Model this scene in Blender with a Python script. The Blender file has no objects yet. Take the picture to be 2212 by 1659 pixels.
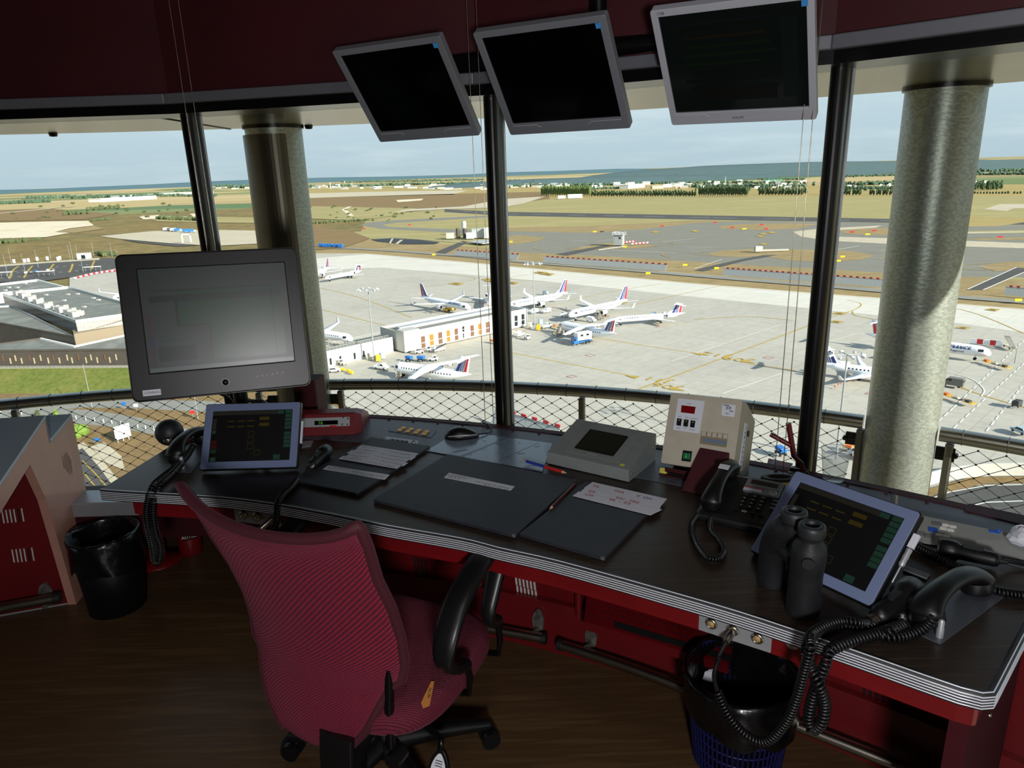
import bpy, bmesh, math, random
from mathutils import Vector, Matrix, Euler
from mathutils.geometry import tessellate_polygon
R = math.radians
C = bpy.context.scene.collection
scene = bpy.context.scene
rnd = random.Random(7)

# ------------------------------------------------------------------ camera
W, H, FOC = 2212, 1659, 1533.0
PITCH, ROLL, EYE = R(16.7), R(1.9), 1.74
cd = bpy.data.cameras.new('camera'); cam = bpy.data.objects.new('camera', cd); C.objects.link(cam)
cd.sensor_width = 36; cd.lens = 36 * FOC / W; cd.clip_start = .05; cd.clip_end = 80000
fw = Vector((0, math.cos(PITCH), -math.sin(PITCH))); r0 = Vector((1, 0, 0)); u0 = r0.cross(fw)
rt = math.cos(ROLL) * r0 - math.sin(ROLL) * u0; up = math.sin(ROLL) * r0 + math.cos(ROLL) * u0
eye = Vector((0, 0, EYE))
cam.matrix_world = Matrix.Translation(eye) @ Matrix((rt, up, -fw)).transposed().to_4x4()
scene.camera = cam

# ------------------------------------------------------------------ sky, sun, lamp, exposure
SUN = Vector((math.sin(R(132)) * math.cos(R(22.5)), math.cos(R(132)) * math.cos(R(22.5)), math.sin(R(22.5))))
def lin(h):
    if not isinstance(h, str): return tuple(h) + ((1,) if len(h) == 3 else ())
    h = h.lstrip('#'); v = [int(h[i:i + 2], 16) / 255 for i in (0, 2, 4)]
    return tuple(x / 12.92 if x <= .04045 else ((x + .055) / 1.055) ** 2.4 for x in v) + (1,)
wd = bpy.data.worlds.new('sky'); scene.world = wd; wd.use_nodes = True
nt = wd.node_tree; N = nt.nodes; L = nt.links; N.clear()
wo = N.new('ShaderNodeOutputWorld'); bg = N.new('ShaderNodeBackground'); L.new(bg.outputs[0], wo.inputs[0])
tc = N.new('ShaderNodeTexCoord'); sp = N.new('ShaderNodeSeparateXYZ'); L.new(tc.outputs['Generated'], sp.inputs[0])
cr = N.new('ShaderNodeValToRGB'); L.new(sp.outputs[2], cr.inputs[0])
e = cr.color_ramp.elements; e[0].position = 0; e[0].color = lin('a9bbc6'); e[1].position = 1; e[1].color = lin('7f9cbd')
for p_, c_ in ((.05, 'b0c2ce'), (.10, 'bccbd5'), (.2, 'bccedb'), (.45, '98b1cb')): k = e.new(p_); k.color = lin(c_)
mp = N.new('ShaderNodeMapping'); mp.inputs['Scale'].default_value = (1.6, 1.6, 14); L.new(tc.outputs['Generated'], mp.inputs[0])
nz = N.new('ShaderNodeTexNoise'); nz.inputs['Scale'].default_value = 2.6; nz.inputs['Detail'].default_value = 6; nz.inputs['Roughness'].default_value = .6
L.new(mp.outputs[0], nz.inputs['Vector'])
cl = N.new('ShaderNodeValToRGB'); L.new(nz.outputs[0], cl.inputs[0]); cl.color_ramp.elements[0].position = .48; cl.color_ramp.elements[1].position = .8
cl.color_ramp.elements[0].color = (0, 0, 0, 1); cl.color_ramp.elements[1].color = (.5, .5, .5, 1)
mx = N.new('ShaderNodeMix'); mx.data_type = 'RGBA'; L.new(cl.outputs[0], mx.inputs[0]); L.new(cr.outputs[0], mx.inputs[6]); mx.inputs[7].default_value = lin('d3dce0')
L.new(mx.outputs[2], bg.inputs[0]); bg.inputs[1].default_value = 1.38
sd = bpy.data.lights.new('sun', 'SUN'); sd.energy = 11; sd.angle = R(.6); sd.color = (1, .95, .86)
so = bpy.data.objects.new('sun', sd); C.objects.link(so); so.rotation_euler = SUN.to_track_quat('Z', 'Y').to_euler()
vs = scene.view_settings; vs.view_transform = 'Standard'; vs.look = 'None'; vs.exposure = 0.0; vs.gamma = 1; vs.use_curve_mapping = False
scene.display_settings.display_device = 'sRGB'
try:
    cy = scene.cycles; cy.max_bounces = 7; cy.diffuse_bounces = 3; cy.glossy_bounces = 3; cy.transmission_bounces = 4; cy.transparent_max_bounces = 16
    cy.caustics_reflective = False; cy.caustics_refractive = False; cy.sample_clamp_indirect = 4; cy.use_denoising = True
except Exception: pass

# ------------------------------------------------------------------ from the photo to the place
def ray(px, py): return fw * FOC + rt * (px - W / 2) - up * (py - H / 2)
def U(px, py, z):                                   # the point at height z
    d = ray(px, py); return eye + d * ((z - EYE) / d.z)
def UP(px, py, p, n):                               # the point on a plane
    d = ray(px, py); p = Vector(p); n = Vector(n); return eye + d * (n.dot(p - eye) / n.dot(d))
CAB = Vector((-1.59, -1.63, 0))                     # the tower's axis
def UR(px, py, rad):                                # the point on a cylinder about the tower's axis
    d = ray(px, py); c = CAB.xy; a = d.xy.dot(d.xy); b = -2 * c.dot(d.xy); k = c.dot(c) - rad * rad
    return eye + d * ((-b + math.sqrt(b * b - 4 * a * k)) / (2 * a))
def UD(px, py, dist):                               # the point at a horizontal distance
    d = ray(px, py); return eye + d * (dist / d.xy.length)

# ------------------------------------------------------------------ objects
def tag(o, label=None, cat=None, group=None, kind=None):
    if label: o['label'] = label
    if cat: o['category'] = cat
    if group: o['group'] = group
    if kind: o['kind'] = kind
    return o
def thing(name, label, cat, loc=(0, 0, 0), rz=0, group=None):
    o = bpy.data.objects.new(name, None); C.objects.link(o); o.location = loc; o.rotation_euler = (0, 0, rz); o.empty_display_size = .1
    return tag(o, label, cat, group)
def loc_m(o): return Matrix.LocRotScale(o.location, o.rotation_euler, o.scale)
def world_m(o): return (world_m(o.parent) @ o.matrix_parent_inverse @ loc_m(o)) if o.parent else loc_m(o)
def hook(o, parent, local=False):
    if parent:
        o.parent = parent
        if not local: o.matrix_parent_inverse = world_m(parent).inverted()
    return o
def copy_tree(o, parent=None, root=True):
    c = o.copy(); C.objects.link(c)
    if parent is not None: c.parent = parent
    for ch in kids.get(o.name, ()): copy_tree(ch, c, False)
    return c
kids = {}
def build_kids():
    kids.clear()
    for o in C.objects:
        if o.parent: kids.setdefault(o.parent.name, []).append(o)

class MB:
    def __init__(s): s.v = []; s.f = []; s.mi = []; s.sm = []; s.M = Matrix.Identity(4)
    def add(s, vs, fs, mi=0, sm=False):
        b = len(s.v); s.v += [tuple(s.M @ Vector(p)) for p in vs]
        for f in fs: s.f.append(tuple(b + i for i in f)); s.mi.append(mi); s.sm.append(sm)
        return s
    def quad(s, a, b, c, d, mi=0): return s.add([a, b, c, d], [(0, 1, 2, 3)], mi)
    def box(s, c, d, mi=0, rot=None):
        x, y, z = d[0] / 2, d[1] / 2, d[2] / 2
        vs = [Vector((i * x, j * y, k * z)) for k in (-1, 1) for j in (-1, 1) for i in (-1, 1)]
        if rot is not None: vs = [rot @ p for p in vs]
        return s.add([Vector(c) + p for p in vs], [(0, 2, 3, 1), (4, 5, 7, 6), (0, 1, 5, 4), (2, 6, 7, 3), (0, 4, 6, 2), (1, 3, 7, 5)], mi)
    def prism(s, poly, z0, z1, mi=0, top=True, bot=True):
        n = len(poly); P = [Vector((p[0], p[1], 0)) for p in poly]
        if sum(P[i].x * P[(i + 1) % n].y - P[(i + 1) % n].x * P[i].y for i in range(n)) < 0: P.reverse()
        tri = tessellate_polygon([P]); fs = []
        def up_(t): a, b, c = (P[i] for i in t); return t if (b - a).cross(c - a).z > 0 else (t[0], t[2], t[1])
        tri = [up_(t) for t in tri]
        if bot: fs += [tuple(reversed(t)) for t in tri]
        if top: fs += [tuple(i + n for i in t) for t in tri]
        fs += [(i, (i + 1) % n, n + (i + 1) % n, n + i) for i in range(n)]
        return s.add([(p.x, p.y, z0) for p in P] + [(p.x, p.y, z1) for p in P], fs, mi)
    def loft(s, rings, cap=True, mi=0, sm=True, closed=False):
        n = len(rings[0]); vs = [p for r_ in rings for p in r_]; fs = []
        m = len(rings)
        for i in range(m if closed else m - 1):
            for j in range(n):
                a, b = i * n, ((i + 1) % m) * n
                fs.append((a + j, a + (j + 1) % n, b + (j + 1) % n, b + j))
        s.add(vs, fs, mi, sm)
        if cap and not closed: s.add(rings[0], [tuple(reversed(range(n)))], mi); s.add(rings[-1], [tuple(range(n))], mi)
        return s
    def tube(s, pts, r_, n=8, cap=True, closed=False, mi=0, sec=None, upv=None):
        P = [Vector(p) for p in pts]; m = len(P); rings = []; nrm = None
        for i in range(m):
            t = (P[(i + 1) % m] - P[i - 1]) if closed else (P[min(i + 1, m - 1)] - P[max(i - 1, 0)])
            if t.length < 1e-9: t = Vector((0, 0, 1))
            t.normalize()
            if upv is not None: nrm = Vector(upv) - t * t.dot(Vector(upv)); nrm.normalize()
            elif nrm is None:
                nrm = t.orthogonal().normalized()
            else:
                nrm = nrm - t * t.dot(nrm)
                if nrm.length < 1e-6: nrm = t.orthogonal()
                nrm.normalize()
            b = t.cross(nrm); k = r_[i] if isinstance(r_, (list, tuple)) else r_
            if sec: rings.append([P[i] + (nrm * q[0] + b * q[1]) * k for q in sec])
            else: rings.append([P[i] + (nrm * math.cos(2 * math.pi * j / n) + b * math.sin(2 * math.pi * j / n)) * k for j in range(n)])
        return s.loft(rings, cap, mi, True, closed)
    def lathe(s, prof, n=24, mi=0, axis=None, cap=True):
        M_ = axis or Matrix.Identity(4)
        rings = [[M_ @ Vector((r_ * math.cos(2 * math.pi * j / n), r_ * math.sin(2 * math.pi * j / n), z)) for j in range(n)] for r_, z in prof]
        return s.loft(rings, cap, mi)
    def ball(s, c, d, nu=16, nv=10, mi=0):
        c = Vector(c); d = (d, d, d) if not hasattr(d, '__len__') else d
        rings = [[c + Vector((d[0] * math.sin(math.pi * i / nv) * math.cos(2 * math.pi * j / nu), d[1] * math.sin(math.pi * i / nv) * math.sin(2 * math.pi * j / nu), -d[2] * math.cos(math.pi * i / nv))) for j in range(nu)] for i in range(1, nv)]
        b = [c + Vector((0, 0, -d[2]))] ; t = [c + Vector((0, 0, d[2]))]
        n = nu; vs = b + [p for r_ in rings for p in r_] + t; fs = []
        for j in range(n): fs.append((0, 1 + (j + 1) % n, 1 + j)); 
        for i in range(nv - 2):
            for j in range(n): a = 1 + i * n; fs.append((a + j, a + (j + 1) % n, a + n + (j + 1) % n, a + n + j))
        a = 1 + (nv - 2) * n
        for j in range(n): fs.append((a + j, a + (j + 1) % n, len(vs) - 1))
        return s.add(vs, fs, mi, True)
    def plate(s, w, h, z0, z1, rad=.01, mi=0, hole=None, seg=4):     # rounded rectangle in local XY
        return s.prism(rrect(w, h, rad, seg), z0, z1, mi)
    def ring(s, outer, inner, z0, z1, mi=0):          # frame between two equal-length loops
        n = len(outer); vs = [(p[0], p[1], z) for z in (z0, z1) for p in outer] + [(p[0], p[1], z) for z in (z0, z1) for p in inner]; fs = []
        for i in range(n):
            j = (i + 1) % n
            fs += [(n + i, n + j, 3 * n + j, 3 * n + i), (j, i, 2 * n + i, 2 * n + j), (i, j, n + j, n + i), (2 * n + j, 2 * n + i, 3 * n + i, 3 * n + j)]
        return s.add(vs, fs, mi)
    def build(s, name, mats, parent=None, bevel=0, sub=0, local=False, weld=False, seg=2):
        me = bpy.data.meshes.new(name); me.from_pydata(s.v, [], s.f)
        for m_ in (mats if isinstance(mats, (list, tuple)) else [mats]): me.materials.append(m_)
        me.polygons.foreach_set('material_index', s.mi); me.polygons.foreach_set('use_smooth', s.sm); me.update()
        o = bpy.data.objects.new(name, me); C.objects.link(o); hook(o, parent, local)
        if weld: w_ = o.modifiers.new('weld', 'WELD'); w_.merge_threshold = 1e-4
        if bevel:
            b = o.modifiers.new('bevel', 'BEVEL'); b.width = bevel; b.segments = seg; b.limit_method = 'ANGLE'; b.angle_limit = R(40); b.harden_normals = False
        if sub: q = o.modifiers.new('sub', 'SUBSURF'); q.levels = q.render_levels = sub
        return o
def rrect(w, h, rad, seg=4, cx=0, cy=0):
    out = []
    for qx, qy, a0 in ((1, 1, 0), (-1, 1, 90), (-1, -1, 180), (1, -1, 270)):
        for i in range(seg + 1):
            a = R(a0 + 90 * i / seg); out.append((cx + qx * (w / 2 - rad) + rad * math.cos(a), cy + qy * (h / 2 - rad) + rad * math.sin(a)))
    return out
def frame(o, x, n):                                  # matrix with X along x, Z along n
    z = Vector(n).normalized(); x = Vector(x); x = (x - z * z.dot(x)).normalized(); y = z.cross(x)
    return Matrix.Translation(Vector(o)) @ Matrix((x, y, z)).transposed().to_4x4()
def flat(p, ang, z=None):                            # matrix on a level surface, X turned by ang
    return Matrix.Translation(Vector(p)) @ Matrix.Rotation(ang, 4, 'Z')
def smooth(pts, n=8, closed=False):                  # Catmull-Rom
    P = [Vector(p) for p in pts]; m = len(P); out = []
    for i in range(m if closed else m - 1):
        a, b, c, d = ((P[(i - 1) % m], P[i], P[(i + 1) % m], P[(i + 2) % m]) if closed else (P[max(i - 1, 0)], P[i], P[i + 1], P[min(i + 2, m - 1)]))
        for k in range(n):
            t = k / n; out.append(.5 * ((2 * b) + (c - a) * t + (2 * a - 5 * b + 4 * c - d) * t * t + (3 * b - a - 3 * c + d) * t ** 3))
    if not closed: out.append(P[-1])
    return out
def coil(mb, pts, rad, r_, pitch, seg=9, n=5, mi=0):  # a coiled cord along a path
    P = smooth(pts, 24); ln = [0]
    for a, b in zip(P, P[1:]): ln.append(ln[-1] + (b - a).length)
    tot = ln[-1]; k = int(tot / pitch * seg); out = []; j = 0; nrm = None
    for i in range(k + 1):
        s_ = tot * i / k
        while j < len(P) - 2 and ln[j + 1] < s_: j += 1
        q = P[j].lerp(P[j + 1], (s_ - ln[j]) / max(ln[j + 1] - ln[j], 1e-9)); t = (P[min(j + 2, len(P) - 1)] - P[max(j - 1, 0)]).normalized()
        nrm = (t.orthogonal() if nrm is None else nrm - t * t.dot(nrm)).normalized(); b = t.cross(nrm); a = 2 * math.pi * i / seg
        out.append(q + (nrm * math.cos(a) + b * math.sin(a)) * rad)
    mb.tube(out, r_, n, mi=mi)
    return mb
def text(name, s_, size, M_, m, parent, ext=.0003, align='CENTER', sx=1.0):
    cu = bpy.data.curves.new(name, 'FONT'); cu.body = s_; cu.size = size; cu.extrude = ext; cu.align_x = align; cu.align_y = 'CENTER'; cu.space_character = 1; cu.resolution_u = 3
    cu.materials.append(m); t = bpy.data.objects.new(name, cu); C.objects.link(t)
    bpy.context.view_layer.update(); me = bpy.data.meshes.new_from_object(t.evaluated_get(bpy.context.evaluated_depsgraph_get())); me.name = name
    bpy.data.objects.remove(t); bpy.data.curves.remove(cu); me.transform(M_ @ Matrix.Diagonal((sx, 1, 1, 1)))
    if not me.materials: me.materials.append(m)
    t = bpy.data.objects.new(name, me); C.objects.link(t); hook(t, parent)
    return t

# ------------------------------------------------------------------ materials
mats = {}
def mat(name, col, rough=.5, metal=0, spec=.5, c2=None, scale=5, detail=4, stretch=None, lo=.35, hi=.65, bump=0, bscale=None, emit=None, estr=1, coat=0, rotz=0, coord='Object'):
    m = bpy.data.materials.new(name); m.use_nodes = True; nt = m.node_tree; N = nt.nodes; L = nt.links; b = N['Principled BSDF']
    b.inputs['Base Color'].default_value = lin(col); b.inputs['Roughness'].default_value = rough; b.inputs['Metallic'].default_value = metal
    b.inputs['Specular IOR Level'].default_value = spec; b.inputs['Coat Weight'].default_value = coat; b.inputs['Coat Roughness'].default_value = .08
    if c2 or bump:
        tc = N.new('ShaderNodeTexCoord'); mp = N.new('ShaderNodeMapping'); L.new(tc.outputs[coord], mp.inputs[0]); mp.inputs['Scale'].default_value = stretch or (1, 1, 1); mp.inputs['Rotation'].default_value = (0, 0, rotz)
        nz = N.new('ShaderNodeTexNoise'); nz.inputs['Scale'].default_value = scale; nz.inputs['Detail'].default_value = detail; L.new(mp.outputs[0], nz.inputs['Vector'])
        if c2:
            cr = N.new('ShaderNodeValToRGB'); L.new(nz.outputs[0], cr.inputs[0]); e = cr.color_ramp.elements
            cs = c2 if isinstance(c2, (list, tuple)) and isinstance(c2[0], str) else [c2]; al = [col] + list(cs)
            e[0].position = lo; e[0].color = lin(al[0]); e[1].position = hi; e[1].color = lin(al[-1])
            for i in range(1, len(al) - 1): k = e.new(lo + (hi - lo) * i / (len(al) - 1)); k.color = lin(al[i])
            L.new(cr.outputs[0], b.inputs['Base Color'])
        if bump:
            bn = N.new('ShaderNodeBump'); bn.inputs['Strength'].default_value = bump; bn.inputs['Distance'].default_value = .01
            if bscale: n2 = N.new('ShaderNodeTexNoise'); n2.inputs['Scale'].default_value = bscale; n2.inputs['Detail'].default_value = 3; L.new(mp.outputs[0], n2.inputs['Vector']); L.new(n2.outputs[0], bn.inputs['Height'])
            else: L.new(nz.outputs[0], bn.inputs['Height'])
            L.new(bn.outputs[0], b.inputs['Normal'])
    if emit: b.inputs['Emission Color'].default_value = lin(emit); b.inputs['Emission Strength'].default_value = estr
    mats[name] = m
    return m
def glass_mat(name, tint, spec=.5, body=0, bodycol='ffffff'):
    m = bpy.data.materials.new(name); m.use_nodes = True; nt = m.node_tree; N = nt.nodes; L = nt.links; N.clear()
    o = N.new('ShaderNodeOutputMaterial'); t = N.new('ShaderNodeBsdfTransparent'); t.inputs[0].default_value = lin(tint)
    g = N.new('ShaderNodeBsdfGlossy'); g.inputs['Roughness'].default_value = .01; g.inputs[0].default_value = (spec, spec, spec, 1)
    lw = N.new('ShaderNodeLayerWeight'); lw.inputs[0].default_value = .5; pw = N.new('ShaderNodeMath'); pw.operation = 'POWER'; L.new(lw.outputs['Facing'], pw.inputs[0]); pw.inputs[1].default_value = 4.5; f = N.new('ShaderNodeMath'); f.operation = 'MULTIPLY_ADD'; L.new(pw.outputs[0], f.inputs[0]); f.inputs[1].default_value = .7; f.inputs[2].default_value = .035; x = N.new('ShaderNodeMixShader')
    L.new(f.outputs[0], x.inputs[0]); L.new(t.outputs[0], x.inputs[1]); L.new(g.outputs[0], x.inputs[2]); last = x
    if body:
        d = N.new('ShaderNodeBsdfDiffuse'); d.inputs[0].default_value = lin(bodycol); y = N.new('ShaderNodeMixShader'); y.inputs[0].default_value = body
        L.new(x.outputs[0], y.inputs[1]); L.new(d.outputs[0], y.inputs[2]); last = y
    L.new(last.outputs[0], o.inputs[0]); mats[name] = m
    return m
# ------------------------------------------------------------------ shared materials
mat('maroon', '3d0b14', .6, spec=.3, c2='340911', scale=3)
mat('red_paint', '720910', .42, c2='64080e', scale=6, coat=.15)
mat('console_red', '6a0c14', .4, spec=.5, c2='620b12', scale=5, coat=.2)
mat('alu', 'a9adb2', .4, .45); mat('grey_trim', '6a6e76', .5, .4); mat('steel', 'b5b0a4', .28, 1, c2='a49d8e', scale=8, stretch=(1, 1, 12))
mat('black_metal', '0c0d0f', .28, .3); mat('black_plastic', '0d0e10', .38); mat('black_matte', '0a0a0b', .7); mat('dark_rubber', '131415', .6)
mat('floorwood', '56412a', .4, c2=['4e3a25', '5e482f'], scale=3, stretch=(1, 14, 1), rotz=R(35), bump=.05)
mat('deskwood', '30261f', .36, c2=['251d19', '392e27'], scale=4, stretch=(1.2, 34, 1), rotz=R(32), detail=8, bump=.02)
mat('desk_grey', '565c66', .42, c2='4d535c', scale=40); mat('white', 'e6e6e2', .5); mat('paper', 'd9dde6', .7); mat('ink', '22242c', .7); mat('ink_red', 'b03a40', .7); mat('ink_blue', '2c3f8f', .6)
mat('dark_ceiling', '2c0d12', .7)
mat('soffit', '6f6546', .22, .88, c2=['655b3e', '786e50'], scale=2, stretch=(1, 3, 1), bump=.03)
mat('galv', '9ea298', .4, .62, c2=['92978e', 'abafa5', '999d94'], scale=44, stretch=(1, 1, 1.8), detail=8, lo=.3, hi=.7, bump=.12, bscale=45)
mat('cladding', '5c5446', .33, .5, c2='514a3d', scale=3)
mat('deckgrey', '6b6a66', .8)
mat('mullion_black', '050507', .32, 0, .35)
glass_mat('pane', 'f1f6f3', .8)

# ------------------------------------------------------------------ cab geometry: a 26-sided ring
def ringpt(a, r_): return Vector((CAB.x + r_ * math.sin(R(a)), CAB.y + r_ * math.cos(R(a)), 0))
ANG = [21.4 + 13.85 * (k - 2) for k in range(26)]; ANG[1] = 6.9; ANG[2] = 21.4; ANG[3] = 34.6
FL = .18; RW = 4.28; HEAD = 1.956; SILL = .55; CEIL = 2.95
def at(v, z): return Vector((v.x, v.y, z))
def ringpoly(r_, ks=range(26)): return [ringpt(ANG[k], r_) for k in ks]
def band(mb, r_in, r_out, z0, z1, ks, mi=0):          # straight facets between ring corners
    for k in ks:
        a, b = ANG[k % 26], ANG[(k + 1) % 26] + (360 if k % 26 == 25 else 0)
        q = [ringpt(a, r_in), ringpt(b, r_in), ringpt(b, r_out), ringpt(a, r_out)]
        mb.add([at(p, z) for z in (z0, z1) for p in q], [(3, 2, 1, 0), (4, 5, 6, 7), (0, 1, 5, 4), (1, 2, 6, 5), (2, 3, 7, 6), (3, 0, 4, 7)], mi)
    return mb
GLAZED = list(range(-5, 8)) + [10, 11]; SOLID = [k for k in range(26) if k not in [g % 26 for g in GLAZED]]
m = MB(); m.prism(ringpoly(RW + .4), -.25, FL); tag(m.build('floor', mats['floorwood']), kind='structure')
m = MB(); m.prism(ringpoly(RW + .1), CEIL, CEIL + .1); tag(m.build('ceiling', mats['dark_ceiling']), kind='structure')
m = band(MB(), RW + .32, RW + .4, FL - .01, .40, range(26)); band(m, RW - .08, RW + .4, .39, .41, range(26)); band(m, RW - .08, RW + .02, .41, SILL - .06, range(26)); tag(m.build('wall_parapet', mats['maroon']), kind='structure')
tag(band(MB(), RW - .08, RW + .1, SILL - .06, 2.04, SOLID).build('wall_rear', mats['maroon']), kind='structure')
tag(band(MB(), RW - .12, RW + .02, 2.016, CEIL, range(26)).build('wall_bulkhead', mats['maroon']), kind='structure')
tag(band(MB(), RW - .15, RW - .1205, 1.984, 2.015, range(26)).build('trim_header', mats['grey_trim'], bevel=.003), kind='structure')
tag(band(MB(), RW - .11, RW + .06, HEAD, 2.0150, range(26)).build('trim_head_frame', mats['black_metal']), kind='structure')
tag(band(MB(), RW - .085, RW + .04, SILL - .06, SILL, [k % 26 for k in GLAZED]).build('trim_sill', mats['alu'], bevel=.004), kind='structure')
for i, k in enumerate(GLAZED):
    a, b = ringpt(ANG[k % 26], RW), ringpt(ANG[(k + 1) % 26] + (360 if k % 26 == 25 else 0), RW)
    m = MB(); m.quad(at(a, SILL), at(b, SILL), at(b, HEAD), at(a, HEAD)); tag(m.build('window_%d' % (i + 1), mats['pane']), kind='structure')
for i, k in enumerate(sorted(set(list(GLAZED) + [g + 1 for g in GLAZED]))):
    a = R(ANG[k % 26]); m = MB(); m.M = Matrix.Translation(ringpt(ANG[k % 26], RW - .015)) @ Matrix.Rotation(-a, 4, 'Z')
    m.prism(rrect(.042, .062, .018, 5), SILL - .02, HEAD + .02); m.prism(rrect(.046, .01, .004, 2, 0, .022), SILL - .02, HEAD + .02)
    o = m.build('mullion', mats['mullion_black']); o['kind'] = 'structure'
    m = MB(); m.M = Matrix.Translation(ringpt(ANG[k % 26], RW - .015)) @ Matrix.Rotation(-a, 4, 'Z')
    m.prism(rrect(.046, .008, .002, 2, .004, .036), SILL, HEAD); o2 = m.build('glazing_bead', mats['alu'], o)
# ------------------------------------------------------------------ outside the glass: soffit, deck, pillars
def annulus(r0_, r1_, z0, z1, a0, a1, n):
    m = MB(); vs = []
    A = [a0 + (a1 - a0) * i / n for i in range(n + 1)]
    for a in A: vs += [at(ringpt(a, r0_), z0), at(ringpt(a, r1_), z0), at(ringpt(a, r1_), z1), at(ringpt(a, r0_), z1)]
    fs = []
    for i in range(n):
        for j in range(4): fs.append((i * 4 + j, i * 4 + (j + 1) % 4, i * 4 + 4 + (j + 1) % 4, i * 4 + 4 + j))
    return m.add(vs, fs)
m = annulus(RW + .03, 6.24, 2.04, 2.30, -180, 180, 96); sof = tag(m.build('soffit', mats['soffit']), kind='structure')
m = MB()
for i in range(-6, 14):
    a = 14.1 + 13.85 * i
    for r_, da in ((4.75, 0), (6.2, -3.2), (6.2, 3.6)): m.M = Matrix.Translation(at(ringpt(a + da, r_), 2.04)); m.lathe([(.0, -.02), (.02, -.018), (.026, 0)], 10)
m.build('soffit_bolts', mats['black_metal'], sof)
m = MB()
for i in range(-8, 14): a = 27.0 + 13.85 * i; p, q = ringpt(a, RW + .05), ringpt(a, 6.24); m.box(at((p + q) / 2, 2.038), ((q - p).length, .012, .006), rot=Matrix.Rotation(R(90 - a), 3, 'Z'))
m.build('panel_joint', mats['black_metal'], sof)
tag(annulus(RW + .12, 6.4, -.95, -.75, -180, 180, 72).build('floor_balcony', mats['deckgrey']), kind='structure')
PILR, PILL = Vector((1.975, 3.385, 0)), Vector((-1.375, 4.515, 0))
def pillar(p, r_, clad):
    m = MB(); m.M = Matrix.Translation(at(p, -.75)); m.lathe([(r_, 0), (r_, 2.78)], 48); o = tag(m.build('pillar', mats['galv']), kind='structure')
    m = MB(); m.M = Matrix.Translation(at(p, 2.03)); m.lathe([(r_ + .012, -.005), (r_ + .012, .012)], 40); m.build('pillar_collar', mats['black_metal'], o)
    if clad:
        m = MB(); n = 30; A = [R(clad[0] + (clad[1] - clad[0]) * i / n) for i in range(n + 1)]; vs = []
        for a in A:
            for rr in (r_ + .004, r_ + .014):
                for z in (-.75, 1.99): vs.append((p.x + rr * math.cos(a), p.y + rr * math.sin(a), z))
        fs = []
        for i in range(n):
            b = i * 4; c = b + 4; fs += [(b + 2, c + 2, c + 3, b + 3), (c, b, b + 1, c + 1), (b + 3, c + 3, c + 1, b + 1)]
        fs += [(0, 2, 3, 1), (n * 4 + 2, n * 4, n * 4 + 1, n * 4 + 3)]
        m.add(vs, fs, 0, False); m.build('cladding', mats['cladding'], o)
    return o
pillar(PILR, .163, None); pillar(PILL, .165, (120, 308))
# ------------------------------------------------------------------ balcony railings
RR, RZ = 6.15, .425
mat('wire', '3a3934', .5, .3); mat('post_steel', '77736a', .4, .6)
def railing(a0, a1, label, posts, ends):
    t = thing('balcony_railing', label, 'railing', at(ringpt((a0 + a1) / 2, RR), -.75), 0, 'balcony railings round the tower')
    n = max(6, int((a1 - a0) / 1.5)); P = [at(ringpt(a0 + (a1 - a0) * i / n, RR), RZ) for i in range(n + 1)]
    m = MB(); m.tube(P, .037, 24); m.build('handrail', mats['steel'], t)
    m = MB(); k = int((a1 - a0) / 1.72)
    for i in range(k):
        a = a0 + .9 + 1.72 * i; c = at(ringpt(a, RR), RZ); q = [c + Vector((0, 0, .0392 * math.cos(R(b)))) + (ringpt(a, RR + .0392 * math.sin(R(b))) - ringpt(a, RR)) for b in range(0, 360, 20)]
        m.tube(q, .0016, 5, closed=True)
    m.build('net_tie', mats['wire'], t).__setitem__('kind', 'stuff')
    for a in posts:
        m = MB(); p = ringpt(a, RR); m.M = Matrix.Translation(p) @ Matrix.Rotation(-R(a), 4, 'Z'); m.box((0, 0, (RZ - .04 - .75) / 2), (.036, .05, RZ - .04 + .75)); m.build('post', mats['post_steel'], t, bevel=.008)
    for a, s_ in ends:
        m = MB(); p = at(ringpt(a, RR), RZ - .1); m.M = Matrix.Translation(p) @ Matrix.Rotation(-R(a), 4, 'Z'); m.box((s_ * .045, 0, 0), (.085, .012, .07)); m.M = m.M @ Matrix.Rotation(R(90), 4, 'X'); m.lathe([(0, -.018), (.012, -.018), (.012, .018), (0, .018)], 10); m.build('bracket', mats['black_metal'], t, bevel=.002)
    # rhombic cable net with a ferrule at each crossing
    m = MB(); da = .53; dz = .072; b0, b1 = a0 + .5, a1 - .5; nz = 26; na = int((b1 - b0) / da)
    def q(i, j): return at(ringpt(b0 + da * i, RR), RZ - .055 - dz * j / 2)
    for s_ in (1, -1):
        for i0 in range(-nz, na + nz + 1, 2):
            pts = [q(i0 + s_ * j, j) for j in range(nz + 1) if 0 <= i0 + s_ * j <= na]
            if len(pts) > 1: m.tube(pts, .0017, 4)
    for j in range(nz + 1):
        for i in range(na + 1):
            if (i + j) % 2 == 0: m.ball(q(i, j), .0058, 6, 4)
    m.build('net', mats['wire'], t)
    return t
def angof(px, py): p = UR(px, py, RR) - CAB; return math.degrees(math.atan2(p.x, p.y))
aL, aR = math.degrees(math.atan2(PILL.x - CAB.x, PILL.y - CAB.y)), math.degrees(math.atan2(PILR.x - CAB.x, PILR.y - CAB.y))
g = 1.62
railing(aL - 33, aL - g, 'steel balcony railing with cable net, left of the brown clad pillar', [angof(32, 890), angof(32, 890) - 12, aL - 2.9], [(aL - 2.4, 1)])
railing(aL + g, aR - g, 'long curved steel balcony railing with cable net, between the two pillars', [angof(738, 870), angof(1257, 880), angof(1857, 945)], [(aL + 2.25, -1), (aR - 2.35, 1)])
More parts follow.
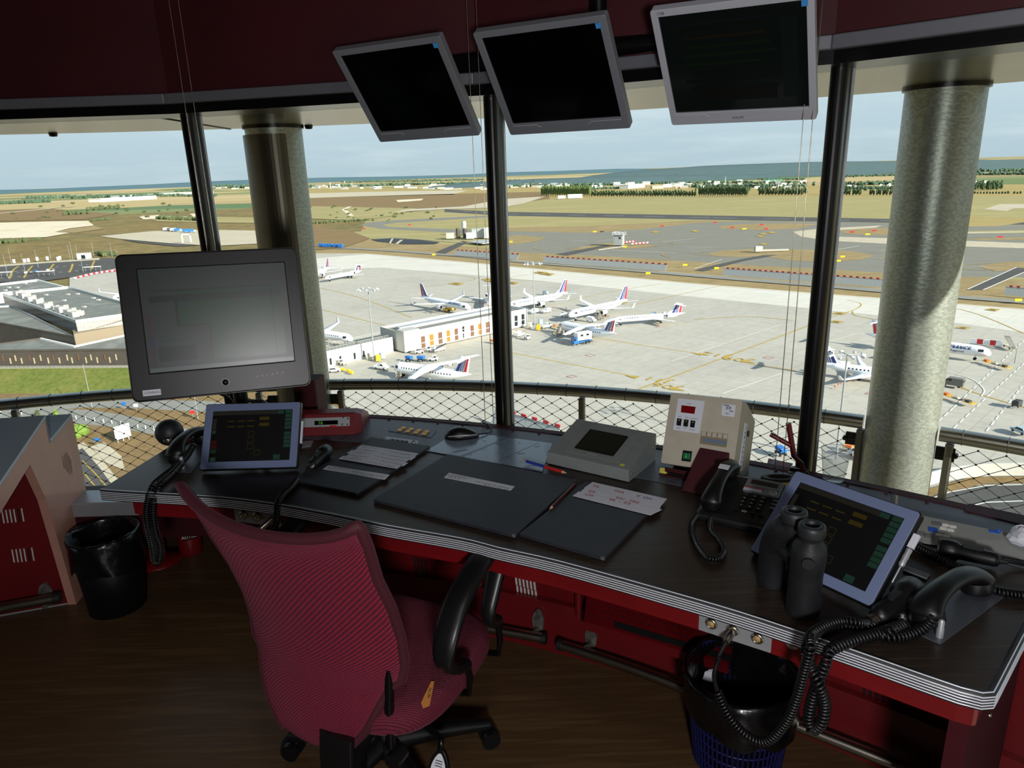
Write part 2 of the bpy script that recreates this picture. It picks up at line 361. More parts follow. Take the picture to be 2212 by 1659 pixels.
railing(aR + g, aR + 34, 'steel balcony railing with cable net, to the right of the galvanised pillar', [angof(2048, 985), aR + 17], [(aR + 2.35, -1)])
# ------------------------------------------------------------------ blind guide wires
def wire_pair(pts, seg, label):
    a, b = ringpt(ANG[seg], RW - .17), ringpt(ANG[seg + 1], RW - .17); n = (b - a).normalized().cross(Vector((0, 0, 1)))
    for (px, py), lb in zip(pts, label):
        p = UP(px, py, a, n); m = MB(); m.tube([at(p, .93), at(p, CEIL + .01)], .0011, 5)
        tag(m.build('blind_wire', mats['steel']), lb, 'wire', 'blind guide wires beside the mullions')
wire_pair([(423, 380), (442, 380)], 0, ['thin blind guide wire left of the mullion behind the black display', 'thin blind guide wire closest to the mullion behind the black display'])
wire_pair([(1044, 814), (1062, 814)], 1, ['thin blind guide wire beside the middle mullion, farther from it', 'thin blind guide wire touching the left of the middle mullion'])
wire_pair([(1704, 640), (1723, 640)], 2, ['thin blind guide wire left of the mullion by the galvanised pillar', 'thin blind guide wire hugging the mullion by the galvanised pillar'])
# ------------------------------------------------------------------ added ceiling lamp over the operator, out of view, for fill light
t = thing('added_ceiling_lamp', 'added white ceiling lamp, unseen fill light above the operator position', 'lamp', (.15, .15, CEIL))
m = MB(); m.M = Matrix.Translation((.15, .15, CEIL)); m.lathe([(.16, 0), (.16, -.04), (.14, -.05)], 32); m.build('housing', mats['white'], t)
mat('diffuser', 'ffffff', .5, emit='fff2e6', estr=1.0); m = MB(); m.M = Matrix.Translation((.15, .15, CEIL - .05)); m.lathe([(.139, 0), (.139, -.006), (0, -.016)], 32); m.build('diffuser', mats['diffuser'], t)
ld = bpy.data.lights.new('lamp_light', 'AREA'); ld.shape = 'DISK'; ld.size = .26; ld.energy = 5; ld.color = (1, .93, .86); lo = bpy.data.objects.new('lamp_light', ld); C.objects.link(lo); lo.location = (.15, .15, CEIL - .08)
# added globe lamp behind the operator, out of view, standing in for camera flash
t = thing('floor_lamp', 'added unseen globe lamp behind the operator, standing in for camera flash', 'lamp', (.12, -.75, FL))
m = MB(); m.M = Matrix.Translation((.12, -.75, FL)); m.lathe([(.14, 0), (.14, .015), (.02, .03)], 28); m.build('base', mats['black_metal'], t)
m = MB(); m.tube([(.12, -.75, FL + .02), (.12, -.75, 1.48)], .012, 12); m.build('pole', mats['black_metal'], t)
mat('globe', 'ffffff', .4, emit='fff0e0', estr=2); m = MB(); m.ball((.12, -.75, 1.56), .09, 20, 12); m.build('globe', mats['globe'], t).visible_shadow = True
fl = bpy.data.lights.new('globe_light', 'POINT'); fl.shadow_soft_size = .1; fl.energy = 100; fl.color = (1, .97, .97); flo = bpy.data.objects.new('globe_light', fl); C.objects.link(flo); flo.location = (.12, -.62, 1.58)
# ------------------------------------------------------------------ the control desk
DZ = .90
S = 1.2
FRONT = [Vector((x * S, y * S, 0)) for x, y in [(-.996, 1.566), (-.927, 1.55), (-.707, 1.506), (-.562, 1.462), (-.421, 1.404), (-.272, 1.335), (-.111, 1.269), (-.034, 1.226), (.07, 1.174), (.225, 1.08), (.359, .994), (.472, .909), (.568, .833)]]
FRONT = smooth(FRONT, 4)
CORN = [Vector((x * S, y * S, 0)) for x, y in [(.602, .807), (.625, .795), (.642, .796), (.655, .808)]]
RIGHT = [Vector((x * S, y * S, 0)) for x, y in [(.755, .904), (.93, 1.07)]]
BACKA = [50 - i * 1.5 for i in range(29)]
RB = RW - .065
BACK = [ringpt(a, RB) for a in BACKA]
LEFT = [Vector((-1.11, 2.42, 0))]
def off(P, d):                                       # offset a polyline to its left
    out = []
    for i, p in enumerate(P):
        t = (P[min(i + 1, len(P) - 1)] - P[max(i - 1, 0)]).normalized(); out.append(p + Vector((-t.y, t.x, 0)) * d)
    return out
EDGE = FRONT + CORN + RIGHT
desk = thing('control_desk', 'long curved dark wood control desk with a red front under the tower windows', 'desk', (0, 1.9, FL))
INN = off(EDGE, .012)
m = MB(); m.prism(INN + BACK + LEFT, DZ - .03, DZ); m.build('worktop', mats['deskwood'], desk)
mat('trim_light', 'e2e6ee', .35, .25); mat('trim_dark', '2a2c30', .5)
m = MB(); m.tube([at(p, DZ - .016) for p in off(EDGE, .006)], 1, sec=[(-.016, -.006), (.016, -.006), (.016, .007), (-.016, .007)], upv=(0, 0, 1), mi=1)
for dz_, dd in ((.0165, .003), (.010, -.001), (.0045, -.001), (-.001, -.001), (-.0065, -.001), (-.012, -.001)):
    m.tube([at(p, DZ - .016 + dz_) for p in off(EDGE, dd)], .00135, 6)
m.build('edge_trim', [mats['trim_light'], mats['trim_dark']], desk)
def wallstrip(P, z0, z1, th, name, mt, parent, lean=0):
    Q = off(P, th); m = MB(); n = len(P)
    L_ = off(P, lean)
    rings = [[at(P[i], z0), at(L_[i], z1), at(L_[i] + (Q[i] - P[i]), z1), at(Q[i], z0)] for i in range(n)]
    m.loft(rings, True, 0, False)
    return m.build(name, mt, parent)
FAS = off(FRONT[4:] + CORN + RIGHT, .02)
wallstrip(FAS, DZ - .08, DZ - .032, .02, 'fascia', mats['red_paint'], desk)
wallstrip(off(FRONT[4:] + CORN[:2], .032), DZ - .09, DZ - .08, .03, 'fascia_lip', mats['red_paint'], desk)
# grey instrument zone along the back of the top, with the red rear ledge
GZ = [ringpt(a, RB - .015) for a in BACKA if 10.5 < a < 48]
GI = [ringpt(a, RB - .245) for a in BACKA if 10.5 < a < 48]
m = MB(); m.prism(GZ + GI[::-1], DZ, DZ + .0015); m.build('instrument_panel', mats['desk_grey'], desk)
m = MB(); A = [BACKA[i] for i in range(len(BACKA)) if BACKA[i] < 50]
m.loft([[at(ringpt(a, RB - .016), DZ), at(ringpt(a, RB - .016), DZ + .004), at(ringpt(a, RB + .012), DZ + .004), at(ringpt(a, RB + .012), DZ)] for a in A], True, 0, False); m.build('rear_ledge', mats['maroon'], desk)
for i in range(30): m = MB(); m.M = Matrix.Translation(at(ringpt(9.5 + i * 1.28, RB - .03), DZ + .0015)); m.lathe([(.0045, 0), (.0045, .002), (0, .003)], 8); m.build('ledge_screw', mats['maroon'], desk)
for a in (14.8, 26, 36): m = MB(); p, q = ringpt(a, RB - .24), ringpt(a, RB - .02); m.box(at((p + q) / 2, DZ + .0016), ((q - p).length, .0022, .001), rot=Matrix.Rotation(R(90 - a), 3, 'Z')); m.build('panel_joint', mats['black_matte'], desk)
# red back panel and plinth below
RP = 4.075
def arc(r_, a0, a1, n=26): return [ringpt(a0 + (a1 - a0) * i / n, r_) for i in range(n + 1)]
def slab(r_, th, a0, a1, z0, z1, name, mt, r2=None):
    m = MB(); n = 26; r2 = r2 or r_
    A = [a0 + (a1 - a0) * i / n for i in range(n + 1)]
    m.loft([[at(ringpt(a, r_), z0), at(ringpt(a, r2), z1), at(ringpt(a, r2 + th), z1), at(ringpt(a, r_ + th), z0)] for a in A], True, 0, False)
    return m.build(name, mt, desk)
slab(RP + .02, .02, 9.5, 49, FL + .17, DZ - .03, 'back_panel', mats['console_red'])
slab(RP - .035, .03, 9.5, 49, FL, FL + .17, 'plinth', mats['console_red'], RP - .005)
def slots(px0, py0, px1, py1, n, rows, name, mt, w=.006, rad=RP + .014):
    m = MB()
    for i in range(n):
        f = i / (n - 1); x = px0 + (px1 - px0) * f; y = py0 + (py1 - py0) * f
        for k in range(rows):
            a, b = UR(x + k * 3, y + k * 20 - 9, rad), UR(x + 2 + k * 3, y + k * 20 + 9, rad)
            d = (b - a); t = (a - at(CAB, a.z)).normalized(); s_ = t.cross(Vector((0, 0, 1)))
            m.add([a - s_ * w / 2 - t * .001, a + s_ * w / 2 - t * .001, b + s_ * w / 2 - t * .001, b - s_ * w / 2 - t * .001, a - s_ * w / 2 + t * .003, a + s_ * w / 2 + t * .003, b + s_ * w / 2 + t * .003, b - s_ * w / 2 + t * .003], [(0, 3, 2, 1), (0, 1, 5, 4), (1, 2, 6, 5), (2, 3, 7, 6), (3, 0, 4, 7)])
    return m.build(name, mt, desk)
mat('slot_daylight', 'd6d4ce', .5, 0)  # pale slot colour stands for daylight coming through the slits
slots(1114, 1254, 1154, 1266, 6, 2, 'vent', mats['slot_daylight']); slots(1018, 1230, 1032, 1236, 3, 2, 'vent', mats['slot_daylight']); slots(894, 1212, 918, 1220, 4, 2, 'vent', mats['black_matte'])
slots(1866, 1492, 1932, 1512, 6, 2, 'vent', mats['black_matte'], .005); slots(2046, 1556, 2122, 1582, 6, 2, 'vent', mats['black_matte'], .005)
# foot rails with worn brackets
mat('worn', '8d8a82', .5, .5, c2='55524e', scale=40)
def foot_rail(p0, p1, z, brackets):
    a, b = U(*p0, z), U(*p1, z); a0 = math.degrees(math.atan2(a.x - CAB.x, a.y - CAB.y)); a1 = math.degrees(math.atan2(b.x - CAB.x, b.y - CAB.y)); r_ = (a - at(CAB, z)).length; r2 = (b - at(CAB, z)).length
    P = [at(ringpt(a0 + (a1 - a0) * i / 12, r_ + (r2 - r_) * i / 12), z) for i in range(13)]
    m = MB(); m.tube(P, .0165, 16); o = m.build('foot_rail', mats['steel'], desk)
    for e_, f_ in ((P[0], P[1]), (P[-1], P[-2])): u_ = (e_ - f_).normalized(); m = MB(); m.tube([e_ + u_ * .004, e_ - u_ * .012], .0185, 14); m.build('end_cap', mats['dark_rubber'], o)
    for bx, by in brackets:
        c = UR(bx, by, RP - .022); n_ = (at(CAB, c.z) - c).normalized(); m = MB(); m.M = frame(c, n_.cross(Vector((0, 0, -1))), n_)
        m.prism([(.02 * math.cos(R(t)), .048 * math.sin(R(t))) for t in range(0, 360, 20)], -.004, .006); m.M = Matrix.Identity(4); m.tube([c - Vector((0, 0, .03)), at(c.lerp(P[6], 0), z) + n_ * .05], .012, 10); m.build('rail_bracket', mats['worn'], desk)
foot_rail((1050, 1357), (1178, 1380), FL + .075, [(1163, 1342)]); foot_rail((1208, 1392), (1540, 1512), FL + .075, [(1277, 1375)]); foot_rail((1700, 1560), (2090, 1719), FL + .075, [])
# perforated shelf under the top
a, b, c_, d_ = UR(1268, 1278, 4.04), UR(1590, 1372, 4.04), UR(1575, 1410, 3.93), UR(1262, 1312, 3.93); a.z = b.z = max(a.z, b.z); d_.z = c_.z = a.z - .03
m = MB(); nx = (b - a).normalized(); ny = (d_ - a); m.M = Matrix.Identity(4)
m.add([a, b, c_, d_, a - Vector((0, 0, .012)), b - Vector((0, 0, .012)), c_ - Vector((0, 0, .03)), d_ - Vector((0, 0, .03))], [(0, 1, 2, 3), (7, 6, 5, 4), (0, 4, 5, 1), (1, 5, 6, 2), (2, 6, 7, 3), (3, 7, 4, 0)])
shelf = m.build('cable_shelf', mats['console_red'], desk)
m = MB(); nrm = (b - a).cross(d_ - a).normalized(); nrm = nrm if nrm.z > 0 else -nrm
for i in range(22):
    for j in range(4): q = a.lerp(b, (i + .5 + .5 * (j % 2)) / 23).lerp(d_.lerp(c_, (i + .5 + .5 * (j % 2)) / 23), .12 + .2 * j); m.M = frame(q, nx, nrm); m.lathe([(.0032, .0002), (.0032, .0006)], 8)
m.build('shelf_hole', mats['black_matte'], shelf)
q0, q1 = a.lerp(d_, .72).lerp(b.lerp(c_, .72), .22), b.lerp(c_, .72); m = MB(); v = (d_ - a) * .2; m.add([q0 + nrm * .002, q1 + nrm * .002, q1 + v + nrm * .002, q0 + v + nrm * .002], [(0, 1, 2, 3)]); m.build('rubber_strip', mats['dark_rubber'], shelf)
m = MB(); p0, p1 = UR(1250, 1270, RP - .0), UR(1250, 1330, RP - .0); m.tube([p0, p1], .014, 8); p2 = a.copy(); m.tube([p0 + Vector((0, 0, -.01)), a - Vector((0, 0, .006))], .01, 8); m.build('shelf_bracket', mats['console_red'], desk)
# connector plates on the fascia
def on_fascia(px, py, d=.0):
    best = None
    for p, q in zip(FAS, FAS[1:]):
        n = (q - p).cross(Vector((0, 0, 1))); h = UP(px, py, p, n)
        f = (h - p).xy.dot((q - p).xy) / (q - p).xy.length_squared
        if -.01 <= f <= 1.01 and (h - eye).xy.length > .5 and (best is None or (h - eye).length < (best[0] - eye).length): best = (h, (q - p).normalized(), n.normalized())
    return best
def connector_plate(px, py, w, sockets, name):
    h, t, n = on_fascia(px, py); n = n if n.y < 0 else -n; h = Vector((h.x, h.y, DZ - .057))
    M_ = frame(h + n * .0005, t, n); m = MB(); m.M = M_; m.plate(w, .046, 0, .002, .002); o = m.build(name, mats['alu'], desk)
    for sx in sockets:
        m = MB(); m.M = M_ @ Matrix.Translation((sx, .002, .002)); m.lathe([(.0125, 0), (.0125, .003), (.010, .006), (.0075, .006), (.0075, .001)], 20); m.build('socket', mats['steel'], o)
        m = MB(); m.M = M_ @ Matrix.Translation((sx, .002, .002)); m.lathe([(.0074, .001), (.0074, .004), (0, .004)], 16); m.build('socket_core', mats['skin_tan'] if 'skin_tan' in mats else mat('skin_tan', 'b79a63', .5), o)
    return M_
PL1 = connector_plate(555, 1102, .15, (-.045, .0), 'connector_plate'); PL2 = connector_plate(1588, 1346, .145, (-.046, -.003, .046), 'connector_plate')
for px, py in ((1481, 1308), (1499, 1314), (1012, 1184), (880, 1152), (2138, 1545)):
    h = on_fascia(px, py)
    if h: n = h[2] if h[2].y < 0 else -h[2]; m = MB(); m.M = frame(h[0], h[1], n); m.lathe([(.005, -.001), (.005, .002), (.002, .003)], 8); m.build('fascia_screw', mats['steel'], desk)
h = on_fascia(1714, 1387); n = h[2] if h[2].y < 0 else -h[2]; m = MB(); m.M = frame(h[0], h[1], n); m.lathe([(.013, -.002), (.013, .006), (.01, .01), (0, .01)], 16); m.build('push_button', mats['alu'], desk)
# right end panel and the pedestal
EP = off([CORN[-1]] + RIGHT, .03)
m = MB(); Q = off(EP, .03); m.loft([[at(EP[i], FL), at(EP[i], DZ - .08), at(Q[i], DZ - .08), at(Q[i], FL)] for i in range(len(EP))], True, 0, False)
m.build('end_panel', mats['maroon'], desk)  # darker maroon imitates the light falling off at this end
c = UR(871, 1251, RP + .018); n = (at(CAB, c.z) - c).normalized(); m = MB(); m.M = frame(c + n * .001, n.cross(Vector((0, 0, -1))), n); m.plate(.034, .02, 0, .001, .002); o = m.build('white_sticker', mats['white'], desk); m = MB(); m.M = frame(c + n * .001, n.cross(Vector((0, 0, -1))), n); m.box((0, -.002, .0013), (.024, .005, .0004)); m.build('sticker_print', mats['ink_blue'], o)
# ------------------------------------------------------------------ displays
mat('bezel_grey', '868b94', .42, .35); mat('bezel_light', 'b9bec9', .42, .15); mat('bezel_blue', '7482a6', .45, .1); mat('screen_off', '020203', .12, spec=.35); mat('sticker_blue', '3c8fd8', .5)
mat('screen_dim', '050807', .1, spec=.4, emit='0c110f', estr=.4); mat('conrac_frame', '0a0b0f', .36, spec=.35); mat('logo_grey', '50545c', .5)
def glow(n, c, s_): return mat(n, '050505', .3, emit=c, estr=s_ * .26)
glow('ui_green', '3d6f58', .55); glow('ui_yellow', '7d6a1c', .42); glow('ui_tan', '4d4a40', .5); glow('ui_red', '6a1f24', .5); glow('ui_dark', '16202a', .55); glow('ui_blue', '2b3f7a', .5); glow('ui_pgreen', '24543a', .6)
def ui(name, M_, rects, mlist, parent, z=.0004):
    m = MB(); m.M = M_
    for k_, (x0, y0, x1, y1, mi) in enumerate(rects): zz = z + .00004 * k_; m.add([(x0, y0, zz), (x1, y0, zz), (x1, y1, zz), (x0, y1, zz)], [(0, 1, 2, 3)], mi)
    o = m.build(name, [mats[k] for k in mlist], parent); return o
def monitor(label, c, X, Nn, w, h, bez, scr, bl, br, bt, bb, group=None, sticker=True, depth=.05):
    M_ = frame(c, X, Nn); t = thing('flat_monitor', label, 'monitor', c, 0, group)
    m = MB(); m.M = M_; m.prism(rrect(w - .004, h - .004, .01, 4), -.022, -.004); m.loft([[Vector((x * k, y * k, z)) for x, y in rrect(w * .9, h * .9, .03, 4)] for k, z in ((1, -.021), (.8, -depth), (.55, -depth - .01))], True, 0, False)
    m.build('housing', mats['black_plastic'] if bez == 'bezel_grey' else mats[bez], t, bevel=.003)
    m = MB(); m.M = M_; i = rrect(w - bl - br, h - bt - bb, .002, 4, (bl - br) / 2, (bb - bt) / 2); m.ring(rrect(w, h, .006, 4), i, -.02, .002); b = m.build('bezel', mats[bez], t, bevel=.0015)
    SM = M_ @ Matrix.Translation(((bl - br) / 2, (bb - bt) / 2, -.003)); m = MB(); m.M = SM; m.add([((w - bl - br) / 2 * a_, (h - bt - bb) / 2 * b_, 0) for a_, b_ in ((-1, -1), (1, -1), (1, 1), (-1, 1))], [(0, 1, 2, 3)]); s_ = m.build('screen', mats[scr], t)
    if sticker: m = MB(); m.M = M_; m.box((w / 2 - br - .003, h / 2 - bt - .006, .0025), (.013, .013, .0006)); m.build('energy_sticker', mats['sticker_blue'], t)
    for x0, x1 in ((-w / 2 + bl, -.085), (.075, w / 2 - br)):
        m = MB(); m.M = M_; m.tube([(x0, -h / 2 + bb * .82, .002), (x1, -h / 2 + bb * .82, .002), (x1 + (.01 if x1 < 0 else 0), -h / 2 + bb * .6, .002)] if x1 < 0 else [(x0 - .01, -h / 2 + bb * .6, .002), (x0, -h / 2 + bb * .82, .002), (x1, -h / 2 + bb * .82, .002)], .0009, 5)
        m.build('bezel_groove', mats['bezel_light'], b)
    for i in range(8): m = MB(); m.M = M_; m.box((-.07 + .0165 * i, -h / 2 + bb * .3, .0024), (.0135, .0042, .001)); m.build('button', mats[bez], t)
    return t, M_, SM, s_
monitor('dark grey flat monitor, leftmost of the three hanging from the ceiling bar', (-.2674, 2.1486, EYE + .2171), (.8878, -.4601, .0078), (-.3568, -.6989, -.6198), .352, .299, 'bezel_grey', 'screen_off', .019, .019, .017, .034, 'monitors hanging from the ceiling bar')
monitor('dark grey flat monitor, middle one of the three hanging from the ceiling bar', (.1292, 1.94, EYE + .2148), (.8742, -.4855, -.0011), (-.3841, -.6902, -.6133), .352, .299, 'bezel_grey', 'screen_off', .019, .019, .017, .034, 'monitors hanging from the ceiling bar')
X3 = Vector((.8533, -.521, -.02)); N3 = Vector((-.4153, -.656, -.6303)); Y3 = N3.cross(X3); c3 = Vector((.5385, 1.7811, EYE + .2241)) - Y3 * .0085
t3, M3, S3, s3 = monitor('pale silver flat monitor hanging on the right of the ceiling bar', c3, X3, N3, .352, .308, 'bezel_light', 'screen_dim', .016, .016, .0175, .0345, 'monitors hanging from the ceiling bar')
text('brand_lettering', 'PHILIPS', .0085, M3 @ Matrix.Translation((-.005, -.139, .0022)), mats['logo_grey'], t3); text('model_lettering', '170B', .009, M3 @ Matrix.Translation((-.152, .1445, .0022)), mats['logo_grey'], t3)
r_ = []
for k in range(9): r_.append((-.12 + .01 * (k % 3), .085 - .022 * k, .06 + .012 * (k % 4), .092 - .022 * k, 1 if k == 1 else (2 if k in (2, 3, 4) else 0)))
r_ += [(.105, -.1, .14, .095, 3), (-.09, -.1, .09, -.06, 0), (-.13, .1, .08, .104, 4)]
glow('ui_faint', '10150f', .6); glow('ui_fgreen', '0f2410', .7); glow('ui_teal', '0c211f', .7); glow('ui_amber', '241d0c', .7)
ui('display_graphics', S3, r_, ['ui_faint', 'ui_amber', 'ui_fgreen', 'ui_teal', 'ui_dark'], s3)
# ceiling bar and pole for the monitors
def behind(c, Nn, d): return Vector(c) - Vector(Nn) * d
t = thing('monitor_mount', 'black ceiling pole with a long crossbar holding three monitors', 'mount', (.3, 2.0, CEIL))
cL, cM, cR = behind((-.2674, 2.1486, 1.957), (-.3568, -.6989, -.6198), .19), behind((.1292, 1.94, 1.955), (-.3841, -.6902, -.6133), .19), behind(c3, N3, .19)
zb = 2.045; dv = (cR - cL).normalized(); P0, P1 = at(cL - dv * .1, zb), at(cR + dv * .06, zb)
m = MB(); m.tube([P0, P1], .026, 20); m.build('crossbar', mats['black_metal'], t)
pp = UP(1293, 15, P0, (P1 - P0).cross(Vector((0, 0, 1)))); m = MB(); m.tube([at(pp, zb), at(pp, CEIL + .02)], .026, 20); m.build('ceiling_pole', mats['black_metal'], t)
for c, b_, n in ((Vector((-.2674, 2.1486, 1.957)), cL, Vector((-.3568, -.6989, -.6198))), (Vector((.1292, 1.94, 1.955)), cM, Vector((-.3841, -.6902, -.6133))), (c3, cR, N3)):
    m = MB(); q = c - n * .0625; f = (at(b_, zb) - P0).dot(dv); m.tube([q, q - n * .05, P0 + Vector((dv.x, dv.y, 0)).normalized() * f], .018, 10); m.build('monitor_arm', mats['black_metal'], t)
m = MB(); q = [at(pp, CEIL), at(pp, 2.25), at(pp, 2.12)]; o_ = Vector((.045, -.02, 0)); m.tube(smooth([q[0] + o_, at(pp, 2.4) + o_ * 1.2, at(pp, 2.2) + o_ * 1.6, at(pp, 2.08) + o_ * .6], 8), .006, 8); m.build('cable', mats['bezel_grey'], t)
m = MB(); k_ = UP(1657, 262, c3, N3) - N3 * .03; m.tube(smooth([k_ + Vector((-.02, .01, .05)), k_ + Vector((-.014, .008, -.0)), k_ + Vector((0, 0, -.014)), k_ + Vector((.012, -.006, 0)), k_ + Vector((.012, -.006, .05))], 8), .0045, 8); m.build('cable_loop', mats['bezel_light'], t3)
# ------------------------------------------------------------------ the big radar display
cc = Vector((-.911, 2.1777, 1.3166)); XX = Vector((.95, .3114, -.0184)); NN = Vector((.3082, -.9279, .2098)); MC = frame(cc, XX, NN); w, h = .524, .446
t = thing('radar_display', 'big black square display with an airport map in front of the clad pillar', 'display', (cc.x, cc.y, DZ))
m = MB(); m.M = MC; m.prism(rrect(w, h, .02, 6), -.03, -.004); m.loft([[Vector((x, y, z)) for x, y in rrect(w * k, h * k, .02 * k, 6)] for k, z in ((.96, -.03), (.8, -.075), (.6, -.09))], True, 0, False); m.build('housing', mats['conrac_frame'], t, bevel=.004)
bl, br, bt, bb = .057, .044, .047, .085; scx, scy = (bl - br) / 2, (bb - bt) / 2; sw, sh = w - bl - br, h - bt - bb
m = MB(); m.M = MC; m.ring(rrect(w - .006, h - .006, .018, 6), rrect(sw, sh, .002, 6, scx, scy), -.006, .004); m.build('front_frame', mats['conrac_frame'], t, bevel=.003)
SM = MC @ Matrix.Translation((scx, scy, -.002)); mat('screen_haze', '14191a', .32, spec=.5, c2='121617', emit='4a6058', estr=.08)
m = MB(); m.M = SM; m.add([(sw / 2 * a_, sh / 2 * b_, 0) for a_, b_ in ((-1, -1), (1, -1), (1, 1), (-1, 1))], [(0, 1, 2, 3)]); s_ = m.build('screen', mats['screen_haze'], t)
glow('map_green', '2d7450', .36); glow('map_dark', '23403a', .5); glow('map_grey', '4c5a64', .6); glow('map_line', '28332f', .4); glow('map_blue', '3a4c7c', .5); glow('map_red', '70484e', .5); glow('map_pale', '7f9090', .6)
rx = [(-.03, -.13, .19, .03, 0), (-.12, -.02, .19, .09, 0), (-.19, .055, .19, .075, 1), (-.185, -.135, -.06, -.05, 2), (-.18, -.125, -.075, -.08, 1), (-.17, -.065, -.08, -.058, 0), (-.208, -.155, .208, -.143, 6), (-.2, -.14, -.19, .02, 5), (-.2, -.08, -.188, -.05, 4),
      (-.12, .062, -.112, -.02, 3), (-.12, -.022, -.03, -.018, 3), (-.03, -.13, -.026, -.018, 3), (-.03, -.132, .19, -.128, 3), (.16, -.13, .164, .08, 3), (-.18, .088, .17, .091, 3), (-.1, .04, -.085, .046, 4), (.05, .05, .078, .056, 5), (.13, -.06, .15, -.054, 4), (.03, -.12, .045, -.114, 4), (.09, .11, .1, .114, 5), (.14, -.09, .16, -.087, 5)]
ui('map_graphics', SM, rx, ['map_green', 'map_dark', 'map_grey', 'map_line', 'map_blue', 'map_red', 'map_pale'], s_)
m = MB(); m.M = MC @ Matrix.Translation((-.205, -.196, .0045)); m.plate(.05, .018, 0, .0012, .001); pl = m.build('name_plate', mats['alu'], t); text('plate_lettering', 'CONRAC', .0105, MC @ Matrix.Translation((-.203, -.196, .006)), mats['ink'], t)
m = MB(); m.M = MC @ Matrix.Translation((.005, -.186, .0045)); m.tube([(.011 * math.cos(R(a)), .011 * math.sin(R(a)), 0) for a in range(-50, 231, 14)], .0007, 4); m.build('dial_ring', mats['white'], t)
m = MB(); m.M = MC @ Matrix.Translation((.005, -.186, .004)); m.lathe([(.009, 0), (.008, .006), (0, .006)], 20); m.build('dial_knob', mats['conrac_frame'], t)
for i in range(6): m = MB(); m.M = MC @ Matrix.Translation((.1 + .0155 * i, -.177 + .001 * i, .0045)); m.box((0, 0, 0), (.006, .0015, .0008), rot=Matrix.Rotation(R(20), 3, 'Z')); m.build('key_mark', mats['white'], t)
m = MB(); q = UP(521, 862, cc - NN * .09, NN); m.tube([q + Vector((0, 0, .1)), at(q, DZ)], .022, 16); m.tube([at(q, DZ + .012), at(q, DZ + .001)], .05, 24); m.build('stand_pole', mats['black_metal'], t)
m = MB(); m.tube(smooth([UP(475, 850, cc - NN * .08, NN), UP(500, 868, cc - NN * .1, NN), at(UP(520, 880, cc - NN * .1, NN), DZ + .03), at(UP(535, 884, cc - NN * .1, NN), DZ + .006)], 8), .005, 8); m.build('power_cable', mats['black_plastic'], t)
m = MB(); m.tube(smooth([UP(510, 850, cc - NN * .08, NN), UP(540, 866, cc - NN * .1, NN), UP(575, 872, cc - NN * .1, NN), at(UP(600, 878, cc - NN * .1, NN), DZ + .01)], 8), .006, 8); m.build('video_cable', mats['bezel_grey'], t)
q = U(632, 878, DZ); m = MB(); m.M = flat((-.735, 2.47, 0), R(-8)); m.box((0, 0, DZ + .075), (.085, .09, .15)); tag(m.build('junction_box', mats['maroon'], bevel=.004), 'red metal box on the desk behind the big radar display', 'box')
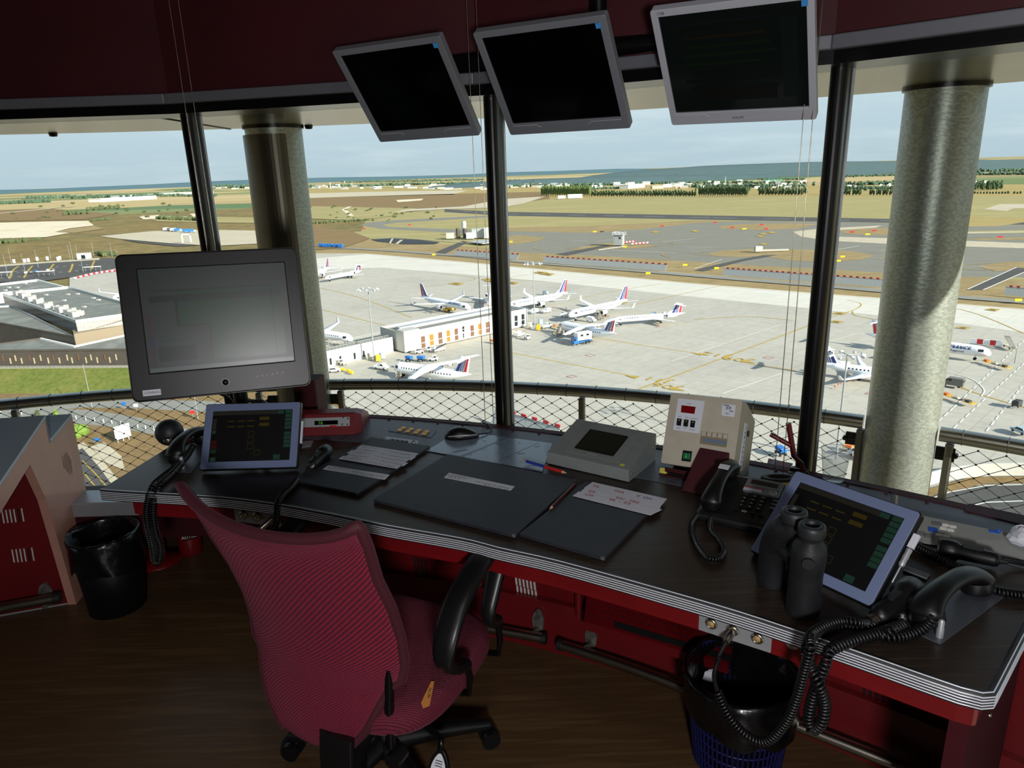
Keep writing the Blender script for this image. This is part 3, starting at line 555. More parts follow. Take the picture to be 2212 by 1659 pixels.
# ------------------------------------------------------------------ touch panels
def touch_panel(label, c, X, Nn, w, h, group):
    M_ = frame(c, X, Nn); t = thing('touch_panel', label, 'touch panel', (c[0], c[1], DZ), 0, group)
    m = MB(); m.M = M_; m.prism(rrect(w + .004, h + .004, .006, 4), -.018, -.001); m.build('housing', mats['black_plastic'], t, bevel=.002)
    b = .022; m = MB(); m.M = M_; m.ring(rrect(w, h, .006, 4), rrect(w - 2 * b, h - 2 * b, .001, 4), -.004, .002); m.build('bezel', mats['bezel_blue'], t, bevel=.001)
    sw, sh = w - 2 * b, h - 2 * b; m = MB(); m.M = M_; m.add([(sw / 2 * a_, sh / 2 * b_, -.0015) for a_, b_ in ((-1, -1), (1, -1), (1, 1), (-1, 1))], [(0, 1, 2, 3)]); s_ = m.build('screen', mats['screen_dim'], t)
    rr = [(-sw / 2, sh / 2 - .013, sw * .30, sh / 2 - .001, 2)]
    for i in range(10): yy = sh / 2 - .0125 * (i + 1) - (.006 if i > 4 else 0); rr.append((sw / 2 - .022, yy - .011 + .012, sw / 2 - .002, yy + .0115, 0)) if i < 9 else None
    rr.append((sw / 2 - .047, sh / 2 - .013, sw / 2 - .027, sh / 2 - .002, 0))
    for j in range(2):
        for i in range(3): rr.append((-.075 + .03 * i, sh / 2 - .034 - .017 * j, -.053 + .03 * i, sh / 2 - .031 - .017 * j, 1))
        rr.append((.022, sh / 2 - .031 - .019 * j, .052, sh / 2 - .021 - .019 * j, 1))
    for x, y in ((.0, .005), (.0, -.0145), (.0, -.034), (.022, -.053)):
        k = .0011; a_, b_ = .009, .008; rr += [(x - a_, y - b_, x + a_, y - b_ + k, 1), (x - a_, y + b_ - k, x + a_, y + b_, 1), (x - a_, y - b_, x - a_ + k, y + b_, 1), (x + a_ - k, y - b_, x + a_, y + b_, 1)]
    rr += [(-sw / 2 + .003, -.024, -sw / 2 + .02, -.013, 3), (-sw / 2 + .003, -.038, -sw / 2 + .02, -.026, 3), (-sw / 2 + .003, -.052, -sw / 2 + .02, -.04, 4), (-sw / 2 + .003, .02, -sw / 2 + .013, .055, 2), (-sw / 2 + .003, .008, -sw / 2 + .013, .018, 0), (-sw / 2 + .004, -sh / 2 + .002, -sw / 2 + .02, -sh / 2 + .014, 0), (sw / 2 - .05, -sh / 2 + .003, sw / 2 - .03, -sh / 2 + .018, 0), (-sw / 2 + .03, -sh / 2 + .02, sw / 2 - .03, sh / 2 - .015, 5)]
    rr = [rr[-1]] + rr[:-1]
    m = MB(); m.M = M_
    for k_, (x0, y0, x1, y1, mi) in enumerate(rr): z_ = -.0013 if k_ == 0 else -.0009; m.add([(x0, y0, z_), (x1, y0, z_), (x1, y1, z_), (x0, y1, z_)], [(0, 1, 2, 3)], mi)
    m.build('menu_graphics', [mats[k] for k in ('ui_green', 'ui_yellow', 'ui_tan', 'ui_red', 'ui_pgreen', 'ui_dark')], s_)
    p0 = M_ @ Vector((0, h * .1, -.03)); p1 = Vector((p0.x - Nn[0] * .09, p0.y - Nn[1] * .09, DZ)); m = MB(); m.tube([p0, p1], .012, 10); m.box(p1 + Vector((0, 0, .004)), (.1, .07, .008)); m.build('foot', mats['black_plastic'], t)
    return t, M_
tL, ML = touch_panel('touch panel with lavender bezel and yellow squares, below the radar display', (-.7953, 2.0213, .9985), (1, -.0018, -.0038), (.0007, -.8274, .5616), .2876, .2013, 'touch panels on the desk')
tR, MR_ = touch_panel('touch panel with lavender bezel and yellow squares, behind the binoculars', (.6566, 1.3293, .9925), (.5324, -.8458, .0343), (-.6179, -.3606, .6987), .2811, .2108, 'touch panels on the desk')
m = MB(); m.M = ML @ Matrix.Translation((.15, -.004, -.012)); m.box((0, .012, 0), (.005, .07, .008)); m.build('edge_label', mats['paper'], tL)
t = thing('jack_plug', 'silver jack plug with white tag at the right edge of the touch panel', 'plug', MR_ @ Vector((.151, .02, -.01)))
m = MB(); m.M = MR_ @ Matrix.Translation((.151, .0, -.006)) @ Matrix.Rotation(R(90), 4, 'X'); m.lathe([(.0058, -.03), (.0062, -.028), (.0055, -.02), (.0062, -.012), (.0055, -.004), (.0062, .004), (.004, .008)], 14); m.build('barrel', mats['alu'], t)
m = MB(); m.M = MR_ @ Matrix.Translation((.151, .0, -.006)) @ Matrix.Rotation(R(90), 4, 'X'); m.lathe([(.0018, .006), (.0018, .042), (.0006, .045)], 8); m.build('tip', mats['alu'], t)
m = MB(); m.M = MR_ @ Matrix.Translation((.151, .048, -.006)); m.box((0, 0, 0), (.012, .03, .009)); m.build('cable_tag', mats['paper'], t, bevel=.001)
# ------------------------------------------------------------------ strip boards, strips, pencils
mat('board', '24262d', .55, c2='2a2c33', scale=30, bump=.02); mat('board_edge', '55565a', .6)
def board(label, c, ang, w, h, lift=0):
    t = thing('strip_board', label, 'board', (c[0], c[1], DZ), 0, 'flight strip boards on the desk'); M_ = flat((c[0], c[1], DZ + .001), R(ang)) @ Matrix.Rotation(lift, 4, 'X')
    m = MB(); m.M = M_; m.plate(w, h, .0005, .0085, .003); m.build('panel', mats['board'], t, bevel=.001)
    for sx in (w / 2 - .002,):
        for sy in (-1, 1): m = MB(); m.M = M_; m.box((sx - .003, sy * (h / 2 - .002), .005), (.01, .006, .0082)); m.build('worn_corner', mats['board_edge'], t, bevel=.002)
    return t
board('dark strip board with a column of paper strips, by the black hand microphone', (-.451, 1.993), -26.1, .227, .37)
board('largest dark strip board carrying a single paper strip near its upper middle', (-.105, 1.777), -30.4, .438, .35)
board('dark strip board with red handwritten paper strips, left of the telephone', (.194, 1.604), -33.6, .224, .343)
def strip(px, label, lines, group, z=.9095, hand=None):
    q = [U(x, y, z) for x, y in px]; c = sum(q, Vector()) / 4; t = thing('paper_strip', label, 'paper strip', at(c, z), 0, group)
    m = MB(); m.add(q + [p + Vector((0, 0, .0006)) for p in q], [(0, 1, 2, 3), (7, 6, 5, 4), (0, 4, 5, 1), (1, 5, 6, 2), (2, 6, 7, 3), (3, 7, 4, 0)]); m.build('sheet', mats['paper'], t)
    X = (q[1] - q[0]); Y = (q[0] - q[3]); rr = random.Random(int(px[0][0] * 7))
    if lines:
        m = MB(); zz = Vector((0, 0, .0009))
        for (u0, u1, v) in lines:
            a = u0
            while a < u1:
                l_ = rr.uniform(.006, .02); p = q[3] + X * a + Y * v + zz; d = Y * .1; m.add([p, p + X * l_, p + X * l_ + d, p + d], [(0, 1, 2, 3)]); a += l_ + rr.uniform(.005, .03)
        m.build('print', mats['ink'], t)
    if hand:
        ang = math.atan2(X.y, X.x)
        for s_, u, v, k in hand: p = q[3] + X * u + Y * v + Vector((0, 0, .001)); text('handwriting', s_, .016, flat(p, ang) @ Matrix.Shear('XY', 4, (0, 0)), mats['ink_blue'] if k else mats['ink_red'], t, .00015, 'LEFT')
    return t
PL = [(.03, .35, .72), (.03, .28, .5), (.05, .22, .28), (.45, .95, .42), (.6, .95, .15)]
strip([(970, 1021.5), (1112, 1051), (1103, 1060), (959, 1032)], 'single white printed paper strip on the largest board', PL, 'printed paper strips on the boards')
strip([(709, 1005.5), (842, 1026), (831, 1036.5), (697.5, 1013.6)], 'white printed paper strip lying alone on the lower half of the left board', PL, 'printed paper strips on the boards')
T0, T1, B0, B1 = Vector((782.4, 961)), Vector((904.5, 980)), Vector((732, 990.5)), Vector((858.4, 1012))
for i in range(5):
    j = (.0, 3, -2, 5, 0)[i]; f0, f1 = i / 5, (i + 1) / 5 + .02; v = [T0.lerp(B0, f0), T1.lerp(B1, f0), T1.lerp(B1, f1), T0.lerp(B0, f1)]
    strip([(p.x + j, p.y + j * .17) for p in v], ['topmost', 'second from the top', 'third from the top', 'fourth from the top', 'lowest'][i] + ' printed paper strip in the block on the left board', PL, 'printed paper strips on the boards', .9095 + .0007 * i)
strip([(1280, 1041.4), (1440.8, 1077.8), (1428, 1093), (1262, 1054)], 'top strip with red handwriting on the right strip board', None, 'handwritten paper strips', .9095, [('TA', .06, .5, 0), ('FGR  -', .36, .5, 0), ('K', .66, .5, 0), ('OH', .74, .5, 1)])
strip([(1265, 1053), (1428, 1092), (1424, 1105), (1252, 1064)], 'middle strip with red handwriting on the right strip board', None, 'handwritten paper strips', .9102, [('D2', .08, .55, 0), ('K01 : F9G', .45, .55, 0)])
strip([(1250, 1062), (1430, 1101), (1405, 1113.5), (1237, 1071.5)], 'lowest strip with red handwriting on the right strip board', None, 'handwritten paper strips', .9109, [('CM', .1, .7, 0), ('FR  -  K2', .4, .75, 0)])
mat('pencil_blue', '2a3aa0', .35); mat('pencil_red', 'c2261f', .35); mat('pencil_maroon', '4a141c', .35); mat('wood_tip', 'c9a27a', .6)
def pencil(name, label, a, b, parts_, r_=.0042):
    a, b = Vector(a), Vector(b); t = thing(name, label, 'pencil', (a + b) / 2); d = b - a
    for nm, f0, f1, ra, rb, k in parts_: m = MB(); m.tube([a + d * f0, a + d * f1], [r_ * ra, r_ * rb], 8); m.build(nm, mats[k], t)
pencil('pencil', 'two coloured pencil, blue at one end and red at the other', U(1129, 994, DZ + .0135), U(1224, 1022, DZ + .0135), [('blue_half', .09, .52, 1, 1, 'pencil_blue'), ('red_half', .52, .91, 1, 1, 'pencil_red'), ('tip', .0, .09, .15, .98, 'wood_tip'), ('tip', .91, 1, .98, .15, 'wood_tip')], .0048)
pencil('pencil', 'dark red pencil lying in the gap between two strip boards', U(1241, 1046, DZ + .0125), U(1187, 1100, DZ + .0125), [('shaft', .0, .92, 1, 1, 'pencil_maroon'), ('tip', .92, 1, .98, .15, 'wood_tip'), ('cap', -.02, .06, .98, .98, 'black_plastic')])
# plastic covered map sheet
mat('map_sheet', '8d9cab', .2, spec=.7, c2='8394a4', scale=6); mat('map_ink', '6b7a90', .3); mat('map_ink_dark', '56627a', .3)
q = [U(993, 931, DZ + .003), U(1193, 957.5, DZ + .003), U(1171, 1019, DZ + .003), U(921, 973, DZ + .003)]
t = thing('map_sheet', 'pale blue laminated map sheet lying under the mouse', 'map', at(sum(q, Vector()) / 4, DZ))
m = MB(); m.add(q + [at(p, DZ + .0018) for p in q], [(3, 2, 1, 0), (4, 5, 6, 7), (0, 1, 5, 4), (1, 2, 6, 5), (2, 3, 7, 6), (3, 0, 4, 7)]); m.build('sheet', mats['map_sheet'], t)
m = MB(); rr = random.Random(3)
def mp_(u, v, z=.0034): return at(q[3].lerp(q[2], u).lerp(q[0].lerp(q[1], u), v), DZ + z)
for u0, v0, u1, v1, wd_, k in ((.3, 0, .52, 1, .03, 0), (.62, .1, .86, .95, .012, 0), (.1, .7, .2, .75, .05, 1), (.2, .1, .28, .3, .03, 1), (.85, .1, .95, .2, .05, 1)): m.add([mp_(u0, v0), mp_(u0 + wd_, v0), mp_(u1 + wd_, v1), mp_(u1, v1)], [(0, 1, 2, 3)], k)
for i in range(26): u, v, l_ = rr.uniform(.1, .9), rr.uniform(.1, .9), rr.uniform(.01, .04); m.add([mp_(u, v, .0035), mp_(u + l_, v, .0035), mp_(u + l_, v + .02, .0035), mp_(u, v + .02, .0035)], [(0, 1, 2, 3)], i % 2)
m.build('map_print', [mats['map_ink'], mats['map_ink_dark']], t)
# mouse
mc = U(998, 944, DZ + .004); mdir = U(1040, 938, DZ + .02) - U(960, 941, DZ + .02); MM = Matrix.Translation(at(mc, DZ + .0035)) @ Matrix.Rotation(math.atan2(mdir.y, mdir.x), 4, 'Z')
t = thing('computer_mouse', 'black computer mouse with a silver edge on the map sheet', 'mouse', at(mc, DZ))
def mouse_shell(k, zs, zoff=0):
    m = MB(); m.M = MM; rings = []
    for i in range(13):
        x = -.056 + .112 * i / 12; f = math.sqrt(max(0, 1 - (x / .0585) ** 2)); w_ = .031 * (f ** .7) * k * (1 + .1 * math.sin(i * .5)); hh = (.036 * f ** .8 * (1 - .25 * (x / .056 + .35) ** 2)) * zs
        rings.append([Vector((x * k, w_ * math.cos(R(a)) * (1 if math.sin(R(a)) > 0 else 1), max(.001, hh * max(0, math.sin(R(a))) ** .7) + zoff)) for a in range(0, 181, 12)])
    m.loft(rings, True); return m
mouse_shell(1, 1).build('shell', mats['black_plastic'], t)
m = MB(); m.M = MM; m.tube(smooth([(.05, -.014, .012), (.03, -.0295, .017), (0, -.033, .018), (-.03, -.029, .015), (-.048, -.016, .009)], 6), .0028, 6); m.build('silver_edge', mats['alu'], t)
m = MB(); m.tube(smooth([MM @ Vector((.052, 0, .008)), U(1055, 935, DZ + .006), U(1062, 925, DZ + .006), U(1050, 916, DZ + .006), U(1041, 911, DZ + .02)], 8), .0022, 6); m.build('cord', mats['black_plastic'], t)
# ------------------------------------------------------------------ panels set in the desk top
glow('key_amber', 'd9b06a', .25); mat('panel_dark', '3b4048', .4); mat('key_cream', 'b89a62', .45, emit='c79a50', estr=.12)
q = [U(839.4, 930.6, DZ + .003), U(931, 945, DZ + .003), U(943, 931, DZ + .003), U(863, 918, DZ + .003)]
t = thing('key_panel', 'small grey panel with eight amber keys set in the desk', 'key panel', at(sum(q, Vector()) / 4, DZ))
m = MB(); m.add(q + [at(p, DZ + .0014) for p in q], [(0, 1, 2, 3), (7, 6, 5, 4), (0, 4, 5, 1), (1, 5, 6, 2), (2, 6, 7, 3), (3, 7, 4, 0)]); m.build('plate', mats['panel_dark'], t)
for j in range(2):
    for i in range(4):
        p = q[0].lerp(q[1], .2 + .2 * i).lerp(q[3].lerp(q[2], .2 + .2 * i), .3 + .36 * j); m = MB(); m.M = flat(at(p, DZ + .003), math.atan2((q[1] - q[0]).y, (q[1] - q[0]).x)); m.box((0, 0, .002), (.014, .013, .005)); m.build('key', mats['key_cream'], t, bevel=.001)
q = [U(819, 956, DZ + .003), U(899, 966, DZ + .003), U(904, 952, DZ + .003), U(828, 942, DZ + .003)]
t = thing('switch_strip', 'narrow grey switch strip with four square keys and two end knobs', 'switch panel', at(sum(q, Vector()) / 4, DZ))
m = MB(); m.add(q + [at(p, DZ + .0014) for p in q], [(0, 1, 2, 3), (7, 6, 5, 4), (0, 4, 5, 1), (1, 5, 6, 2), (2, 6, 7, 3), (3, 7, 4, 0)]); m.build('plate', mats['alu'], t)
for i in range(6):
    f = (.09, .28, .41, .54, .67, .9)[i]; p = at(q[0].lerp(q[1], f).lerp(q[3].lerp(q[2], f), .5), DZ + .003); m = MB(); m.M = flat(p, math.atan2((q[1] - q[0]).y, (q[1] - q[0]).x))
    if i in (0, 5): m.lathe([(.008, 0), (.008, .006), (.005, .008), (.004, .002), (0, .002)], 16); m.build('knob', mats['alu'], t)
    else: m.box((0, 0, .002), (.014, .014, .005)); m.build('key', mats['black_plastic'], t, bevel=.001)
q = [U(652, 966, DZ + .002), U(672, 963, DZ + .002), U(677, 951, DZ + .002), U(654, 953, DZ + .002)]; m = MB(); m.add(q + [at(p, DZ + .001) for p in q], [(0, 1, 2, 3), (7, 6, 5, 4), (0, 4, 5, 1), (1, 5, 6, 2), (2, 6, 7, 3), (3, 7, 4, 0)]); tag(m.build('paper_card', mats['alu']), 'small pale card on the desk in front of the red numeric display', 'card')
# red numeric display
t = thing('numeric_display', 'red sloping box with a green number sixteen on its display', 'display', (-.66, 2.3, DZ))
yb, lean = 2.256, R(24); nf = Vector((.0, -math.cos(lean), math.sin(lean))); x0, x1 = -.79, -.545
A0 = UP(766, 941, (0, yb, DZ), nf); top = UP(773, 889.6, (0, yb, DZ), nf); hz = top.z - DZ - .002
m = MB(); yo = math.tan(lean) * hz
pr = [(yb, .002), (yb + yo, hz), (yb + yo + .05, hz), (yb + yo + .11, hz * .55), (yb + yo + .12, .002)]
m.loft([[Vector((x, y, DZ + z)) for y, z in pr] for x in (x0, A0.x)], True, 0, False); m.loft([[Vector((A0.x + d_, y + (.02 * (d_ > 0.01)), DZ + z * k)) for y, z in pr] for d_, k in ((0, 1), (.018, .82), (.022, .3))], True, 0, False); mat('case_red', '6b0f17', .4); m.build('case', mats['case_red'], t, bevel=.003)
FM = frame((-.66, yb, DZ), (1, 0, 0), nf); fi = FM.inverted()
def ff(px, py): v = fi @ UP(px, py, (0, yb, DZ), nf); return v.x, v.y
fx1, fy1 = ff(755.5, 900.5); fx0, fy0 = ff(652, 923.5); m = MB(); m.M = FM; m.box(((fx0 - .06 + fx1) / 2, (fy0 + fy1) / 2, .001), (fx1 - fx0 + .06, fy1 - fy0, .003)); m.build('face_plate', mats['alu'], t)
gx0, gy0 = ff(680, 918.5); gx1, gy1 = ff(730.5, 908); m = MB(); m.M = FM; m.box(((gx0 + gx1) / 2, (gy0 + gy1) / 2, .003), (gx1 - gx0, gy1 - gy0, .002)); m.build('display_window', mats['screen_off'], t)
glow('led_green', '7cf03a', 1.0); text('number', '16', .017, FM @ Matrix.Translation((gx0 + .02, (gy0 + gy1) / 2, .0042)), mats['led_green'], t)
hx, hy = ff(720, 920.5); m = MB(); m.M = FM; m.box((hx, hy, .0032), (.024, .005, .001)); m.build('red_label', mats['pencil_red'], t)
for px, py in ((742, 902), (752, 904), (740, 917), (751, 917)): sx, sy = ff(px, py); m = MB(); m.M = FM @ Matrix.Translation((sx, sy, .002)); m.lathe([(.003, 0), (.003, .0015), (0, .002)], 8); m.build('screw', mats['steel'], t)
# ------------------------------------------------------------------ grey touch box
a, b = Vector((.097, 1.957, DZ + .002)), Vector((.315, 1.806, DZ + .002)); X = (b - a).normalized(); B_ = Vector((-X.y, X.x, 0)); w, d_ = (b - a).length, .185
t = thing('control_box', 'grey metal desk box with a dark sloping touch screen', 'control box', (a + b) / 2)
mat('box_grey', '8a9190', .42, .15, c2='848b8a', scale=30)
pr = [(0, 0), (0, .036), (d_, .084), (d_, 0)]
m = MB(); m.loft([[a + X * x + B_ * y + Vector((0, 0, z)) for y, z in pr] for x in (0, w)], True, 0, False); m.build('case', mats['box_grey'], t, bevel=.002)
n = (X.cross(B_ * d_ + Vector((0, 0, .048)))).normalized(); TM = frame(a + X * w / 2 + B_ * d_ / 2 + Vector((0, 0, .06)), X, n)
m = MB(); m.M = TM; m.plate(.185, .15, .0003, .0018, .006); m.build('inset_panel', mats['box_grey'], t, bevel=.001)
m = MB(); m.M = TM; m.plate(.128, .105, .0018, .0026, .003); m.build('touch_screen', mats['screen_dim'], t)
ui('screen_tiles', TM, [(-.04, -.012, -.018, .014, 0), (.018, -.018, .04, .008, 0), (-.058, -.046, .058, .046, 1)], ['ui_faint', 'ui_faint'], t, .0028)
m = MB(); m.M = TM; m.box((.0, -.064, .002), (.03, .006, .001)); m.build('maker_plate', mats['alu'], t)
mat('sticker_yellow', 'c7d23a', .5); m = MB(); m.M = TM; m.box((.105, -.08, .0012), (.013, .008, .0008)); m.build('sticker', mats['sticker_yellow'], t)
for x, y in ((0, .02), (0, .03), (0, .15), (w, .02), (w, .16), (w, .03)):
    m = MB(); m.M = frame(a + X * x + B_ * y + Vector((0, 0, .015 + .2 * y)), B_, X if x else -X); m.lathe([(.003, 0), (.003, .0012), (0, .0018)], 8); m.build('screw', mats['steel'], t)
# ------------------------------------------------------------------ strip printer on its red stand
mat('beige', 'b7b1a2', .5, c2='b0aa9a', scale=30); mat('beige_dark', '8f866f', .35, .2); mat('led_red', '5a0a0e', .2, emit='7a0b10', estr=.15); mat('switch_green', '0f5a34', .25, emit='1d8a50', estr=.12); mat('tag_yellow', 'd9c94a', .5); mat('cream_plate', 'd3d8e2', .45)
ic, iX, iN = Vector((.5119, 1.817, 1.04)), Vector((.8387, -.5431, .0405)), Vector((-.5064, -.7505, .4245)); IM = frame(ic, iX, iN); iw, ih, idp = .199, .199, .17
t = thing('strip_printer', 'beige strip printer with a white control plate tilted back on a red stand', 'printer', (ic.x, ic.y, .93))
m = MB(); m.M = IM; m.loft([[Vector((x, y, z)) for x, y in rrect(iw, ih, .006, 3)] for z in (0, -.06)] + [[Vector((x, y * .84 - .016, z)) for x, y in rrect(iw, ih, .006, 3)] for z in (-idp,)], True, 0, False); m.build('case', mats['beige'], t, bevel=.004)
def ipx(px, py): v = IM.inverted() @ UP(px, py, ic, iN); return v.x, v.y
def c7(x, y): return ipx(1400 + x / 5.53, 820 + y / 5.53)
def irect(name, ps, z0, z1, mt, parent=t, bev=0):
    xs = [c7(*p) for p in ps]; m = MB(); m.M = IM; m.prism(xs, z0, z1); return m.build(name, mt, parent, bevel=bev)
irect('control_plate', [(362, 222), (678, 257), (612, 648), (300, 600)], .0, .002, mats['cream_plate'])
irect('counter_window', [(405, 308), (572, 328), (556, 412), (395, 392)], .002, .0032, mats['led_red'])
for k, x in enumerate((343, 425, 505)): irect('control_switch', [(x + 12, 465 + 12 * k), (x + 65, 472 + 12 * k), (x + 52, 555 + 11 * k), (x, 547 + 11 * k)], .002, .005, mats['black_plastic'], bev=.0006); irect('switch_light', [(x + 32, 482 + 12 * k), (x + 42, 483 + 12 * k), (x + 40, 494 + 12 * k), (x + 30, 493 + 12 * k)], .005, .0056, mats['led_green'] if k == 1 else mats['sticker_yellow'])
irect('badge', [(888, 288), (1048, 306), (1030, 448), (876, 428)], .0, .0012, mats['cream_plate'])
for s_, x, y, k in (('iER', 962, 342, .0125), ('411', 952, 408, .0075)): v = c7(x, y); text('badge_lettering', s_, k, IM @ Matrix.Translation((v[0], v[1], .0014)), mats['ink'], t)
irect('badge_frame', [(900, 300), (970, 308), (968, 316), (899, 308)], .0012, .0018, mats['ink']); irect('badge_frame', [(975, 372), (1020, 378), (1018, 386), (973, 380)], .0012, .0018, mats['ink'])
for s_, x, y, k in (('LIGNE', 492, 290, .004), ('LECT', 380, 445, .004), ('TEST', 462, 455, .004), ('EN SERVICE', 548, 468, .004), ('RESET', 365, 580, .004), ('STOP', 443, 580, .004), ('MARCHE', 525, 600, .004)): v = c7(x, y); text('legend', s_, k, IM @ Matrix.Translation((v[0], v[1], .0022)), mats['ink'], t, .0001)
irect('paper_slot', [(640, 615), (955, 652), (935, 812), (615, 765)], -.0005, .0008, mats['beige_dark'])
for k in range(5): x = 655 + 64 * k; y = 618 + 8 * k; irect('slot_tooth', [(x - 8, y), (x + 40, y + 6), (x + 34, y + 60), (x - 14, y + 54)], .0008, .0035, mats['beige'])
mat('slot_blue', '66788c', .4); irect('slot_opening', [(665, 700), (942, 740), (935, 780), (655, 738)], .0008, .0014, mats['slot_blue'])
irect('power_switch', [(420, 845), (530, 858), (512, 985), (400, 970)], 0, .003, mats['black_plastic'], bev=.0008); irect('power_rocker', [(432, 875), (510, 885), (500, 955), (420, 945)], .003, .006, mats['switch_green'], bev=.001)
v = c7(462, 900); text('switch_mark', 'I', .006, IM @ Matrix.Translation((v[0], v[1], .0063)), mats['white'], t, .0001); v = c7(460, 926); text('switch_mark', 'O', .006, IM @ Matrix.Translation((v[0], v[1], .0063)), mats['white'], t, .0001)
SDM = frame(IM @ Vector((iw / 2, -.01, -.08)), -iN, iX); m = MB(); m.M = SDM; m.box((-.01, -.01, .0008), (.03, .13, .0012)); m.build('side_label', mats['paper'], t)
m = MB(); m.M = SDM
for k in range(9): m.box((-.013 + .004 * (k % 3), -.065 + .0135 * k, .0018), (.016 - .004 * (k % 3), .002 + .002 * (k == 0), .0003))
o = m.build('label_print', mats['ink'], t)
m = MB(); m.M = SDM; m.box((.02, .03, .002), (.012, .016, .006)); m.build('side_latch', mats['black_plastic'], t, bevel=.001)
# stand
BL, BR = IM @ Vector((-iw / 2, -ih / 2, 0)), IM @ Vector((iw / 2, -ih / 2, 0)); bk = -Vector((iN.x, iN.y, 0)).normalized(); st = thing('printer_stand', 'low dark red metal stand under the beige strip printer', 'stand', (ic.x, ic.y, DZ)); xd = (BR - BL).normalized(); bx = [at(BL, 0) + at(xd, 0) * .008, at(BR, 0) - at(xd, 0) * .008]
m = MB(); pr = [(.012, DZ + .003), (.012, .938), (.15, 1.008), (.15, DZ + .003)]
def below(p, d): return at(p + bk * d, 0)
m.loft([[below(p, d) + Vector((0, 0, min(z, (IM @ Vector((0, -ih / 2, -d / .905))).z - .014) if z > .93 else z)) for d, z in pr] for p in bx], True, 0, False); m.build('base', mats['maroon'], st, bevel=.002)
m = MB(); q = [U(1423, 1027, DZ + .004), U(1478, 1037, DZ + .004)]; m.add([q[0], q[1], q[1] + bk * .05, q[0] + bk * .05] + [p + Vector((0, 0, .004)) for p in (q[0], q[1], q[1] + bk * .05, q[0] + bk * .05)], [(3, 2, 1, 0), (4, 5, 6, 7), (0, 1, 5, 4), (1, 2, 6, 5), (2, 3, 7, 6), (3, 0, 4, 7)]); m.build('front_ledge', mats['maroon'], st)
q0 = U(1433, 1017, .917); TG = frame(q0, xd, Vector((-.45, -.8, .45))); t = tag(MB().box((0, 0, 0), (.02, .014, .002)).build('name_tag', mats['tag_yellow']), 'small yellow name tag on the printer stand', 'tag'); t.matrix_world = TG; text('tag_lettering', 'IDV5', .007, TG @ Matrix.Translation((0, 0, .0012)), mats['ink'], t, .0001)
t = thing('pen', 'black pen lying on the ledge of the printer stand', 'pen', U(1465, 1027, .914)); m = MB(); m.tube([U(1445, 1022, .9145), U(1482, 1032, .9145)], .0045, 8); m.build('barrel', mats['black_plastic'], t); m = MB(); m.tube([U(1440, 1021, .9145), U(1445, 1022, .9145)], [.001, .004], 8); m.build('tip', mats['steel'], t)
# red chute in front of the printer
f = [U(1470.5, 1059.6, DZ + .002), U(1519, 1069.5, DZ + .002)]; g0, g1 = UP(1512, 966.5, ic + iN * .004, iN), UP(1577, 978, ic + iN * .004, iN)
t = thing('strip_chute', 'dark red sloping metal chute below the printer paper slot', 'chute', (f[0] + f[1]) / 2); m = MB()
h0, h1 = at(g0 + iN * .02, DZ + .002), at(g1 + iN * .02, DZ + .002); m.add([f[0], f[1], g1, g0, h0, h1], [(0, 1, 2, 3), (0, 4, 5, 1), (4, 3, 2, 5), (0, 3, 4), (1, 5, 2)]); m.build('chute', mats['maroon'], t, bevel=.0015)
# red forked post by the mullion
pb = U(1738, 1022, DZ); pn = Vector((pb.x, pb.y, 0)).normalized(); t = thing('forked_post', 'dark red forked metal post on the desk edge in front of the mullion', 'post', at(pb, DZ)); m = MB()
m.tube([at(pb, DZ), UP(1730, 1000, pb, pn), UP(1715, 985, pb, pn), UP(1703, 914, pb, pn)], .0075, 12); m.tube([UP(1708, 962, pb, pn), UP(1664, 938, pb, pn) ], .0065, 12); mat('post_red', '5c121b', .4); m.build('post', mats['post_red'], t)
m = MB(); m.tube(smooth([UP(1728, 995, pb - pn * .008, pn), UP(1738, 1005, pb - pn * .012, pn), UP(1741, 1016, pb - pn * .012, pn), U(1733, 1030, DZ + .003), U(1748, 1028, DZ + .003), UP(1738, 1008, pb - pn * .006, pn)], 6), .0016, 5); m.build('loose_wire', mats['black_plastic'], t)
q = [U(1655, 1010, DZ + .003), U(1704, 1020, DZ + .003), U(1713, 1001, DZ + .003), U(1660, 990, DZ + .003)]; mat('card_red', '7c0b12', .5)
t = thing('striped_card', 'red card with a grey stripe behind the tape roll', 'card', at(sum(q, Vector()) / 4, DZ)); m = MB(); m.add(q + [at(p, DZ + .0018) for p in q], [(0, 1, 2, 3), (7, 6, 5, 4), (0, 4, 5, 1), (1, 5, 6, 2), (2, 6, 7, 3), (3, 7, 4, 0)]); m.build('card', mats['card_red'], t)
m = MB(); a, b, c_, d_ = q; z = Vector((0, 0, .0004)); m.add([a.lerp(b, .08) + z, a.lerp(b, .25) + z, d_.lerp(c_, .4) + z, d_.lerp(c_, .22) + z], [(0, 1, 2, 3)]); m.build('stripe', mats['desk_grey'], t)
q = [U(1702, 1020, DZ + .004), U(1726, 1020, DZ + .004), U(1733, 1008, DZ + .004), U(1712, 1006, DZ + .004)]; m = MB(); m.add(q + [at(p, DZ + .003) for p in q], [(0, 1, 2, 3), (7, 6, 5, 4), (0, 4, 5, 1), (1, 5, 6, 2), (2, 6, 7, 3), (3, 7, 4, 0)]); tag(m.build('paper_card', mats['paper']), 'small white card at the foot of the red forked post', 'card')
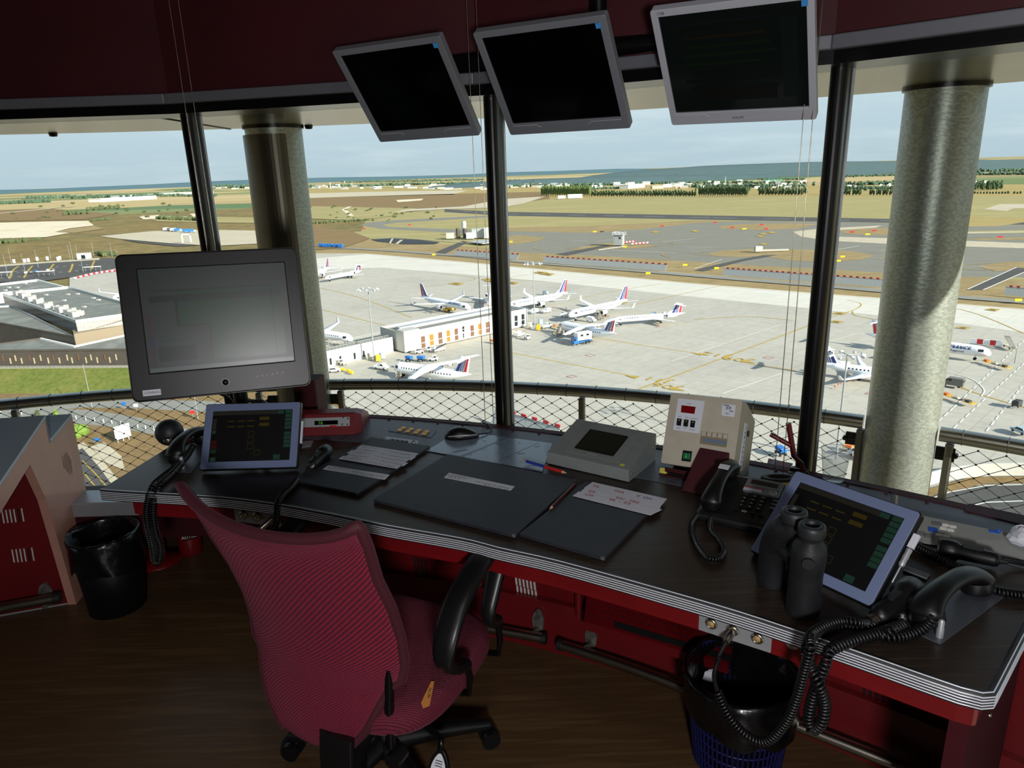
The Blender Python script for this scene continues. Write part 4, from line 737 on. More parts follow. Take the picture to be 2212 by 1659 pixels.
tp = U(1684, 1048, DZ + .02); t = thing('tape_roll', 'black tape roll with a yellow stripe behind the telephone', 'tape', at(tp, DZ)); m = MB(); m.M = Matrix.Translation(at(tp, DZ + .001)) @ Matrix.Rotation(R(-12), 4, 'X'); m.M = Matrix.Translation(at(tp, DZ + .012)) @ Matrix.Rotation(R(-14), 4, 'X'); m.lathe([(.03, 0), (.046, 0), (.047, .004), (.047, .026), (.045, .03), (.03, .03), (.03, 0)], 32, cap=False); m.build('roll', mats['black_matte'], t)
m = MB(); M_ = m.M = Matrix.Translation(at(tp, DZ + .012)) @ Matrix.Rotation(R(-14), 4, 'X'); m.lathe([(.0475, .016), (.0475, .023)], 32, cap=False); m.build('stripe', mats['tag_yellow'], t)
# plastic cup
glass_mat('cup_plastic', 'eef2f3', .8, .2, 'f4f6f6'); cu_ = U(1800, 1036, DZ + .004); t = thing('plastic_cup', 'clear ribbed plastic cup on the rear ledge by the galvanised pillar', 'cup', at(cu_, DZ + .005)); pf = []
for i in range(25): f = i / 24; pf.append((.0265 + .0105 * f + (.0006 if i % 2 and 4 < i < 20 else 0), .088 * f))
m = MB(); m.M = Matrix.Translation(at(cu_, DZ + .005)); m.lathe([(0, .002)] + pf + [(.0385, .089), (.0385, .087)], 32, cap=False); m.build('cup', mats['cup_plastic'], t); mat('cup_rim', 'dfe4e6', .3); m = MB(); m.tube([(cu_.x + .038 * math.cos(R(a)), cu_.y + .038 * math.sin(R(a)), DZ + .093) for a in range(0, 360, 12)], .0011, 6, closed=True); m.build('rim', mats['cup_rim'], t)
# ------------------------------------------------------------------ telephone
mat('phone_black', '0b0c0e', .42); mat('silver_plastic', '9aa0ab', .35, .5); mat('lcd', '2a2f2c', .25); mat('key_white', 'd6dade', .5)
pc = U(1606, 1082, DZ + .03); PM = flat(at(pc, DZ + .001), R(-33)); pw, pd = .178, .2; lean = R(9)
t = thing('desk_telephone', 'black desk telephone with a silver display, right of the red chute', 'telephone', at(pc, DZ)); pr = [(-pd / 2, 0), (-pd / 2, .016), (-pd / 2 + .012, .024), (pd / 2 - .02, .056), (pd / 2, .052), (pd / 2, 0)]
m = MB(); m.M = PM; m.loft([[Vector((x, y * k, z * kz)) for y, z in pr] for x, k, kz in ((-pw / 2, .97, .8), (-pw / 2 + .008, 1, 1), (pw / 2 - .008, 1, 1), (pw / 2, .97, .8))], True, 0, False); m.build('base', mats['phone_black'], t, bevel=.004)
FT = PM @ Matrix.Translation((0, 0, .0405)) @ Matrix.Rotation(math.atan2(.032, pd - .032), 4, 'X')
m = MB(); m.M = FT; m.plate(.088, .066, -.001, .004, .008); m.M = FT; o = m.build('display_bezel', mats['silver_plastic'], t, bevel=.001); o.data.transform(Matrix.Identity(4))
o.data.transform(FT @ Matrix.Translation((.034, .052, 0)) @ FT.inverted())
m = MB(); m.M = FT @ Matrix.Translation((.034, .066, .004)); m.plate(.066, .018, 0, .0008, .001); m.build('display', mats['lcd'], t)
for k in range(5): m = MB(); m.M = FT @ Matrix.Translation((.002 + .0165 * k, .0485, .004)); m.plate(.0135, .0075, 0, .0022, .0015); m.build('soft_key', mats['silver_plastic'], t, bevel=.0005)
m = MB(); m.M = FT @ Matrix.Translation((.0135, .039, .0042)); m.plate(.048, .0025, 0, .001, .0005); m.build('red_line', mats['pencil_red'], t)
m = MB(); m.M = FT @ Matrix.Translation((.0135, .03, .0042)); m.plate(.044, .011, 0, .001, .001); m.build('name_strip', mats['paper'], t)
m = MB(); m.M = FT @ Matrix.Translation((.06, .032, .004)); m.lathe([(.0115, 0), (.0115, .002), (.009, .003), (.006, .002), (0, .002)], 20); m.build('navigation_key', mats['alu'], t)
for j in range(4):
    for i in range(3): m = MB(); m.M = FT @ Matrix.Translation((.004 + .021 * i, .006 - .0155 * j, .0015)); m.plate(.014, .0095, 0, .003, .002); o = m.build('key', mats['phone_black'], t, bevel=.0006); text('key_figure', '123456789*0#'[j * 3 + i], .0075, FT @ Matrix.Translation((.004 + .021 * i, .006 - .0155 * j, .0046)), mats['key_white'], o, .0001)
for j in range(3): m = MB(); m.M = FT @ Matrix.Translation((.075, .006 - .0155 * j, .0015)); m.plate(.012, .0035, 0, .0025, .001); m.build('side_key', mats['silver_plastic'], t)
for i in range(4): m = MB(); m.M = FT @ Matrix.Translation((-.002 + .02 * i, -.061, .0015)); m.plate(.012, .005, 0, .0025, .001); m.build('function_key', mats['silver_plastic'] if i == 1 else mats['phone_black'], t)
def handset(parent, A, B, arch, upv, r0, name='handset', side=.0):
    A, B = Vector(A), Vector(B); d = B - A; L_ = d.length; d.normalize(); u_ = (Vector(upv) - d * d.dot(Vector(upv))).normalized(); m = MB()
    sec = [(math.cos(R(a)) * .72, math.sin(R(a)) * 1.15) for a in range(0, 360, 24)]
    P = [A + d * (L_ * f) + u_ * h for f, h in ((.0, arch * .22), (.06, arch * .55), (.16, arch * .82), (.33, arch), (.5, arch * 1.04), (.67, arch), (.84, arch * .82), (.94, arch * .55), (1, arch * .22))]
    P = smooth(P, 4); n = len(P); rr = [r0 * (1.1 - .42 * math.sin(math.pi * i / (n - 1)) ** 1.4) * (min(1, .45 + .55 * min(i, n - 1 - i) / 3)) for i in range(n)]
    m.tube(P, rr, sec=sec, upv=u_); o = m.build(name, mats['phone_black'], parent)
    for e_, s_ in ((A + d * r0 * .6, 1), (B - d * r0 * .6, -1)):
        mm = MB(); mm.tube([e_ + u_ * arch * .5, e_ + u_ * arch * .18, e_ + u_ * arch * .02], [r0 * 1.05, r0 * 1.12, r0 * .98], 20); mm.build('cap', mats['phone_black'], o)
    return o
hb = FT @ Vector((-.058, -.088, .008)); he = FT @ Vector((-.058, .092, .008)); ho = handset(t, hb, he, .034, (FT.to_3x3() @ Vector((0, 0, 1))), .0225)
m = MB(); m.M = FT @ Matrix.Translation((-.058, .03, .0568)); m.plate(.026, .02, 0, .0012, .002); m.build('handset_label', mats['paper'], ho)
m = MB(); cb = at(pc, DZ + .0075); cp = [U(x, y, DZ + z) for x, y, z in ((1510, 1108, .012), (1494, 1135, .009), (1503, 1172, .009), (1527, 1203, .009), (1552, 1207, .009), (1565, 1190, .009), (1551, 1163, .009), (1535, 1143, .010), (1536, 1120, .014))]; coil(m, cp, .0058, .0019, .0052); m.build('coiled_cord', mats['black_plastic'], t)
# ------------------------------------------------------------------ binoculars
mat('bino_armour', '16181b', .55, c2='121316', scale=60, bump=.1); mat('bino_rubber', '1f2225', .5); mat('lens', '05070a', .03, spec=.9)
t = thing('binoculars', 'large black binoculars standing upright on the desk in front of the touch panel', 'binoculars', U(1700, 1300, DZ))
o1, o2 = U(1668, 1258, DZ), U(1733, 1322, DZ); mid = (o1 + o2) / 2; ax = (o2 - o1).normalized(); e1, e2 = UP(1717, 1100, mid, Vector((mid.x, mid.y, 0)).normalized()), UP(1754, 1130, at(o2, 0).lerp(at(mid, 0), .25), Vector((mid.x, mid.y, 0)).normalized()); zt = DZ + .2
e1, e2 = at(U(1717, 1100, zt), zt), at(U(1755, 1131, zt), zt)
for o_, e_ in ((o1, e1), (o2, e2)):
    P = [at(o_, DZ + .001), at(o_, DZ + .012), at(o_, DZ + .085), at(o_.lerp(e_, .12), DZ + .1), at(o_.lerp(e_, .35), DZ + .125), at(o_.lerp(e_, .62), DZ + .146), at(o_.lerp(e_, .9), DZ + .156), at(e_, DZ + .160), at(e_, DZ + .168)]; rr = [.0305, .032, .0305, .0312, .0325, .031, .0255, .0185, .017]
    m = MB(); m.tube(P, rr, 28); b_ = m.build('barrel', mats['bino_armour'], t)
    m = MB(); m.M = Matrix.Translation(at(e_, DZ + .166)); m.lathe([(.018, 0), (.0185, .006), (.0235, .009), (.0248, .013), (.0248, .026), (.0235, .031), (.0195, .033), (.0145, .0328), (.013, .029), (.013, .02)], 32, cap=False); m.build('eyecup', mats['bino_rubber'], t)
    m = MB(); m.M = Matrix.Translation(at(e_, DZ + .186)); m.lathe([(.0132, 0), (.009, .003), (0, .004)], 24); m.build('eyepiece_lens', mats['lens'], t)
m = MB(); m.tube([at(o1.lerp(o2, .3), DZ + .1), at(o1.lerp(o2, .7), DZ + .1)], .02, 12); m.tube([at(mid.lerp((e1 + e2) / 2, .3), DZ + .07), at(mid.lerp((e1 + e2) / 2, .6), DZ + .15)], .0125, 14); m.build('hinge', mats['bino_armour'], t)
nn = -Vector((mid.x, mid.y, 0)).normalized(); q = at(o2.lerp(e2, .5), DZ + .13) + nn * .0325; m = MB(); m.tube([q - nn * .006, q + nn * .004], .011, 16); m.build('strap_lug', mats['black_matte'], t, bevel=.002)
# ------------------------------------------------------------------ right handset on its plate
q = [U(2031.6, 1390.7, DZ + .003), U(2176.5, 1283, DZ + .003), U(2069.5, 1241.7, DZ + .003), U(1922, 1340, DZ + .003)]; t = thing('handset_plate', 'grey metal cradle plate at the right end of the desk', 'plate', at(sum(q, Vector()) / 4, DZ))
m = MB(); m.add(q + [at(p, DZ + .0005) for p in q], [(0, 1, 2, 3), (7, 6, 5, 4), (0, 4, 5, 1), (1, 5, 6, 2), (2, 6, 7, 3), (3, 7, 4, 0)]); mat('plate_grey', '6c7079', .4, .6); m.build('plate', mats['plate_grey'], t)
for px, py, hh in ((2029, 1374, .036), (1947, 1338, .012)): b_ = U(px, py, DZ + .004); m = MB(); m.M = Matrix.Translation(at(b_, DZ + .003)); m.lathe([(.0065, 0), (.0065, hh * .5), (.0055, hh * .55), (.0055, hh * .9), (.003, hh)] if hh > .02 else [(.008, 0), (.008, .004), (.004, .007), (.004, .012), (0, .013)], 14); m.build('stud', mats['alu'], t)
t = thing('telephone_handset', 'black telephone handset resting on the grey cradle plate', 'handset', U(2050, 1320, DZ)); mat('soft_black', '121314', .55)
A_, B_ = U(1993, 1352, DZ + .012), U(2118, 1272, DZ + .012); ho = handset(t, A_, B_, .05, Vector((.15, .3, 1)), .0275, 'grip')
m = MB(); cp = [U(2018, 1332, DZ + .04), U(2000, 1352, DZ + .022), U(1970, 1368, DZ + .013), U(1930, 1376, DZ + .013), U(1905, 1372, DZ + .013), U(1925, 1362, DZ + .022), U(1950, 1348, DZ + .02), U(1915, 1363, DZ + .016), U(1860, 1378, DZ + .016), U(1815, 1393, DZ + .016), U(1790, 1408, DZ + .012)]
ed = U(1790, 1408, DZ + .012); dd = ed.xy.length - .012
cp += [UD(1782, 1435, dd), UD(1768, 1470, dd - .005), UD(1752, 1520, dd - .005), UD(1747, 1560, dd - .005), UD(1758, 1575, dd - .005), UD(1775, 1560, dd - .012), UD(1781, 1520, dd - .012), UD(1768, 1478, dd - .02), UD(1750, 1440, dd - .012), UD(1744, 1405, dd - .008), U(1752, 1376, DZ + .016), U(1785, 1352, DZ + .014), U(1830, 1349, DZ + .014), U(1868, 1356, DZ + .014), U(1890, 1345, DZ + .014)]
coil(m, cp, .0088, .0028, .0074, 9, 5); m.build('coiled_cord', mats['black_plastic'], t)
# hand microphones
def hand_mic(label, a, b, r_, group='hand microphones'):
    a, b = Vector(a), Vector(b); t = thing('hand_microphone', label, 'microphone', (a + b) / 2, 0, group); d = (b - a); n = d.normalized()
    m = MB(); m.tube([a, a + d * .03, a + d * .22, a + d * .3, a + d * .36, a + d * .9, a + d * .97, b], [r_ * .85, r_ * 1.12, r_ * 1.15, r_ * 1.12, r_ * .86, r_ * .8, r_ * .7, r_ * .4], 18); m.build('body', mats['phone_black'], t)
    m = MB(); m.tube([a + d * -.012, a + d * .012], r_ * .95, 18); m.build('grille', mats['dark_rubber'], t)
    u_ = n.cross(Vector((0, 0, 1))).cross(n); m = MB(); m.M = frame(a + d * .55 + u_ * r_ * .8, n, u_); m.plate(.04, .012, -.002, .003, .004); m.build('talk_button', mats['dark_rubber'], t, bevel=.001)
    m = MB(); m.tube([b - d * .02, b + d * .12], [r_ * .42, r_ * .22], 10); m.build('strain_relief', mats['dark_rubber'], t)
    return t, a, b
t, a, b = hand_mic('black hand microphone lying at the foot of the grey keypad console', U(2026, 1182, DZ + .022), U(2160, 1211, DZ + .02), .0195)
m = MB(); m.tube(smooth([b, U(2190, 1214, DZ + .014), U(2230, 1222, DZ + .008), U(2270, 1224, DZ + .008)], 6), .0045, 8); m.build('cable', mats['black_plastic'], t)
t2 = thing('coiled_cable', 'black coiled cable running from the touch panel to the right desk edge', 'cable', U(2100, 1235, DZ)); m = MB(); coil(m, [U(1966, 1172, DZ + .012), U(2000, 1190, DZ + .01), U(2050, 1217, DZ + .01), U(2110, 1255, DZ + .01), U(2160, 1278, DZ + .01), U(2260, 1290, DZ + .01)], .0075, .0026, .0062); m.build('coil', mats['black_plastic'], t2)
t, a, b = hand_mic('black hand microphone between the touch panel and the grey cradle plate', U(1975, 1270, DZ + .026), U(1893, 1336, DZ + .02), .024)
m = MB(); m.tube([U(1892, 1337, DZ + .02), U(1880, 1344, DZ + .016)], .012, 12); m.build('chrome_collar', mats['steel'], t)
for k in (0, 1): m = MB(); p = a.lerp(b, .3 + .16 * k); m.tube([p + Vector((.018, -.012, .006)), p + Vector((.045, -.032, -.01)), at(p + Vector((.05, -.036, 0)), DZ + .004)], .0025, 6); m.build('wire_hook', mats['black_metal'], t)
m = MB(); cp = [UD(1793, 1352, dd + .02), UD(1765, 1372, dd + .01), UD(1750, 1400, dd - .03), UD(1737, 1450, dd - .035), UD(1722, 1505, dd - .035), UD(1698, 1560, dd - .035), UD(1655, 1602, dd - .035), UD(1610, 1587, dd - .035), UD(1572, 1543, dd - .03), UD(1550, 1495, dd - .02)]
cp = [U(1878, 1346, DZ + .015), U(1850, 1344, DZ + .03), U(1815, 1341, DZ + .032)] + cp[:0] + [U(1780, 1352, DZ + .034), U(1752, 1372, DZ + .034)] + cp[2:]; coil(m, cp, .0072, .0024, .0064); m.build('coiled_cord', mats['black_plastic'], t)
pm = PL2 @ Vector((-.003, 0, .01)); pz = (PL2.to_3x3() @ Vector((0, 0, 1))); m = MB(); pe = UD(1550, 1495, dd - .02); p3 = pm + pz * .036; m.tube(smooth([pe, pe.lerp(p3, .33) + Vector((-.012, 0, 0)), pe.lerp(p3, .7) + Vector((-.012, -.008, 0)), pm + pz * .062 + Vector((-.008, 0, -.02)), p3], 6), .0042, 8); m.build('cable', mats['black_plastic'], t)
m = MB(); m.tube([pm - pz * .006, pm + pz * .018, pm + pz * .02, pm + pz * .036], [.0075, .0075, .0065, .006], 14); m.build('plug', mats['steel'], t)
# left hand microphone
t, a, b = hand_mic('black hand microphone on the desk between the touch panel and the strip board', U(706, 972, DZ + .022), U(671, 1008, DZ + .02), .02)
m = MB(); m.tube([b, b + (b - a) * .1], [.013, .009], 12); m.build('chrome_collar', mats['steel'], t)
m = MB(); m.tube(smooth([b + (b - a) * .1, U(657, 1024, DZ + .012), U(642, 1037, DZ + .009)], 5), .004, 8); m.build('cable', mats['black_plastic'], t); ed = U(606, 1083, DZ + .01); d2 = ed.xy.length - .014
m = MB(); coil(m, [U(642, 1037, DZ + .01), U(630, 1053, DZ + .01), U(613, 1068, DZ + .011), U(602, 1084, DZ + .012), UD(598, 1100, d2 - .008), UD(597, 1125, d2 - .008), UD(588, 1150, d2 - .01)], .0075, .0025, .0064); m.build('coiled_cord', mats['black_plastic'], t)
pm = PL1 @ Vector((.05, 0, .004)); pz = (PL1.to_3x3() @ Vector((0, 0, 1))); m = MB(); m.tube([pm, pm + pz * .03 + Vector((-.012, 0, -.012)), pm + pz * .05 + Vector((-.03, 0, -.03))], [.009, .009, .006], 12); m.build('plug', mats['steel'], t)
# left handset on clear plate
q = [U(358, 1018, DZ + .003), U(412, 1020, DZ + .003), U(462, 955, DZ + .003), U(398, 950, DZ + .003)]; t = thing('handset_plate', 'grey cradle plate at the left end of the desk, beside the touch panel', 'plate', at(sum(q, Vector()) / 4, DZ))
m = MB(); m.add(q + [at(p, DZ + .0005) for p in q], [(0, 1, 2, 3), (7, 6, 5, 4), (0, 4, 5, 1), (1, 5, 6, 2), (2, 6, 7, 3), (3, 7, 4, 0)]); m.build('plate', mats['plate_grey'], t); b_ = U(395, 1012, DZ); m = MB(); m.M = Matrix.Translation(at(b_, DZ + .003)); m.lathe([(.0065, 0), (.0065, .02), (.0055, .024), (.0055, .034), (.003, .036)], 14); m.build('stud', mats['alu'], t)
t = thing('telephone_handset', 'black telephone handset half hidden behind the left touch panel', 'handset', U(410, 985, DZ)); ho = handset(t, U(381, 1000, DZ + .01), U(446, 950, DZ + .01), .052, (-.2, .1, 1), .027, 'grip')
ed = U(331, 1052, DZ + .01); d3 = ed.xy.length - .012; m = MB(); coil(m, [U(418, 962, DZ + .04), U(400, 990, DZ + .02), U(370, 1016, DZ + .011), U(345, 1036, DZ + .011), U(329, 1053, DZ + .012), UD(320, 1080, d3), UD(316, 1110, d3), UD(322, 1150, d3), UD(330, 1185, d3), UD(334, 1214, d3), UD(344, 1212, d3 - .005), UD(346, 1180, d3 - .008), UD(336, 1150, d3 - .012), UD(331, 1110, d3 - .012), UD(333, 1080, d3 - .01), UD(340, 1062, d3 - .006), U(348, 1046, DZ + .022), U(372, 1024, DZ + .024), U(392, 1002, DZ + .03)], .0078, .0026, .0066); m.build('coiled_cord', mats['black_plastic'], t)
# ------------------------------------------------------------------ keypad console at the far right
mat('keypad_grey', '8f938f', .5); mat('key_blue', '2b59b8', .4); mat('key_grey', '6d7073', .5)
KP = [U(1980, 1170, DZ + .004), U(2201, 1207, DZ + .004), U(2215, 1158, DZ + .03), U(1980, 1111, DZ + .03)]; KP[1] = KP[0] + (KP[1] - KP[0]) * 1.12; KP[2] = KP[3] + (KP[2] - KP[3]) * 1.12
t = thing('keypad_console', 'pale grey sloping keypad console with a blue key behind the hand microphone', 'console', at(sum(KP, Vector()) / 4, DZ)); m = MB(); m.add(KP + [at(p, DZ + .002) for p in KP], [(0, 1, 2, 3), (7, 6, 5, 4), (0, 4, 5, 1), (1, 5, 6, 2), (2, 6, 7, 3), (3, 7, 4, 0)]); m.build('case', mats['keypad_grey'], t, bevel=.002)
kn = (KP[1] - KP[0]).cross(KP[3] - KP[0]).normalized(); kX = (KP[1] - KP[0]).normalized()
def kp(name, px, py, w, h, k, th=.004): m = MB(); m.M = frame(UP(px, py, KP[0], kn), kX, kn); m.plate(w, h, 0, th, .0015); return m.build(name, mats[k], t, bevel=.0006)
for x, y, k in ((2022.7, 1133.6, 'key_grey'), (2006, 1160, 'key_grey'), (1988, 1155, 'key_grey'), (2015, 1146, 'key_blue')): kp('key', x, y, .019, .012, k)
for x, y in ((2042, 1136), (2058, 1139.5), (2037, 1143), (2053, 1147), (2028, 1157.5), (2044, 1160)): kp('key', x, y, .014, .008, 'white')
a, b = UP(2084, 1149, KP[0], kn), UP(2170, 1168, KP[0], kn); m = MB(); m.M = frame((a + b) / 2, b - a, kn); m.plate((b - a).length, .009, .0002, .001, .001); m.build('card_slot', mats['black_matte'], t)
q = UP(2146, 1153, KP[0], kn); m = MB(); m.M = frame(q, kX, kn); m.box((0, 0, .005), (.02, .006, .008)); m.ball((.008, 0, .011), .005, 10, 8); tag(m.build('push_pin_clip', mats['key_blue'], bevel=.001), 'small blue clip on the slot of the grey keypad console', 'clip')
q = [U(2082, 1104, DZ + .002), U(2094, 1089.5, DZ + .002), U(2240, 1121, DZ + .002), U(2240, 1142, DZ + .002)]; m = MB(); m.add(q + [at(p, DZ + .0045) for p in q], [(3, 2, 1, 0), (4, 5, 6, 7), (0, 1, 5, 4), (1, 2, 6, 5), (2, 3, 7, 6), (3, 0, 4, 7)]); tag(m.build('desk_flap', mats['maroon']), 'dark red cable flap on the rear ledge behind the keypad console', 'flap')
m = MB(); rr = random.Random(5); q = U(2216, 1158, DZ + .045); m.ball((0, 0, 0), (.035, .03, .022), 12, 8); m.v = [tuple(Vector(p) * rr.uniform(.8, 1.15) + at(q, DZ + .046 + .0)) for p in m.v]; m.sm = [False] * len(m.sm); tag(m.build('crumpled_paper', mats['paper']), 'crumpled white paper at the right end of the keypad console', 'paper')
m = MB(); q = U(1933, 1098, DZ); m.M = Matrix.Translation(at(q, DZ + .002)); m.lathe([(.006, 0), (.006, .01), (.0035, .012), (.0035, .032), (0, .033)], 12); tag(m.build('desk_peg', mats['steel']), 'short steel peg standing on the desk behind the right touch panel', 'peg')
# ------------------------------------------------------------------ black ball lamp at the left desk end
q = Vector((-1.155, 2.25, 0)); bc = UP(366, 934, q, Vector((-.3, 1, 0))); t = thing('ball_spotlight', 'round black ball spotlight on a hinged bracket at the left desk end', 'lamp', at(bc, DZ)); m = MB(); m.ball(bc, .045, 24, 16); m.build('ball', mats['bino_rubber'], t)
hp = at(UP(398, 944, q, Vector((-.3, 1, 0))), DZ + .004); m = MB(); m.tube([bc + Vector((.03, -.025, -.025)), bc + Vector((.045, -.03, -.03)), hp + Vector((.03, 0, .006)), hp + Vector((.09, .02, .0))], .008, 8); m.build('bracket', mats['pencil_maroon'], t)
m = MB(); m.M = frame(bc + Vector((.012, -.047, -.014)), (1, 0, 0), (.2, -1, -.1)); m.lathe([(.012, -.004), (.012, .004), (.008, .006), (0, .006)], 16); m.build('hinge_knob', mats['steel'], t)
q = [U(1950, 1233, DZ + .003), U(2001, 1253, DZ + .003), U(2010, 1241, DZ + .003), U(1957, 1221, DZ + .003)]; t = thing('ribbed_strip', 'short black and white ribbed strip on the desk above the cradle plate', 'strip', at(sum(q, Vector()) / 4, DZ)); m = MB(); m.add(q + [at(p, DZ + .001) for p in q], [(0, 1, 2, 3), (7, 6, 5, 4), (0, 4, 5, 1), (1, 5, 6, 2), (2, 6, 7, 3), (3, 7, 4, 0)]); m.build('strip', mats['black_plastic'], t)
for k in range(5): f = .08 + .19 * k; a, b, c_, d_ = q; m = MB(); z = Vector((0, 0, .0004)); m.add([a.lerp(d_, f) + z, b.lerp(c_, f) + z, b.lerp(c_, f + (.2 if k == 0 else .07)) + z, a.lerp(d_, f + (.2 if k == 0 else .07)) + z], [(0, 1, 2, 3)]); m.build('rib', mats['paper'], t)
# ------------------------------------------------------------------ office chair
def fabric(name, c1, c2, rot=R(-24), sc=26):
    m = mat(name, c1, .75); nt = m.node_tree; N = nt.nodes; L = nt.links; b = N['Principled BSDF']
    tc = N.new('ShaderNodeTexCoord'); mp = N.new('ShaderNodeMapping'); mp.inputs['Rotation'].default_value = (0, 0, rot); L.new(tc.outputs['UV'], mp.inputs[0])
    w1 = N.new('ShaderNodeTexWave'); w1.bands_direction = 'Y'; w1.inputs['Scale'].default_value = sc; w1.inputs['Distortion'].default_value = .6; w1.inputs['Detail'].default_value = 1; w1.inputs['Detail Scale'].default_value = 4; L.new(mp.outputs[0], w1.inputs['Vector'])
    w2 = N.new('ShaderNodeTexWave'); w2.bands_direction = 'X'; w2.inputs['Scale'].default_value = sc * 1.3; w2.inputs['Distortion'].default_value = .4; L.new(mp.outputs[0], w2.inputs['Vector'])
    ma = N.new('ShaderNodeMath'); ma.operation = 'MULTIPLY_ADD'; L.new(w2.outputs['Fac'], ma.inputs[0]); ma.inputs[1].default_value = .35; L.new(w1.outputs['Fac'], ma.inputs[2])
    cr = N.new('ShaderNodeValToRGB'); L.new(ma.outputs[0], cr.inputs[0]); cr.color_ramp.elements[0].color = lin(c2); cr.color_ramp.elements[1].color = lin(c1); cr.color_ramp.elements[0].position = .15; cr.color_ramp.elements[1].position = 1
    L.new(cr.outputs[0], b.inputs['Base Color']); bn = N.new('ShaderNodeBump'); bn.inputs['Strength'].default_value = .8; bn.inputs['Distance'].default_value = .002; L.new(ma.outputs[0], bn.inputs['Height']); L.new(bn.outputs[0], b.inputs['Normal'])
    b.inputs['Sheen Weight'].default_value = .08; b.inputs['Sheen Tint'].default_value = lin('ff9fbc')
    return m
fabric('mesh_fabric', '8c1438', '3e0817'); fabric('seat_fabric', '741330', '420a1c', R(5), 30)
C0 = Vector((-.37, 1.543, 0)); CU, CF = Vector((.898, -.44, 0)).normalized(), Vector((.44, .898, 0)).normalized()
def CH(u, f, z): return C0 + CU * u + CF * f + Vector((0, 0, z))
chair = thing('office_chair', 'magenta mesh backed office chair with black armrests in front of the desk', 'chair', (C0.x, C0.y, FL))
def uvgrid(name, P, mt, parent, th, su=1, sv=1, sub=1):
    nu, nv = len(P[0]), len(P); me = bpy.data.meshes.new(name); vs = [p for r_ in P for p in r_]; fs = [(j * nu + i, j * nu + i + 1, (j + 1) * nu + i + 1, (j + 1) * nu + i) for j in range(nv - 1) for i in range(nu - 1)]
    me.from_pydata([tuple(p) for p in vs], [], fs); uv = me.uv_layers.new(name='UVMap'); me.materials.append(mt)
    for p in me.polygons:
        p.use_smooth = True
        for li, vi in zip(p.loop_indices, p.vertices): uv.data[li].uv = ((vi % nu) / (nu - 1) * su, (vi // nu) / (nv - 1) * sv)
    o = bpy.data.objects.new(name, me); C.objects.link(o); hook(o, parent)
    s_ = o.modifiers.new('solid', 'SOLIDIFY'); s_.thickness = th; s_.offset = 0
    if sub: q = o.modifiers.new('sub', 'SUBSURF'); q.levels = q.render_levels = sub
    return o
BK = [(.475, .085, -.225, .0), (.50, .110, -.228, .01), (.55, .142, -.226, .02), (.60, .166, -.22, .03), (.655, .186, -.212, .045), (.675, .214, -.21, .055), (.72, .220, -.208, .06), (.80, .222, -.215, .06), (.90, .224, -.235, .055), (1.0, .224, -.262, .045), (1.08, .23, -.285, .04), (1.13, .237, -.302, .035), (1.142, .239, -.306, .034)]
P = []
for z, w_, f, wing in BK:
    row = []
    z0 = z; z = z - .05 * max(0, (z - .6) / .54)
    for i in range(17): s_ = -1 + 2 * i / 16; sag = .0 if z0 < 1.05 else -(.028 * (1 - s_ ** 2)) * ((z0 - 1.05) / .09) + .02 * abs(s_) ** 6; low = .02 * (s_ ** 2) * max(0, (.55 - z) / .08); row.append(CH(w_ * s_ - .022, f + wing * s_ * s_, z + sag + low))
    P.append(row)
uvgrid('backrest', P, mats['mesh_fabric'], chair, .022)
m = MB(); hem = [P[j][0] for j in range(len(P))] + P[-1][1:] + [P[j][-1] for j in range(len(P) - 2, -1, -1)]
m.tube(hem, .0125, 8); o = m.build('backrest_hem', mats['mesh_fabric'], chair)
# seat cushion
def sq(t, n=3.2): c, s_ = math.cos(t), math.sin(t); return math.copysign(abs(c) ** (2 / n), c), math.copysign(abs(s_) ** (2 / n), s_)
m = MB(); rings = []
for k, z in ((.86, .528), (.96, .534), (1, .552), (1, .575), (.975, .592), (.9, .602), (.6, .604), (.2, .6)):
    rings.append([CH(.02 + .238 * k * sq(2 * math.pi * i / 40)[0], .02 + .235 * k * sq(2 * math.pi * i / 40)[1], z - .02 * max(0, sq(2 * math.pi * i / 40)[1]) ** 3 * k) for i in range(40)])
m.loft(rings, True); o = m.build('seat', mats['seat_fabric'], chair); uv = o.data.uv_layers.new(name='UVMap')
for p in o.data.polygons:
    for li, vi in zip(p.loop_indices, p.vertices): co = o.data.vertices[vi].co; uv.data[li].uv = (co.x * 2, co.y * 2 + co.z)
m = MB(); m.loft([[CH(.02 + .2 * k * sq(2 * math.pi * i / 24)[0], .02 + .2 * k * sq(2 * math.pi * i / 24)[1], z) for i in range(24)] for k, z in ((.8, .505), (1, .515), (1, .53))], True); m.build('seat_shell', mats['black_plastic'], chair)
